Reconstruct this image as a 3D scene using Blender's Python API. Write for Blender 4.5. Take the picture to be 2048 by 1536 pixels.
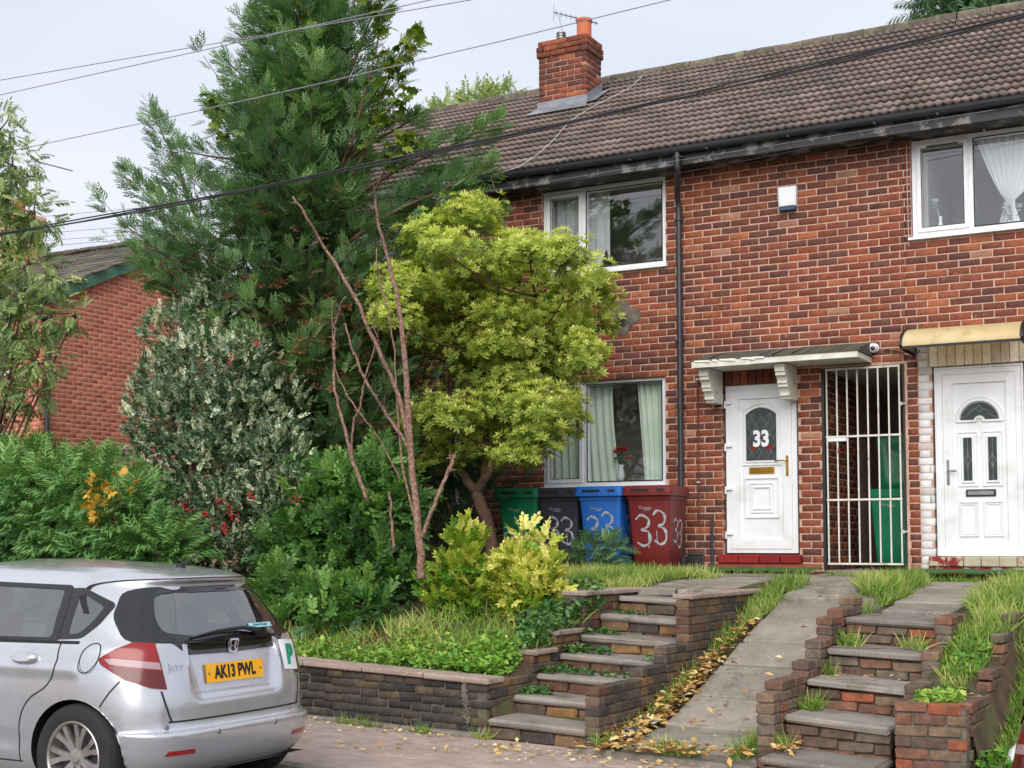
import bpy, bmesh, math, random
import numpy as np
from mathutils import Vector, Matrix

random.seed(7); RNG = np.random.default_rng(11)
for o in list(bpy.data.objects): bpy.data.objects.remove(o)
SC = bpy.context.scene
COL = SC.collection

# ------------------------------------------------------------------ camera
F = 2734.0; YAW = math.radians(29); PITCH = math.radians(3.9); HZ = 1090.0
CY = HZ - F * math.tan(PITCH); CX = 1024.0
CAM = np.array([5.75, -15.68, 1.60])
_fh = np.array([-math.sin(YAW), math.cos(YAW), 0]); RT = np.array([math.cos(YAW), math.sin(YAW), 0]); _u = np.array([0, 0, 1.0])
FW = _fh * math.cos(PITCH) + _u * math.sin(PITCH); UPV = -_fh * math.sin(PITCH) + _u * math.cos(PITCH)
cd = bpy.data.cameras.new('camera'); cam = bpy.data.objects.new('camera', cd); COL.objects.link(cam)
cam.location = CAM; cam.rotation_euler = (math.pi / 2 + PITCH, 0, YAW)
cd.sensor_width = 36; cd.lens = F / 2048 * 36; cd.shift_y = (CY - 768) / 2048; cd.clip_end = 2000; cd.clip_start = .1
SC.camera = cam

def at(px, py, y=None, x=None, z=None):
    """a place in the garden seen at this pixel of a 2048 wide picture, on the plane y, x or z"""
    d = FW + RT * (px - CX) / F - UPV * (py - CY) / F
    i, v = (1, y) if y is not None else (0, x) if x is not None else (2, z)
    return CAM + d * (v - CAM[i]) / d[i]
def pxm(p):
    """pixels per metre at a place"""
    return F / float((np.asarray(p) - CAM) @ FW)

# ------------------------------------------------------------------ world, sun, exposure
SUN_EL = 34; SUN_AZ = 163   # azimuth clockwise from +Y
W = bpy.data.worlds.new('World'); SC.world = W; W.use_nodes = True
nt = W.node_tree; nt.nodes.clear()
wo = nt.nodes.new('ShaderNodeOutputWorld'); bg = nt.nodes.new('ShaderNodeBackground')
sky = nt.nodes.new('ShaderNodeTexSky'); sky.sky_type = 'NISHITA'; sky.sun_disc = False
sky.sun_elevation = math.radians(SUN_EL); sky.sun_rotation = math.radians(SUN_AZ); sky.dust_density = 3.0; sky.air_density = 1.0
tc = nt.nodes.new('ShaderNodeTexCoord'); mp = nt.nodes.new('ShaderNodeMapping'); mp.inputs['Scale'].default_value = (1, 1, 2.4)
nz = nt.nodes.new('ShaderNodeTexNoise'); nz.inputs['Scale'].default_value = 2.2; nz.inputs['Detail'].default_value = 5
cr = nt.nodes.new('ShaderNodeValToRGB')
cr.color_ramp.elements[0].position = .3; cr.color_ramp.elements[0].color = (7.3, 7.85, 9.2, 1)
cr.color_ramp.elements[1].position = .7; cr.color_ramp.elements[1].color = (9.4, 9.6, 10.1, 1)
mx = nt.nodes.new('ShaderNodeMix'); mx.data_type = 'RGBA'; mx.inputs[0].default_value = .93
L = nt.links.new
L(tc.outputs['Generated'], mp.inputs['Vector']); L(mp.outputs['Vector'], nz.inputs['Vector']); L(nz.outputs['Fac'], cr.inputs['Fac'])
L(sky.outputs['Color'], mx.inputs[6]); L(cr.outputs['Color'], mx.inputs[7]); L(mx.outputs[2], bg.inputs['Color'])
bg.inputs['Strength'].default_value = .05
L(bg.outputs['Background'], wo.inputs['Surface'])
sl = bpy.data.lights.new('sun', 'SUN'); so = bpy.data.objects.new('sun', sl); COL.objects.link(so)
sl.energy = 1.5; sl.angle = math.radians(55); sl.color = (1, .95, .87)
_el = math.radians(SUN_EL); _az = math.radians(SUN_AZ)
_sd = Vector((math.sin(_az) * math.cos(_el), math.cos(_az) * math.cos(_el), math.sin(_el)))
so.rotation_euler = _sd.to_track_quat('Z', 'Y').to_euler(); so.location = (0, -20, 30)
vs = SC.view_settings; vs.view_transform = 'Standard'; vs.look = 'None'; vs.exposure = 1.1; vs.gamma = 1
SC.render.engine = 'CYCLES'
SC.cycles.max_bounces = 8; SC.cycles.transparent_max_bounces = 12
# ------------------------------------------------------------------ helpers
BASE = {}
def base_of(p):
    while p.parent: p = p.parent
    return np.array(BASE.get(p.name, (0, 0, 0)), float)
def tag(o, label=None, cat=None, group=None, kind=None):
    if label: o['label'] = label
    if cat: o['category'] = cat
    if group: o['group'] = group
    if kind: o['kind'] = kind
    return o
def thing(name, label, cat, loc=(0, 0, 0), group=None, kind=None):
    o = bpy.data.objects.new(name, None); COL.objects.link(o); o.location = loc; o.empty_display_size = .2
    BASE[o.name] = loc
    return tag(o, label, cat, group, kind)
def link(name, me, parent=None, loc=None, rotz=0, scale=None):
    o = bpy.data.objects.new(name, me); COL.objects.link(o)
    if parent is not None: o.parent = parent
    if loc is not None: o.location = loc
    if rotz: o.rotation_euler = (0, 0, rotz)
    if scale is not None: o.scale = scale
    return o
def np_mesh(name, V, FS, mat=None, smooth=False, tone=None):
    """V (n,3); FS list of (m,k) int arrays"""
    me = bpy.data.meshes.new(name); V = np.asarray(V, np.float32)
    FS = [np.asarray(f, np.int32) for f in FS if len(f)]
    nl = sum(f.size for f in FS); npoly = sum(len(f) for f in FS)
    me.vertices.add(len(V)); me.vertices.foreach_set('co', V.ravel())
    me.loops.add(nl); me.loops.foreach_set('vertex_index', np.concatenate([f.ravel() for f in FS]))
    me.polygons.add(npoly)
    tot = np.concatenate([np.full(len(f), f.shape[1], np.int32) for f in FS])
    st = np.concatenate([[0], np.cumsum(tot)[:-1]]).astype(np.int32)
    me.polygons.foreach_set('loop_start', st)
    if smooth: me.polygons.foreach_set('use_smooth', np.ones(npoly, bool))
    me.update(calc_edges=True)
    if tone is not None:
        a = me.attributes.new('tone', 'FLOAT', 'POINT'); a.data.foreach_set('value', np.asarray(tone, np.float32))
    if mat: me.materials.append(mat)
    return me

class MB:
    def __init__(s): s.V = []; s.F = []
    def add(s, vs, fs):
        n = len(s.V); s.V += [tuple(map(float, v)) for v in vs]; s.F += [tuple(i + n for i in f) for f in fs]; return s
    def box(s, x0, x1, y0, y1, z0, z1):
        return s.add([(x0, y0, z0), (x1, y0, z0), (x1, y1, z0), (x0, y1, z0), (x0, y0, z1), (x1, y0, z1), (x1, y1, z1), (x0, y1, z1)],
                     [(0, 3, 2, 1), (4, 5, 6, 7), (0, 1, 5, 4), (1, 2, 6, 5), (2, 3, 7, 6), (3, 0, 4, 7)])
    def bev(s, x0, x1, y0, y1, z0, z1, c=.01, jit=0):
        """box with every edge chamfered"""
        vs = []
        for z, k in ((z0, 1), (z0 + c, 0), (z1 - c, 0), (z1, 1)):
            i = c * k
            for (x, y) in ((x0 + i + c * (1 - k), y0 + i), (x1 - i - c * (1 - k), y0 + i), (x1 - i, y0 + i + c * (1 - k)), (x1 - i, y1 - i - c * (1 - k)),
                           (x1 - i - c * (1 - k), y1 - i), (x0 + i + c * (1 - k), y1 - i), (x0 + i, y1 - i - c * (1 - k)), (x0 + i, y0 + i + c * (1 - k))):
                vs.append((x + random.uniform(-jit, jit), y + random.uniform(-jit, jit), z + random.uniform(-jit, jit)))
        fs = [tuple(range(7, -1, -1)), tuple(range(24, 32))]
        for r in range(3):
            for k in range(8): a = r * 8 + k; b = r * 8 + (k + 1) % 8; fs.append((a, b, b + 8, a + 8))
        return s.add(vs, fs)
    def tube(s, pts, r, n=8, cap=True):
        pts = [np.array(p, float) for p in pts]; m = len(pts); rs = r if hasattr(r, '__len__') else [r] * m
        base = len(s.V); prev = None
        for i, p in enumerate(pts):
            t = pts[min(i + 1, m - 1)] - pts[max(i - 1, 0)]; t = t / (np.linalg.norm(t) + 1e-9)
            if prev is None: a = np.cross(t, [0, 0, 1.0]) if abs(t[2]) < .9 else np.cross(t, [1.0, 0, 0])
            else: a = prev - t * (prev @ t)
            a = a / (np.linalg.norm(a) + 1e-9); b = np.cross(t, a); prev = a
            for k in range(n):
                th = 2 * math.pi * k / n; s.V.append(tuple(p + (a * math.cos(th) + b * math.sin(th)) * rs[i]))
        for i in range(m - 1):
            for k in range(n):
                A = base + i * n + k; B = base + i * n + (k + 1) % n; s.F.append((A, B, B + n, A + n))
        if cap: s.F.append(tuple(base + k for k in range(n))[::-1]); s.F.append(tuple(base + (m - 1) * n + k for k in range(n)))
        return s
    def prism(s, poly, fmap0, fmap1):
        """polygon (a,b) mapped to two skins"""
        n = len(poly); v = [fmap0(*p) for p in poly] + [fmap1(*p) for p in poly]
        return s.add(v, [tuple(range(n)), tuple(range(2 * n - 1, n - 1, -1))] + [(i + n, (i + 1) % n + n, (i + 1) % n, i) for i in range(n)])
    def ring(s, outer, inner, f0, f1):
        """closed band between two loops of same count; f0 = front skin map, f1 = back"""
        n = len(outer); b = len(s.V)
        s.V += [tuple(map(float, f0(*p))) for p in outer] + [tuple(map(float, f0(*p))) for p in inner] + [tuple(map(float, f1(*p))) for p in outer] + [tuple(map(float, f1(*p))) for p in inner]
        for i in range(n):
            j = (i + 1) % n
            s.F += [(b + i, b + j, b + n + j, b + n + i), (b + 2 * n + i, b + 3 * n + i, b + 3 * n + j, b + 2 * n + j), (b + i, b + 2 * n + i, b + 2 * n + j, b + j), (b + n + i, b + n + j, b + 3 * n + j, b + 3 * n + i)]
        return s
    def lathe(s, prof, c, axis='z', n=24):
        b = len(s.V)
        for (r, h) in prof:
            for k in range(n):
                th = 2 * math.pi * k / n; a, d = r * math.cos(th), r * math.sin(th)
                s.V.append({'z': (c[0] + a, c[1] + d, c[2] + h), 'y': (c[0] + a, c[1] + h, c[2] + d), 'x': (c[0] + h, c[1] + a, c[2] + d)}[axis])
        for i in range(len(prof) - 1):
            for k in range(n): A = b + i * n + k; B = b + i * n + (k + 1) % n; s.F.append((A, B, B + n, A + n))
        return s
    def build(s, name, mat, parent=None, smooth=False, fix=True):
        me = bpy.data.meshes.new(name); V = s.V
        if parent is not None:
            b = base_of(parent); V = [(v[0] - b[0], v[1] - b[1], v[2] - b[2]) for v in V]
        me.from_pydata(V, [], s.F)
        if fix:
            bm = bmesh.new(); bm.from_mesh(me); bmesh.ops.recalc_face_normals(bm, faces=bm.faces); bm.to_mesh(me); bm.free()
        if smooth:
            me.polygons.foreach_set('use_smooth', [True] * len(me.polygons))
            if smooth == 'auto': me.set_sharp_from_angle(angle=math.radians(38))
        me.materials.append(mat); me.update()
        return link(name, me, parent)
def rect(x0, x1, z0, z1): return [(x0, z0), (x1, z0), (x1, z1), (x0, z1)]
def roundpoly(pts, r, k=4):
    out = []; n = len(pts)
    for i in range(n):
        p = np.array(pts[i], float); a = np.array(pts[i - 1], float) - p; b = np.array(pts[(i + 1) % n], float) - p
        la, lb = np.linalg.norm(a), np.linalg.norm(b); rr = r[i] if hasattr(r, '__len__') else r; q = min(rr, la * .45, lb * .45)
        A = p + a / la * q; B = p + b / lb * q
        for j in range(k + 1):
            t = j / k; out.append(tuple((1 - t) ** 2 * A + 2 * t * (1 - t) * p + t * t * B))
    return out
def text_geo(body, size, ext=0.0, bold=0.0, sx=1.0):
    c = bpy.data.curves.new('lettering', 'FONT'); c.body = body; c.size = size; c.align_x = 'CENTER'; c.align_y = 'CENTER'; c.offset = bold; c.extrude = ext; c.resolution_u = 3
    o = bpy.data.objects.new('lettering', c); COL.objects.link(o)
    dg = bpy.context.evaluated_depsgraph_get(); me = bpy.data.meshes.new_from_object(o.evaluated_get(dg))
    V = [(v.co.x * sx, v.co.y, v.co.z) for v in me.vertices]; Fc = [tuple(p.vertices) for p in me.polygons]
    bpy.data.objects.remove(o); bpy.data.curves.remove(c); bpy.data.meshes.remove(me)
    return V, Fc
def smoothline(pts, k=6):
    P = [np.array(p, float) for p in pts]; out = []
    for i in range(len(P) - 1):
        p0, p1, p2, p3 = P[max(i - 1, 0)], P[i], P[i + 1], P[min(i + 2, len(P) - 1)]
        for j in range(k):
            t = j / k; out.append(.5 * ((2 * p1) + (-p0 + p2) * t + (2 * p0 - 5 * p1 + 4 * p2 - p3) * t * t + (-p0 + 3 * p1 - 3 * p2 + p3) * t ** 3))
    out.append(P[-1]); return out
def ribbon(s, pts, w, f):
    """flat strip along a 2D path, mapped by f(a,b)"""
    P = [np.array(p, float) for p in pts]; b = len(s.V); n = len(P)
    for i, p in enumerate(P):
        t = P[min(i + 1, n - 1)] - P[max(i - 1, 0)]; t = t / (np.linalg.norm(t) + 1e-9); q = np.array([-t[1], t[0]])
        ww = w[i] if hasattr(w, '__len__') else w
        s.V += [tuple(map(float, f(*(p + q * ww / 2)))), tuple(map(float, f(*(p - q * ww / 2))))]
    s.F += [(b + 2 * i, b + 2 * i + 1, b + 2 * i + 3, b + 2 * i + 2) for i in range(n - 1)]
    return s

# ------------------------------------------------------------------ materials
def srgb(r, g, b):
    f = lambda c: (c / 255 / 12.92) if c <= 10 else ((c / 255 + .055) / 1.055) ** 2.4
    return (f(r), f(g), f(b), 1)
def newmat(name):
    m = bpy.data.materials.new(name); m.use_nodes = True; t = m.node_tree; t.nodes.clear()
    out = t.nodes.new('ShaderNodeOutputMaterial'); b = t.nodes.new('ShaderNodeBsdfPrincipled'); t.links.new(b.outputs[0], out.inputs[0])
    return m, t, b, out
def node(t, ty, **k):
    n = t.nodes.new(ty)
    for a, v in k.items():
        if a.startswith('i_'):
            key = a[2:]; key = int(key) if key.isdigit() else key.replace('_', ' '); n.inputs[key].default_value = v
        else: setattr(n, a, v)
    return n
def ramp(t, stops, fac=None, interp='LINEAR'):
    r = t.nodes.new('ShaderNodeValToRGB'); e = r.color_ramp; e.interpolation = interp
    while len(e.elements) > 1: e.elements.remove(e.elements[-1])
    e.elements[0].position = stops[0][0]; e.elements[0].color = stops[0][1]
    for p, c in stops[1:]: x = e.elements.new(p); x.color = c
    if fac is not None: t.links.new(fac, r.inputs[0])
    return r
def mixc(t, a, b, fac, mode='MIX'):
    m = t.nodes.new('ShaderNodeMix'); m.data_type = 'RGBA'; m.blend_type = mode; m.clamp_result = False
    for i, v in ((0, fac), (6, a), (7, b)):
        if hasattr(v, 'is_linked'): t.links.new(v, m.inputs[i])
        elif i == 0: m.inputs[0].default_value = v
        else: m.inputs[i].default_value = v
    return m.outputs[2]
def noise(t, scale, detail=4, rough=.55, co=None, dist=0):
    n = node(t, 'ShaderNodeTexNoise'); n.inputs['Scale'].default_value = scale; n.inputs['Detail'].default_value = detail; n.inputs['Roughness'].default_value = rough; n.inputs['Distortion'].default_value = dist
    if co is not None: t.links.new(co, n.inputs['Vector'])
    return n.outputs['Fac']
def posn(t): return node(t, 'ShaderNodeNewGeometry').outputs['Position']
def objc(t): return node(t, 'ShaderNodeTexCoord').outputs['Object']
def bump(t, b, h, strength=.3, dist=.01):
    n = node(t, 'ShaderNodeBump'); n.inputs['Strength'].default_value = strength; n.inputs['Distance'].default_value = dist
    t.links.new(h, n.inputs['Height']); t.links.new(n.outputs[0], b.inputs['Normal'])
def mat(name, c1, c2=None, rough=.6, scale=6, detail=5, metal=0, bmp=0, bscale=40, bdist=.004, spec=.5, coat=0, lo=.35, hi=.65, c3=None, s3=1.2, lo3=.5, hi3=.7, world=False, coatr=.03):
    m, t, b, _ = newmat(name); co = posn(t) if world else objc(t)
    c2 = c2 or tuple(x * .82 for x in c1[:3]) + (1,)
    r = ramp(t, [(lo, c1), (hi, c2)], noise(t, scale, detail, co=co)); colr = r.outputs[0]
    if c3: f = ramp(t, [(lo3, (0, 0, 0, 1)), (hi3, (1, 1, 1, 1))], noise(t, s3, 6, .65, co=co)); colr = mixc(t, colr, c3, f.outputs[0])
    t.links.new(colr, b.inputs['Base Color'])
    b.inputs['Roughness'].default_value = rough; b.inputs['Metallic'].default_value = metal; b.inputs['Specular IOR Level'].default_value = spec
    if coat: b.inputs['Coat Weight'].default_value = coat; b.inputs['Coat Roughness'].default_value = coatr
    if bmp: bump(t, b, noise(t, bscale, 6, .6, co=co), bmp, bdist)
    return m
def island(t):
    a = node(t, 'ShaderNodeNewGeometry').outputs['Random Per Island']; o = node(t, 'ShaderNodeObjectInfo').outputs['Random']
    s = node(t, 'ShaderNodeMath', operation='ADD'); t.links.new(a, s.inputs[0]); t.links.new(o, s.inputs[1])
    f = node(t, 'ShaderNodeMath', operation='FRACT'); t.links.new(s.outputs[0], f.inputs[0]); return f.outputs[0]
def brickmat(name, stops, rough=.85, grime=None, glo=.5, ghi=.75, gs=1.5, bmp=.5, blot=.35, smear=None, streak=1.0):
    m, t, b, _ = newmat(name); co = posn(t)
    c = ramp(t, stops, island(t), 'CONSTANT').outputs[0]
    v = ramp(t, [(.3, (1 - blot,) * 3 + (1,)), (.7, (1 + blot,) * 3 + (1,))], noise(t, 13, 5, .6, co=co)).outputs[0]
    c = mixc(t, c, v, 1.0, 'MULTIPLY')
    v2 = ramp(t, [(.35, (.75, .7, .7, 1)), (.65, (1.15, 1.15, 1.12, 1))], noise(t, 90, 3, .7, co=co)).outputs[0]
    c = mixc(t, c, v2, 1.0, 'MULTIPLY')
    if grime:
        mpn = node(t, 'ShaderNodeMapping'); mpn.inputs['Scale'].default_value = (1, 1, streak); t.links.new(co, mpn.inputs['Vector'])
        f = ramp(t, [(glo, (0, 0, 0, 1)), (ghi, (1, 1, 1, 1))], noise(t, gs, 7, .7, co=mpn.outputs[0])); c = mixc(t, c, grime, f.outputs[0])
    if smear: f = ramp(t, [(.60, (0, 0, 0, 1)), (.72, (.75, .75, .75, 1))], noise(t, 17, 6, .75, co=co, dist=.6)); c = mixc(t, c, smear, f.outputs[0])
    t.links.new(c, b.inputs['Base Color']); b.inputs['Roughness'].default_value = rough; b.inputs['Specular IOR Level'].default_value = .3
    bump(t, b, noise(t, 70, 6, .7, co=co), bmp, .006)
    return m
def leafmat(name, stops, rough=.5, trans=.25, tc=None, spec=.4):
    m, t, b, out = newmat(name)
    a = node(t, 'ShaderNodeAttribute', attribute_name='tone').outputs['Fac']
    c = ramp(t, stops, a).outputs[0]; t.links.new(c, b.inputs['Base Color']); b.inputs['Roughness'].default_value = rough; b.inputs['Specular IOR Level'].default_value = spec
    tr = node(t, 'ShaderNodeBsdfTranslucent'); t.links.new(mixc(t, c, (1.15, 1.3, .6, 1), 1.0, 'MULTIPLY'), tr.inputs[0])
    mx = node(t, 'ShaderNodeMixShader'); mx.inputs[0].default_value = trans
    t.links.new(b.outputs[0], mx.inputs[1]); t.links.new(tr.outputs[0], mx.inputs[2]); t.links.new(mx.outputs[0], out.inputs[0])
    return m
def glassmat(name, tint=(.9, .95, .93, 1), refl=1.0, rough=.0, ior=1.5, dirt=0):
    m, t, b, out = newmat(name); t.nodes.remove(b)
    tr = node(t, 'ShaderNodeBsdfTransparent'); tr.inputs[0].default_value = tint
    gl = node(t, 'ShaderNodeBsdfGlossy'); gl.inputs['Roughness'].default_value = rough; gl.inputs['Color'].default_value = (refl, refl, refl, 1)
    lw = node(t, 'ShaderNodeLayerWeight'); lw.inputs['Blend'].default_value = .5; f0 = ((ior - 1) / (ior + 1)) ** 2
    pw = node(t, 'ShaderNodeMath', operation='POWER'); t.links.new(lw.outputs['Facing'], pw.inputs[0]); pw.inputs[1].default_value = 5
    ma = node(t, 'ShaderNodeMath', operation='MULTIPLY_ADD'); t.links.new(pw.outputs[0], ma.inputs[0]); ma.inputs[1].default_value = 1 - f0; ma.inputs[2].default_value = f0
    mx = node(t, 'ShaderNodeMixShader'); t.links.new(ma.outputs[0], mx.inputs[0]); t.links.new(tr.outputs[0], mx.inputs[1]); t.links.new(gl.outputs[0], mx.inputs[2])
    res = mx.outputs[0]
    if dirt:
        df = node(t, 'ShaderNodeBsdfDiffuse'); df.inputs[0].default_value = (.6, .62, .6, 1)
        f = ramp(t, [(.5, (0, 0, 0, 1)), (.8, (dirt, dirt, dirt, 1))], noise(t, 6, 7, .75, co=objc(t)))
        m2 = node(t, 'ShaderNodeMixShader'); t.links.new(f.outputs[0], m2.inputs[0]); t.links.new(res, m2.inputs[1]); t.links.new(df.outputs[0], m2.inputs[2]); res = m2.outputs[0]
    t.links.new(res, out.inputs[0]); return m

BK = [(0, srgb(134, 74, 55)), (.14, srgb(116, 66, 53)), (.3, srgb(144, 82, 59)), (.42, srgb(98, 62, 55)), (.56, srgb(152, 88, 62)), (.66, srgb(126, 68, 51)), (.75, srgb(108, 68, 58)), (.87, srgb(164, 98, 68)), (.91, srgb(138, 76, 56)), (.98, srgb(166, 122, 98))]
M = dict(
    brick=brickmat('red_brick', BK, grime=srgb(78, 60, 58), glo=.47, ghi=.9, gs=1.5, blot=.24, smear=srgb(186, 142, 124), streak=.3),
    brick_nb=brickmat('orange_brick', [(0, srgb(192, 120, 96)), (.3, srgb(180, 108, 86)), (.55, srgb(198, 126, 102)), (.8, srgb(174, 102, 82))], blot=.14, smear=srgb(222, 172, 150)),
    mortar=mat('mortar', srgb(206, 172, 154), srgb(174, 140, 124), .95, 14, 5, bmp=.4, bscale=120, world=True, c3=srgb(150, 124, 116), s3=1.1, lo3=.55, hi3=.85),
    mortar_nb=mat('mortar_pale', srgb(222, 178, 158), srgb(204, 158, 138), .95, 14, world=True),
    mortar_dk=mat('mortar_grey', srgb(120, 112, 104), srgb(82, 76, 70), .95, 10, bmp=.5, bscale=90, world=True, c3=srgb(70, 84, 48), s3=2.5, lo3=.55, hi3=.75),
    paintbrick=brickmat('white_painted_brick', [(0, srgb(226, 226, 230)), (.5, srgb(212, 212, 218)), (.9, srgb(198, 192, 190))], blot=.06, grime=srgb(140, 80, 66), glo=.66, ghi=.74, gs=7, bmp=.25),
    creambrick=brickmat('cream_painted_brick', [(0, srgb(250, 246, 232)), (.4, srgb(244, 238, 220)), (.7, srgb(236, 228, 208)), (.9, srgb(216, 208, 190))], blot=.06, grime=srgb(130, 100, 80), glo=.7, ghi=.85, gs=5, bmp=.25),
    wallbrick=brickmat('garden_wall_brick', [(0, srgb(96, 84, 74)), (.15, srgb(120, 96, 72)), (.3, srgb(82, 74, 70)), (.45, srgb(136, 104, 70)), (.52, srgb(100, 72, 60)), (.68, srgb(74, 68, 66)), (.84, srgb(108, 92, 80))], grime=srgb(72, 78, 56), glo=.52, ghi=.8, gs=3, bmp=.8),
    darkblock=brickmat('dark_block', [(0, srgb(74, 68, 66)), (.25, srgb(58, 56, 58)), (.5, srgb(84, 76, 70)), (.74, srgb(98, 86, 70)), (.82, srgb(72, 68, 66)), (.94, srgb(124, 104, 76))], grime=srgb(58, 60, 50), glo=.5, ghi=.8, gs=3, bmp=.9),
    brownbrick=brickmat('weathered_brown_brick', [(0, srgb(116, 86, 74)), (.2, srgb(100, 82, 74)), (.45, srgb(128, 92, 76)), (.6, srgb(110, 98, 88)), (.8, srgb(126, 106, 88)), (.95, srgb(150, 88, 66))], grime=srgb(84, 86, 64), glo=.5, ghi=.8, gs=3, bmp=.8),
    redsill=brickmat('red_painted_tile', [(0, srgb(138, 36, 36)), (.5, srgb(126, 30, 32))], rough=.5, blot=.12, bmp=.15),
    peelsill=brickmat('peeling_red_paint', [(0, srgb(136, 48, 50)), (.3, srgb(176, 166, 146)), (.8, srgb(150, 70, 66))], blot=.1, grime=srgb(178, 172, 150), glo=.46, ghi=.54, gs=9, bmp=.3),
    tile=brickmat('concrete_roof_tile', [(0, srgb(122, 110, 106)), (.25, srgb(114, 103, 100)), (.5, srgb(130, 116, 111)), (.75, srgb(106, 97, 95)), (.94, srgb(140, 128, 122))], grime=srgb(94, 88, 72), glo=.56, ghi=.85, gs=1.2, bmp=.6, blot=.2),
    ridge=brickmat('lichened_ridge_tile', [(0, srgb(108, 100, 90)), (.5, srgb(92, 86, 78))], grime=srgb(134, 130, 104), glo=.5, ghi=.72, gs=6, bmp=.9),
    tile_nb=brickmat('slate_grey_tile', [(0, srgb(94, 88, 82)), (.4, srgb(80, 76, 72)), (.8, srgb(106, 98, 88))], grime=srgb(104, 100, 74), glo=.5, ghi=.7, gs=3, bmp=.7),
    upvc=mat('white_upvc', srgb(232, 234, 240), srgb(224, 226, 232), .3, 3, c3=srgb(192, 190, 184), s3=2.6, lo3=.52, hi3=.85),
    whitepaint=mat('old_white_paint', srgb(222, 220, 214), srgb(204, 200, 190), .6, 8, bmp=.2, bscale=30, c3=srgb(150, 142, 124), s3=7, lo3=.58, hi3=.72),
    blackpvc=mat('black_pvc', srgb(44, 46, 54), srgb(52, 54, 60), .38, 4),
    fascia=mat('black_fascia_paint', srgb(34, 34, 38), srgb(46, 46, 50), .5, 5, c3=srgb(128, 126, 124), s3=4.4, lo3=.52, hi3=.62, bmp=.2),
    felt=mat('grey_roof_felt', srgb(92, 88, 82), srgb(70, 68, 60), .95, 9, bmp=.6, bscale=60, c3=srgb(82, 86, 54), s3=4, lo3=.52, hi3=.7),
    lead=mat('lead_sheet', srgb(150, 152, 160), srgb(128, 130, 138), .45, 7, metal=.4, bmp=.2, bscale=20),
    terracotta=mat('terracotta', srgb(198, 110, 78), srgb(178, 92, 66), .8, 5, bmp=.2),
    steel=mat('grey_metal', srgb(150, 152, 156), srgb(128, 130, 134), .4, 8, metal=.8),
    chrome=mat('chrome', srgb(210, 212, 216), srgb(200, 202, 206), .14, 5, metal=1),
    gold=mat('polished_brass', srgb(206, 160, 70), srgb(184, 138, 56), .25, 9, metal=.9),
    darkgold=mat('brass_flap', srgb(176, 132, 56), srgb(150, 110, 48), .35, 9, metal=.9),
    black=mat('black_plastic', srgb(26, 27, 30), srgb(32, 33, 36), .5, 6),
    glossblack=mat('gloss_black', srgb(16, 17, 20), srgb(20, 21, 24), .12, 6, coat=.6),
    rubber=mat('rubber', srgb(34, 34, 36), srgb(44, 43, 42), .85, 8, bmp=.3),
    darkin=mat('dim_interior', srgb(196, 194, 190), srgb(182, 180, 176), .9, 2),
    carpet=mat('car_interior_cloth', srgb(98, 98, 104), srgb(80, 80, 86), .95, 9),
    curtain=mat('pale_green_curtain', srgb(240, 250, 240), srgb(226, 242, 230), .9, 3),
    greycurtain=mat('grey_curtain', srgb(214, 216, 222), srgb(190, 192, 200), .9, 3),
    alarmblue=mat('blue_plastic', srgb(44, 74, 110), None, .4),
    soil=mat('soil', srgb(88, 70, 52), srgb(62, 50, 38), 1.0, 7, 6, bmp=.9, bscale=25, bdist=.03, world=True, c3=srgb(74, 84, 44), s3=1.6, lo3=.45, hi3=.6),
    asphalt=mat('asphalt', srgb(112, 106, 103), srgb(92, 88, 86), .95, 50, 4, bmp=.6, bscale=160, world=True),
    pave=mat('worn_pavement', srgb(172, 152, 142), srgb(144, 128, 120), .95, 5, 7, bmp=.6, bscale=140, world=True, c3=srgb(190, 176, 166), s3=60, lo3=.56, hi3=.66),
    kerb=mat('kerb_concrete', srgb(138, 130, 122), srgb(114, 108, 100), .95, 9, bmp=.5, world=True, c3=srgb(82, 86, 56), s3=5, lo3=.55, hi3=.7),
    matgreen=mat('artificial_turf', srgb(62, 104, 48), srgb(46, 84, 36), .95, 60, bmp=.8, bscale=220),
    bark=mat('reddish_bark', srgb(156, 124, 108), srgb(94, 68, 58), .9, 34, bmp=.8, bscale=60, bdist=.01),
    bark2=mat('brown_trunk_bark', srgb(110, 84, 66), srgb(76, 58, 46), .95, 14, bmp=.9, bscale=40, bdist=.015),
    cable=mat('black_cable', srgb(40, 40, 46), None, .6),
    wire=mat('grey_wire', srgb(142, 140, 158), None, .5),
    whitecable=mat('white_cable', srgb(206, 200, 192), srgb(178, 170, 160), .6),
    copper=mat('rusty_pipe', srgb(120, 62, 46), srgb(96, 50, 40), .6),
    yellowpoly=mat('yellowed_polycarbonate', srgb(240, 226, 186), srgb(228, 208, 156), .45, 5, c3=srgb(150, 128, 88), s3=9, lo3=.6, hi3=.8),
    iron=mat('rusty_iron', srgb(72, 46, 42), srgb(52, 36, 34), .8),
    greenpaint=mat('green_bargeboard', srgb(66, 120, 96), srgb(56, 104, 82), .5, 4),
    glass=glassmat('window_glass', (.95, .98, .96, 1), ior=2.5, rough=.0),
    dirtyglass=glassmat('streaked_window_glass', (.95, .98, .96, 1), ior=1.75, dirt=.22),
    leadedglass=mat('dark_leaded_glass', srgb(58, 66, 64), srgb(38, 44, 44), .15, 14, spec=.6),
    leadline=mat('lead_came', srgb(120, 128, 124), None, .5),
)
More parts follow.
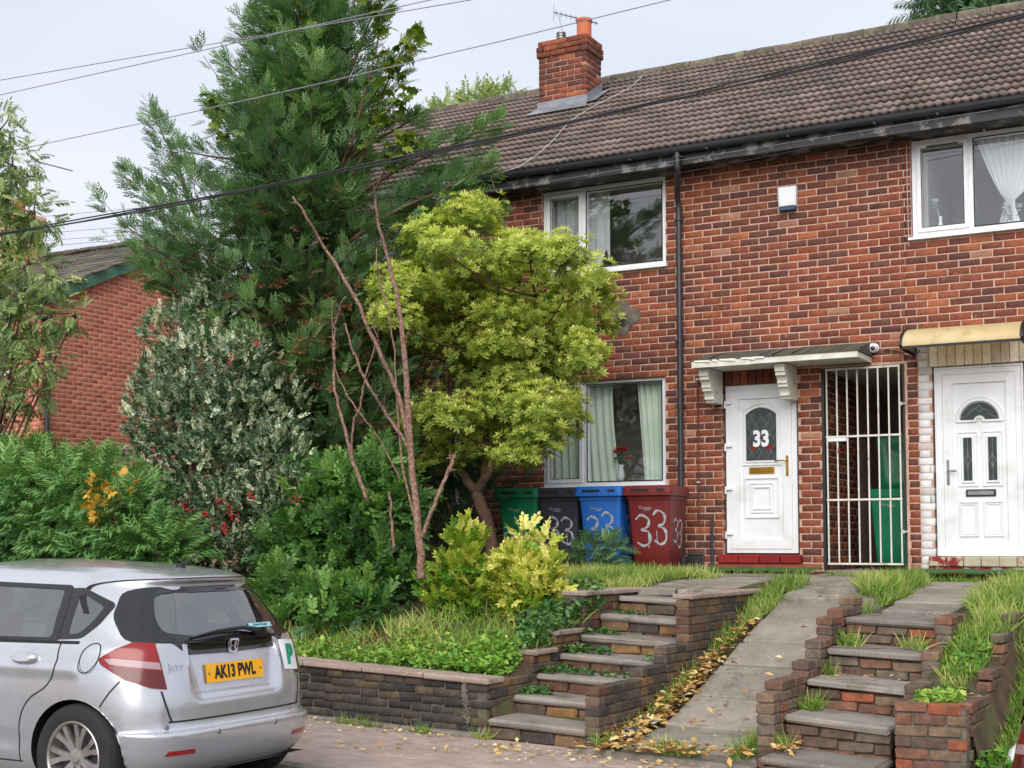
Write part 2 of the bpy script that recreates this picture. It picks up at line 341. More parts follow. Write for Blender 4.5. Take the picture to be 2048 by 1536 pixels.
def slabmat(name, a, b, speck):
    m, t, bs, _ = newmat(name); co = posn(t)
    c = ramp(t, [(0, a), (.5, b), (.8, a)], island(t)).outputs[0]
    c = mixc(t, c, ramp(t, [(.35, (.78, .78, .76, 1)), (.65, (1.12, 1.1, 1.08, 1))], noise(t, 3, 6, .6, co=co)).outputs[0], 1.0, 'MULTIPLY')
    vo = node(t, 'ShaderNodeTexVoronoi'); vo.inputs['Scale'].default_value = 70; t.links.new(co, vo.inputs['Vector'])
    f = ramp(t, [(.18, (1, 1, 1, 1)), (.34, (0, 0, 0, 1))], vo.outputs['Distance']); sel = ramp(t, [(.5, (0, 0, 0, 1)), (.56, (1, 1, 1, 1))], noise(t, 26, 2, co=co))
    c = mixc(t, c, speck, mixc(t, f.outputs[0], sel.outputs[0], 1.0, 'MULTIPLY'))
    mo = ramp(t, [(.54, (0, 0, 0, 1)), (.7, (1, 1, 1, 1))], noise(t, 1.9, 7, .7, co=co)); c = mixc(t, c, srgb(84, 84, 62), mo.outputs[0])
    t.links.new(c, bs.inputs['Base Color']); bs.inputs['Roughness'].default_value = .95; bs.inputs['Specular IOR Level'].default_value = .2
    bump(t, bs, noise(t, 110, 5, .7, co=co), .7, .006); return m
M['slab'] = slabmat('exposed_aggregate_slab', srgb(152, 144, 136), srgb(134, 127, 120), srgb(196, 186, 174))
M['tread'] = slabmat('concrete_step', srgb(148, 140, 134), srgb(130, 123, 118), srgb(170, 160, 150))
M['coping'] = slabmat('aggregate_coping', srgb(166, 148, 138), srgb(148, 132, 124), srgb(200, 188, 176))

def translucent(name, src, k):
    m = M[src]; t = m.node_tree; b = [n for n in t.nodes if n.type == 'BSDF_PRINCIPLED'][0]; out = [n for n in t.nodes if n.type == 'OUTPUT_MATERIAL'][0]
    tr = node(t, 'ShaderNodeBsdfTranslucent'); t.links.new(b.inputs['Base Color'].links[0].from_socket, tr.inputs[0]); mx = node(t, 'ShaderNodeMixShader'); mx.inputs[0].default_value = k
    t.links.new(b.outputs[0], mx.inputs[1]); t.links.new(tr.outputs[0], mx.inputs[2]); t.links.new(mx.outputs[0], out.inputs[0])
translucent('poly', 'yellowpoly', .45); translucent('cur', 'curtain', .3)
# ------------------------------------------------------------------ ground, road, pavement
def roadz(x): return .09 - .03 * max(-12, min(12, x))
def pavez(x, y): return .06 - .03 * max(-12, min(12, x)) + .03 * (-6 - y)
RPY = [-6.6, -6.22, -5.41, -4.77, -4.04, -3.59, -2.94, -2.37, -2.0, -1.7, 0]; RPZ = [.02, .08, .16, .33, .55, .70, .89, 1.07, 1.19, 1.23, 1.30]
def rampz(y): return float(np.interp(y, RPY, RPZ))
BLY = [-6.1, -5.8, -5, -4, -3.2, -2.4, 0]; BLZ = [.46, .5, .70, .98, 1.13, 1.23, 1.30]
def bankz(y): return float(np.interp(y, BLY, BLZ))
def gardz(x, y):
    n = .03 * math.sin(x * 2.3 + y * 1.7) + .02 * math.sin(x * 5.1 - y * 4.3)
    if x < .18: return bankz(y) - .03 * (x + 1) * min(1, max(0, (-y - 2) / 4)) + n * min(1, max(0, (.1 - x)))
    if x < 1.14: return bankz(y) - .34 if y < -3.1 else bankz(y) - .05
    if x < 2.5: return rampz(y) - .015 + (n * .3 if x < 1.38 else -.10)
    if x < 3.42: return bankz(y) - .36 if y < -3.5 else .93 + (y + 3.6) * .075
    if x < 3.93: return bankz(y) - .05 + n
    return float(np.interp(y, [-6.1, -5.4, -4.7, -4.2, -3.4, -2.5, 0], [.0, .1, .35, .72, 1.08, 1.2, 1.3])) + n
def sheet(name, xs, ys, fz, m, kind='structure'):
    xs = np.asarray(xs); ys = np.asarray(ys); nx = len(xs); ny = len(ys)
    V = [(x, y, fz(x, y)) for y in ys for x in xs]
    Fc = [(j * nx + i, j * nx + i + 1, (j + 1) * nx + i + 1, (j + 1) * nx + i) for j in range(ny - 1) for i in range(nx - 1)]
    o = link(name, np_mesh(name, V, [np.array(Fc)], m, True)); tag(o, kind=kind); return o
sheet('ground', list(np.linspace(-300, -16, 20)) + list(np.linspace(-15, 12, 20)) + list(np.linspace(16, 300, 20)), list(np.linspace(-300, -20, 14)) + list(np.arange(-18, 4, .5)) + list(np.linspace(6, 400, 14)),
      lambda x, y: roadz(x) - .2 if y < -6.2 else (rampz(min(y, 0)) - .35), M['soil'])
sheet('road', np.linspace(-60, 60, 61), [-14.2, -11, -8.3], lambda x, y: roadz(x), M['asphalt'])
sheet('far_pavement', np.linspace(-60, 60, 61), [-22, -18, -14.2], lambda x, y: roadz(x) + .06, M['pave'])
_m = MB()
for i in range(-26, 22):
    x0 = i * .92 + .006; x1 = (i + 1) * .92 - .006
    _m.add([(x, y, pavez(x, -8.25) + dz) for dz in (-.3, .012) for (x, y) in ((x0, -8.36), (x1, -8.36), (x1, -8.23), (x0, -8.23))],
           [(4, 5, 6, 7), (0, 1, 5, 4), (1, 2, 6, 5), (2, 3, 7, 6), (3, 0, 4, 7)])
_o = _m.build('kerb', M['kerb']); tag(_o, kind='structure')
PAVE = sheet('pavement', np.linspace(-20, 20, 81), np.linspace(-8.24, -5.7, 14), lambda x, y: pavez(x, y) - .012, M['asphalt'])
def slab_obj(parent, x0, x1, y0, y1, zf, th, m, name='slab', c=.008, jit=.0015, tilt=.0):
    b = MB(); b.bev(x0, x1, y0, y1, 0, th, c, jit); dz = random.uniform(-tilt, tilt)
    b.V = [(x, y, z - th + zf(x, y) + dz) for x, y, z in b.V]
    return b.build(name, m, parent)
for j, (ya, yb) in enumerate(((-8.22, -7.42), (-7.41, -6.72), (-6.71, -6.1))):
    x = -3.2 + .4 * j
    while x < 6.5:
        w = random.choice((.9, .9, .62, 1.2))
        slab_obj(PAVE, x + .004, x + w - .004, ya + .004, yb - .004, pavez, .05, M['pave'], 'paving_slab', .006, .002, .004); x += w
# kerb-like edging under the front wall
GARD = sheet('garden_ground', list(np.linspace(-20, -6, 30)) + list(np.arange(-5.8, 9, .09)), np.arange(-6.0, .35, .09), gardz, M['soil'])

# ------------------------------------------------------------------ brickwork
def unit_brick(w=.23, h=.073, d=.1, c=.005, j=.0022, seed=0):
    r = random.Random(seed); q = lambda: r.uniform(-j, j)
    vs = [(x, d, z) for x, z in ((-w / 2, -h / 2), (w / 2, -h / 2), (w / 2, h / 2), (-w / 2, h / 2))]
    vs += [(x + q(), c + q() * .5, z + q()) for x, z in ((-w / 2, -h / 2), (w / 2, -h / 2), (w / 2, h / 2), (-w / 2, h / 2))]
    vs += [(x + q() - math.copysign(c, x), q() * .6, z + q() - math.copysign(c, z)) for x, z in ((-w / 2, -h / 2), (w / 2, -h / 2), (w / 2, h / 2), (-w / 2, h / 2))]
    fs = [(8, 9, 10, 11)]
    for a in (0, 4):
        for k in range(4): fs.append((a + k, a + (k + 1) % 4, a + (k + 1) % 4 + 4, a + k + 4))
    return vs, fs
BRICKCACHE = {}
def brick_meshes(key, m, h, d, rough=1.0):
    k = (key, round(h, 4), round(d, 3))
    if k not in BRICKCACHE:
        L_ = []
        for i in range(8):
            v, f = unit_brick(.23, h, d, .006 * rough, .0022 * rough, i); L_.append(np_mesh('brick', v, [np.array(f)], m))
        BRICKCACHE[k] = L_
    return BRICKCACHE[k]
def lay(part, bricks, origin, ang, mfun, nmax=300, d=.1, rough=1.0, score=None, stuffname='brick_courses', jd=.003):
    """bricks: list of (s0,s1,t0,t1) on the wall; single objects for the nmax that show largest, the rest joined"""
    ca, sa = math.cos(ang), math.sin(ang); b0 = base_of(part); og = np.array(origin, float)
    items = []
    for br in bricks:
        s = (br[0] + br[1]) / 2; t = (br[2] + br[3]) / 2; p = og + np.array([s * ca, s * sa, t]); dist = np.linalg.norm(p - CAM)
        v = p - CAM; Z = v @ FW; px = CX + F * (v @ RT) / Z; py = CY - F * (v @ UPV) / Z
        pen = 0 if (-40 < px < 2090 and -40 < py < 1580) else 100
        if score: pen += score(px, py)
        items.append((dist + pen, br, p))
    items.sort(key=lambda i: i[0])
    rest = {}
    for n, (sc, br, p) in enumerate(items):
        m, key = mfun(*br); w = br[1] - br[0]; h = br[3] - br[2]; dn = random.uniform(-jd, jd)
        P = p + np.array([-sa, ca, 0]) * dn
        if n < nmax and sc < 90:
            me = random.choice(brick_meshes(key, m, h, d, rough)); link('brick', me, part, P - b0, ang + random.uniform(-.006, .006), (w / .23, 1, 1))
        else:
            v, f = unit_brick(w, h, d, .006 * rough, .0022 * rough, random.random())
            R_ = rest.setdefault(key, (m, [], [])); k = len(R_[1])
            R_[1].extend([(P[0] + a * ca - bb * sa, P[1] + a * sa + bb * ca, P[2] + c) for a, bb, c in v]); R_[2].extend([tuple(i + k for i in q) for q in f])
    for key, (m, V, Fc) in rest.items():
        o = link(stuffname, np_mesh(stuffname, np.array(V) - b0, [np.array(Fc)], m), part); o['kind'] = 'stuff'
def bond(width, top, opens=(), ch=.085, bl=.24, jo=.011, s0=0.0, start=0, header=0):
    out = []; n = int(math.ceil(top if not callable(top) else 12) / ch) + 1
    for c in range(n):
        t0 = c * ch + jo / 2; t1 = (c + 1) * ch - jo / 2
        if not callable(top) and t1 > top: break
        L_ = bl / 2 if header and c % header == header - 1 else bl
        s = -(c % 2) * bl / 2 - (bl / 4 if L_ < bl else 0) + random.uniform(-.008, .008)
        while s < width:
            a, b = max(s + jo / 2, .0), min(s + L_ - jo / 2, width); s += L_
            segs = [(a, b)]
            for (o0, o1, p0, p1) in opens:
                if t1 > p0 + .02 and t0 < p1 - .02:
                    ns = []
                    for (q, w) in segs:
                        if w <= o0 or q >= o1: ns.append((q, w)); continue
                        if q < o0: ns.append((q, o0))
                        if w > o1: ns.append((o1, w))
                    segs = ns
            for (q, w) in segs:
                if w - q < .03: continue
                if callable(top) and min(top(q), top(w)) < t1: continue
                out.append((q + s0, w + s0, t0, t1))
        if callable(top) and not any(top(q / 10) > t1 for q in range(int(width * 10) + 1)): break
    return out
def wall_body(name, m, parent, origin, ang, width, height, opens, depth=.26, inset=.006):
    xs = sorted({0, width, *[v for o in opens for v in o[:2] if 0 < v < width]}); zs = sorted({0, height, *[v for o in opens for v in o[2:] if 0 < v < height]})
    def solid(i, j):
        if not (0 <= i < len(xs) - 1 and 0 <= j < len(zs) - 1): return False
        x = (xs[i] + xs[i + 1]) / 2; z = (zs[j] + zs[j + 1]) / 2
        return not any(o[0] < x < o[1] and o[2] < z < o[3] for o in opens)
    b = MB()
    for i in range(len(xs) - 1):
        for j in range(len(zs) - 1):
            if not solid(i, j): continue
            x0, x1, z0, z1 = xs[i], xs[i + 1], zs[j], zs[j + 1]; y0, y1 = inset, depth
            b.add([(x0, y0, z0), (x1, y0, z0), (x1, y0, z1), (x0, y0, z1)], [(0, 1, 2, 3)]); b.add([(x0, y1, z0), (x1, y1, z0), (x1, y1, z1), (x0, y1, z1)], [(3, 2, 1, 0)])
            if not solid(i - 1, j): b.add([(x0, y0, z0), (x0, y1, z0), (x0, y1, z1), (x0, y0, z1)], [(3, 2, 1, 0)])
            if not solid(i + 1, j): b.add([(x1, y0, z0), (x1, y1, z0), (x1, y1, z1), (x1, y0, z1)], [(0, 1, 2, 3)])
            if not solid(i, j - 1): b.add([(x0, y0, z0), (x1, y0, z0), (x1, y1, z0), (x0, y1, z0)], [(3, 2, 1, 0)])
            if not solid(i, j + 1): b.add([(x0, y0, z1), (x1, y0, z1), (x1, y1, z1), (x0, y1, z1)], [(0, 1, 2, 3)])
    ca, sa = math.cos(ang), math.sin(ang)
    b.V = [(origin[0] + x * ca - y * sa, origin[1] + x * sa + y * ca, origin[2] + z) for x, y, z in b.V]
    return b.build(name, m, parent, fix=False)

# ------------------------------------------------------------------ the terrace
Z0 = 1.22; EAVE = 6.27; RIDY, RIDZ, EVY, EVZ = 3.5, 8.86, -.42, 6.42
PITCHR = math.atan2(RIDZ - EVZ, RIDY - EVY); SLOPE = math.hypot(RIDZ - EVZ, RIDY - EVY)
def tile_mesh(seed):
    r = random.Random(seed); V = []; n = 12; w = .306
    for u, nn in ((0, .046), (.31, .004)):
        for i in range(n + 1):
            x = i / n * w; a = .5 - .5 * math.cos(2 * math.pi * (x / .102)); a = a ** 1.4
            V.append((x, u + r.uniform(-.002, .002), nn + .024 * a))
    V += [(v[0], v[1] + .030, v[2] - .040) for v in V[:n + 1]]
    Fc = [(i, i + 1, n + 2 + i, n + 1 + i) for i in range(n)] + [(2 * n + 2 + i, 2 * n + 3 + i, i + 1, i) for i in range(n)]
    return np_mesh('tile', V, [np.array(Fc)], M['tile'], False)
TILES = [tile_mesh(i) for i in range(6)]
def roof_rows(roof, x0, x1, nmax=300):
    b0 = base_of(roof); rows = 17; g = SLOPE / rows; cw = .306; it = []
    for r in range(rows):
        k = math.ceil((x1 - x0) / cw); fx = (x1 - x0) / (k * cw)
        for i in range(k):
            x = x0 + i * cw * fx; y = EVY + math.cos(PITCHR) * g * r; z = EVZ + math.sin(PITCHR) * g * r
            if in_chimney(x, y): continue
            p = np.array([x, y, z]); it.append((np.linalg.norm(p - CAM), p))
    it.sort(key=lambda q: q[0]); V = []; Fc = []
    for n, (d_, p) in enumerate(it):
        me = random.choice(TILES); rx = PITCHR + random.uniform(-.012, .012); ry = random.uniform(-.008, .008)
        if n < nmax:
            o = link('tile', me, roof, p - b0); o.rotation_euler = (rx, ry, random.uniform(-.008, .008)); o.scale = (fx, g / .265, 1)
        else:
            k = len(V); mt = Matrix.Rotation(rx, 4, 'X'); V += [tuple(np.array(mt @ v.co) + p - b0) for v in me.vertices]; Fc += [tuple(i + k for i in q.vertices) for q in me.polygons]
    if V: o = link('tile_courses', np_mesh('tile_courses', V, [np.array(Fc)], M['tile']), roof); o['kind'] = 'stuff'
CHX0, CHX1, CHY0, CHY1 = -3.74, -2.94, 2.28, 2.8
def in_chimney(x, y): return CHX0 - .31 < x < CHX1 - .1 and CHY0 - .1 < y < CHY1 + .05
def make_roof(h, x0, x1):
    up = lambda x, u, n: (x, EVY + u * math.cos(PITCHR) - n * math.sin(PITCHR), EVZ + u * math.sin(PITCHR) + n * math.cos(PITCHR))
    b = MB(); b.add([up(x0, 0, -.02), up(x1, 0, -.02), up(x1, SLOPE, -.02), up(x0, SLOPE, -.02)], [(0, 1, 2, 3)])
    b.add([(x0, RIDY, RIDZ), (x1, RIDY, RIDZ), (x1, 7.6, EVZ), (x0, 7.6, EVZ)], [(0, 1, 2, 3)])
    roof = b.build('roof', M['tile'], h, fix=False); roof_rows(roof, x0, x1)
    x = x0
    while x < x1 - .1:
        q = MB(); w = min(.44, x1 - x)
        prof = [(.125 * math.cos(a), .105 * math.sin(a)) for a in np.linspace(-.35, math.pi + .35, 9)]
        V = [(xx, RIDY + p[0] + random.uniform(-.004, .004), RIDZ - .0 + p[1] + random.uniform(-.006, .008)) for xx in (x + .004, x + w * .5, x + w - .004) for p in prof]
        q.add(V, [(i * 9 + k, i * 9 + k + 1, i * 9 + 10 + k, i * 9 + 9 + k) for i in range(2) for k in range(8)]); q.build('ridge_tile', M['ridge'], roof, True, fix=False); x += w
    return roof
def gutter(h, x0, x1, m, name='gutter'):
    prof = [(.062 * math.cos(a), .062 * math.sin(a)) for a in np.linspace(math.pi, 2 * math.pi, 9)]
    prof = [(-.066, .012)] + prof + [(.066, .012)]; inn = [(p[0] * .9, p[1] * .9 + .004) for p in prof]
    n = len(prof); V = [(x, -.452 + p[0], 6.40 + p[1]) for x in (x0, x1) for p in prof] + [(x, -.452 + p[0], 6.40 + p[1]) for x in (x0, x1) for p in inn]
    b = MB(); b.add(V, [(k, k + 1, n + k + 1, n + k) for k in range(n - 1)] + [(2 * n + k + 1, 2 * n + k, 3 * n + k, 3 * n + k + 1) for k in range(n - 1)])
    for x in np.arange(x0 + .5, x1, 1.0): b.box(x - .012, x + .012, -.52, -.385, 6.325, 6.345)
    return b.build(name, m, h, fix=False)
def eaves(h, x0, x1, m, mg):
    b = MB(); b.box(x0, x1, -.385, -.362, 6.215, 6.43); f = b.build('fascia', m, h)
    b = MB(); b.box(x0, x1, -.361, .02, 6.235, 6.25); b.build('soffit', m, h); gutter(h, x0, x1, mg); return f
def back_shell(h, x0, x1, side=()):
    b = MB(); b.box(x0 + .02, x1 - .02, 7.2, 7.45, Z0 - .3, 6.3); b.build('back_wall', M['mortar_nb'], h)
    b = MB(); b.box(x0 + .02, x1 - .02, 1.75, 1.85, Z0 - .2, 6.3); b.box(x0 + .02, x1 - .02, .27, 7.2, Z0 - .2, Z0 + .1); b.box(x0 + .02, x1 - .02, .27, 1.75, 3.95, 4.15); b.box(x0 + .02, x1 - .02, .27, 1.75, 6.26, 6.3)
    b.box(x0 + .02, x0 + .1, .27, 1.75, Z0, 6.26); b.box(x1 - .1, x1 - .02, .27, 1.75, Z0, 6.26)
    b.build('room_lining', M['darkin'], h)
def mring(b, x0, x1, z0, z1, w, y0, y1, lip=0):
    """moulded frame: outer rectangle, inner rectangle, front at y0"""
    b.ring(rect(x0, x1, z0, z1), rect(x0 + w, x1 - w, z0 + w, z1 - w), lambda x, z: (x, y0, z), lambda x, z: (x, y1, z))
    return b
def bead(b, loop, w, y0, hgt):
    """half-round bead following a closed loop in x,z"""
    P = [np.array(p, float) for p in loop]; c = sum(P) / len(P); n = len(P)
    def off(k):
        out = []
        for i in range(n):
            a = P[i] - P[i - 1]; d = P[(i + 1) % n] - P[i]; a = a / (np.linalg.norm(a) + 1e-9); d = d / (np.linalg.norm(d) + 1e-9)
            nn = np.array([-(a + d)[1], (a + d)[0]]); nn = nn / (np.linalg.norm(nn) + 1e-9); cs = max(.5, nn @ np.array([-a[1], a[0]])); out.append(P[i] + nn * k / cs)
        return out
    lo = [off(k) for k in (-w / 2, -w / 4, w / 4, w / 2)]; ys = (y0, y0 - hgt, y0 - hgt, y0); base = len(b.V)
    for l, y in zip(lo, ys): b.V += [(float(p[0]), y, float(p[1])) for p in l]
    for r in range(3):
        for i in range(n): j = (i + 1) % n; b.F.append((base + r * n + i, base + r * n + j, base + (r + 1) * n + j, base + (r + 1) * n + i))
    return b
def window(h, x0, x1, z0, z1, xs, glass, y=.05, sill=True, name='window', vent=False, lab=None):
    b = MB(); mring(b, x0, x1, z0, z1, .062, y, y + .09); b.box(xs - .035, xs + .035, y + .002, y + .088, z0 + .06, z1 - .06)
    w = b.build('window', M['upvc'], h)
    if lab: w['label'] = lab
    s = MB(); mring(s, x0 + .052, xs - .025, z0 + .052, z1 - .052, .055, y - .014, y + .02); bead(s, rect(x0 + .06, xs - .033, z0 + .06, z1 - .06), .02, y - .014, .006); s.build('sash', M['upvc'], w)
    if vent: v = MB(); v.bev(x0 + .17, xs - .13, y - .03, y - .012, z1 - .098, z1 - .082, .003); v.build('trickle_vent', M['felt'], w)
    g = MB(); bead(g, rect(xs + .032, x1 - .058, z0 + .058, z1 - .058), .016, y - .001, .006); g.build('glazing_bead', M['black'], w)
    g = MB(); bead(g, rect(x0 + .105, xs - .078, z0 + .105, z1 - .105), .010, y - .013, .003); g.build('gasket', M['black'], w)
    for (a, c) in ((x0 + .09, xs - .06), (xs + .02, x1 - .05)):
        p = MB(); p.add([(a, y + .03, z0 + .05), (c, y + .03, z0 + .05), (c, y + .03, z1 - .05), (a, y + .03, z1 - .05)], [(0, 1, 2, 3)]); p.build('pane', glass, w, fix=False)
    if sill:
        p = MB(); p.prism([(-.085, -.03), (.03, -.03), (.03, .012), (-.04, .012), (-.085, -.008)], lambda a, c: (x0 - .035, a + y - .02, c + z0 - .012), lambda a, c: (x1 + .035, a + y - .02, c + z0 - .012)); p.build('sill', M['upvc'], w)
    return w
def curtain(name, label, x0, x1, z0, z1, y, m, folds, amp=.03, gather=None, group=None, top=None):
    n = 90; V = []; rows = 14
    for j in range(rows + 1):
        t = j / rows; z = z0 + (z1 - z0) * t
        a, c = (x0, x1) if gather is None else gather(t)
        for i in range(n + 1):
            s = i / n; am = amp * (.6 + .4 * math.sin(3.3 * s + 1))
            V.append((a + (c - a) * s, y + am * math.sin(2 * math.pi * folds * s + .4 * math.sin(5 * s + t)), z))
    Fc = [(j * (n + 1) + i, j * (n + 1) + i + 1, (j + 1) * (n + 1) + i + 1, (j + 1) * (n + 1) + i) for j in range(rows) for i in range(n)]
    o = link(name, np_mesh(name, V, [np.array(Fc)], m, True)); tag(o, label, 'curtain', group); return o

# openings in world x, z
def loc_open(opens, x0): return [(a - x0, b - x0, c - Z0, d - Z0) for a, b, c, d in opens]
HW = EAVE - Z0
# ---- house with the 33 door
H33 = thing('terraced_house', 'middle brick terraced house with white door numbered 33 and chimney', 'house', (-.6, 0, Z0))
XA, XB = -3.5, 2.19
OP33 = [(-.035, .915, 1.36, 3.76), (1.2, 2.16, 1.0, 3.66), (-2.5, -.765, 2.31, 3.70), (-2.5, -.745, 5.07, 6.5)]
W33 = wall_body('front_wall', M['mortar'], H33, (XA, 0, Z0), 0, XB - XA, HW, loc_open(OP33, XA))
lay(W33, bond(XB - XA, HW, loc_open(OP33, XA)), (XA, 0, Z0), 0, lambda *b: (M['brick'], 'r'), 300, score=lambda px, py: 60 if px < 1230 else 0)
# soldier course above the door
for k in range(9):
    v = MB(); x = .0 + k * .098; v.bev(x + .004, x + .092, .02, .12, 3.53, 3.752, .005, .001); v.build('brick', M['brick'], W33)
# passage walls, brick faced
PW = wall_body('passage_wall', M['mortar'], H33, (1.2, .03, Z0 - .1), math.pi / 2, 6.0, 2.7, [], depth=.15)
lay(PW, bond(1.6, 2.6), (1.2, .03, Z0 - .1), math.pi / 2, lambda *b: (M['brick'], 'r'), 120)
q = MB(); q.box(2.16, 2.3, .27, 6, Z0 - .1, 3.9); q.box(1.05, 2.3, .27, 6, 3.66, 3.94); q.box(1.0, 2.3, 3.4, 3.5, Z0, 3.66); q.build('passage_lining', M['darkin'], H33)
q = MB(); q.box(1.22, 2.15, -.02, 6, Z0 - .1, 1.31); q.build('passage_floor', M['tread'], H33)
R33 = make_roof(H33, XA, XB); eaves(H33, XA, XB, M['fascia'], M['blackpvc']); back_shell(H33, XA, 1.04)
# chimney
cb = MB(); cb.box(CHX0 + .01, CHX1 - .01, CHY0 + .01, CHY1 - .01, 7.6, 9.225); CH = cb.build('chimney', M['mortar'], H33)
def chim_side(orig, ang, w, z0, z1, out=0, sh=0):
    n = int(round((z1 - z0) / .085)); br = []
    for c in range(n):
        s = 0.0; first = True
        while s < w - .02:
            L_ = .12 if (first and (c + sh) % 2) else .24; first = False
            e = min(s + L_, w); e = w if w - e < .06 else e
            br.append((s + (.004 if s > 0 else 0), e - (.006 if e < w else 0), z0 + c * .085 - z0, z0 + (c + 1) * .085 - .011 - z0)); s = e
    lay(CH, br, (orig[0], orig[1], z0), ang, lambda *b: (M['brick'], 'r'), 300, d=.08)
for (z0, z1, o) in ((7.95, 8.97, 0), (8.97, 9.14, .028), (9.14, 9.225, .012)):
    chim_side((CHX0 - o, CHY0 - o), 0, CHX1 - CHX0 + 2 * o, z0, z1); chim_side((CHX1 + o, CHY0 - o), math.pi / 2, CHY1 - CHY0 + 2 * o, z0, z1, sh=1)
    chim_side((CHX0 - o, CHY1 + o), -math.pi / 2, CHY1 - CHY0 + 2 * o, z0, z1, sh=1)
q = MB(); q.add([(CHX0 - .0, CHY0, 9.22), (CHX1, CHY0, 9.22), (CHX1, CHY1, 9.22), (CHX0, CHY1, 9.22), (CHX0 + .2, CHY0 + .17, 9.29), (CHX1 - .2, CHY0 + .17, 9.29), (CHX1 - .2, CHY1 - .17, 9.29), (CHX0 + .2, CHY1 - .17, 9.29)], [(0, 1, 5, 4), (1, 2, 6, 5), (2, 3, 7, 6), (3, 0, 4, 7), (4, 5, 6, 7)]); q.build('flaunching', M['ridge'], CH)
q = MB(); q.lathe([(.02, 9.1), (.125, 9.1), (.125, 9.18), (.115, 9.2), (.112, 9.45), (.128, 9.46), (.128, 9.5), (.098, 9.5), (.095, 9.2)], (-3.10, 2.54, .04), n=20); q.build('chimney_pot', M['terracotta'], CH, 'auto')
q = MB(); q.lathe([(.06, 9.1), (.06, 9.24), (.075, 9.245), (.075, 9.26), (.06, 9.265), (.06, 9.28), (.075, 9.285), (.075, 9.3), (.06, 9.305), (.06, 9.32), (.075, 9.325), (.07, 9.345), (.0, 9.35)], (-3.47, 2.5, .05), n=16); q.build('flue_terminal', M['steel'], CH, 'auto')
yy = lambda y: EVZ + (y - EVY) * math.tan(PITCHR)
q = MB(); z = yy(CHY0)
q.add([(CHX0 - .12, CHY0 - .22, yy(CHY0 - .22) + .075), (CHX1 + .1, CHY0 - .22, yy(CHY0 - .22) + .075), (CHX1 + .02, CHY0 - .015, z + .09), (CHX0 - .02, CHY0 - .015, z + .09), (CHX1 + .015, CHY0 - .014, z + .19), (CHX0 - .015, CHY0 - .014, z + .18)], [(0, 1, 2, 3), (3, 2, 4, 5)])
q.add([(CHX1 + .018, CHY0 - .015, z + .06), (CHX1 + .018, CHY1, yy(CHY1) + .05), (CHX1 + .018, CHY1, yy(CHY1) + .2), (CHX1 + .018, CHY0 - .015, z + .2)], [(0, 1, 2, 3)])
q.add([(CHX1 + .018, CHY0, z + .07), (CHX1 + .018, CHY1, yy(CHY1) + .065), (CHX1 + .16, CHY1, yy(CHY1) + .08), (CHX1 + .15, CHY0, z + .085)], [(0, 1, 2, 3)])
q.build('lead_flashing', M['lead'], CH, fix=False)

# ---- right house
HR = thing('terraced_house', 'right brick terraced house with white door under curved yellow canopy', 'house', (4.6, 0, Z0))
XC, XD = 2.19, 7.2
OPR = [(2.46, 3.46, 1.34, 3.60), (2.27, 4.06, 5.07, 6.5), (4.5, 6.2, 2.31, 3.70)]
WR = wall_body('front_wall', M['mortar'], HR, (XC + .001, 0, Z0), 0, XD - XC, HW, loc_open(OPR, XC))
def rmat(s0, s1, t0, t1):
    x = (s0 + s1) / 2 + XC; z = t0 + Z0
    if 2.30 < x < 3.62 and z < 3.84: return (M['paintbrick'], 'w')
    return (M['brick'], 'r')
_opx = loc_open(OPR + [(2.43, 3.5, 3.58, 3.87)], XC)
BRS = []
for (q0, q1, a, b_) in bond(XD - XC, HW, _opx):
    x0, x1 = q0 + XC, q1 + XC
    if rmat(q0, q1, a, b_)[1] == 'w' and x0 > 2.315: q0 -= .005; q1 += .005; a -= .004; b_ += .004
    cut = [v for v in (2.315,) if x0 + .03 < v < x1 - .03 and a + Z0 < 3.84]
    if cut: BRS += [(q0, cut[0] - .006 - XC, a, b_), (cut[0] + .003 - XC, q1 + .005, a - .004, b_ + .004)]
    else: BRS.append((q0, q1, a, b_))
lay(WR, BRS, (XC, 0, Z0), 0, rmat, 300)
for k in range(11):
    v = MB(); x = 2.44 + k * .096; v.bev(x + .004, x + .091, -.006, .12, 3.605, 3.855, .006, .002); v.build('brick', M['creambrick'], WR)
RR = make_roof(HR, XC + .01, XD); eaves(HR, XC + .003, XD, M['fascia'], M['blackpvc']); back_shell(HR, XC + .12, XD)
q = MB(); q.box(XD - .25, XD, .27, 7.2, Z0, 6.4); q.add([(XD - .25, 0, 6.3), (XD - .25, 7.4, 6.3), (XD - .25, RIDY, RIDZ - .1), (XD, 0, 6.3), (XD, 7.4, 6.3), (XD, RIDY, RIDZ - .1)], [(0, 1, 2), (3, 5, 4)]); q.build('gable_wall', M['brick'], HR)
# ---- left house
HL = thing('terraced_house', 'left brick terraced house with white gutter mostly hidden behind the conifer', 'house', (-6.2, 0, Z0))
XE = -7.2; OPL = [(-6.4, -4.7, 2.31, 3.70), (-6.4, -4.7, 5.07, 6.5)]
WL = wall_body('front_wall', M['mortar'], HL, (XE, 0, Z0), 0, XA - XE - .001, HW, loc_open(OPL, XE))
lay(WL, bond(XA - XE, HW, loc_open(OPL, XE)), (XE, 0, Z0), 0, lambda *b: (M['brick'], 'r'), 200)
make_roof(HL, XE, XA - .005); eaves(HL, XE, XA - .004, M['whitepaint'], M['upvc']); back_shell(HL, XE, XA - .05)
q = MB(); q.box(XE, XE + .25, .27, 7.2, Z0, 6.4); q.add([(XE, 0, 6.3), (XE, 7.4, 6.3), (XE, RIDY, RIDZ - .1)], [(0, 1, 2)]); q.build('gable_wall', M['brick_nb'], HL)
for z0, z1 in ((2.36, 3.69), (5.12, 6.225)): window(HL, -6.38, -4.72, z0, z1, -5.2, M['glass'])
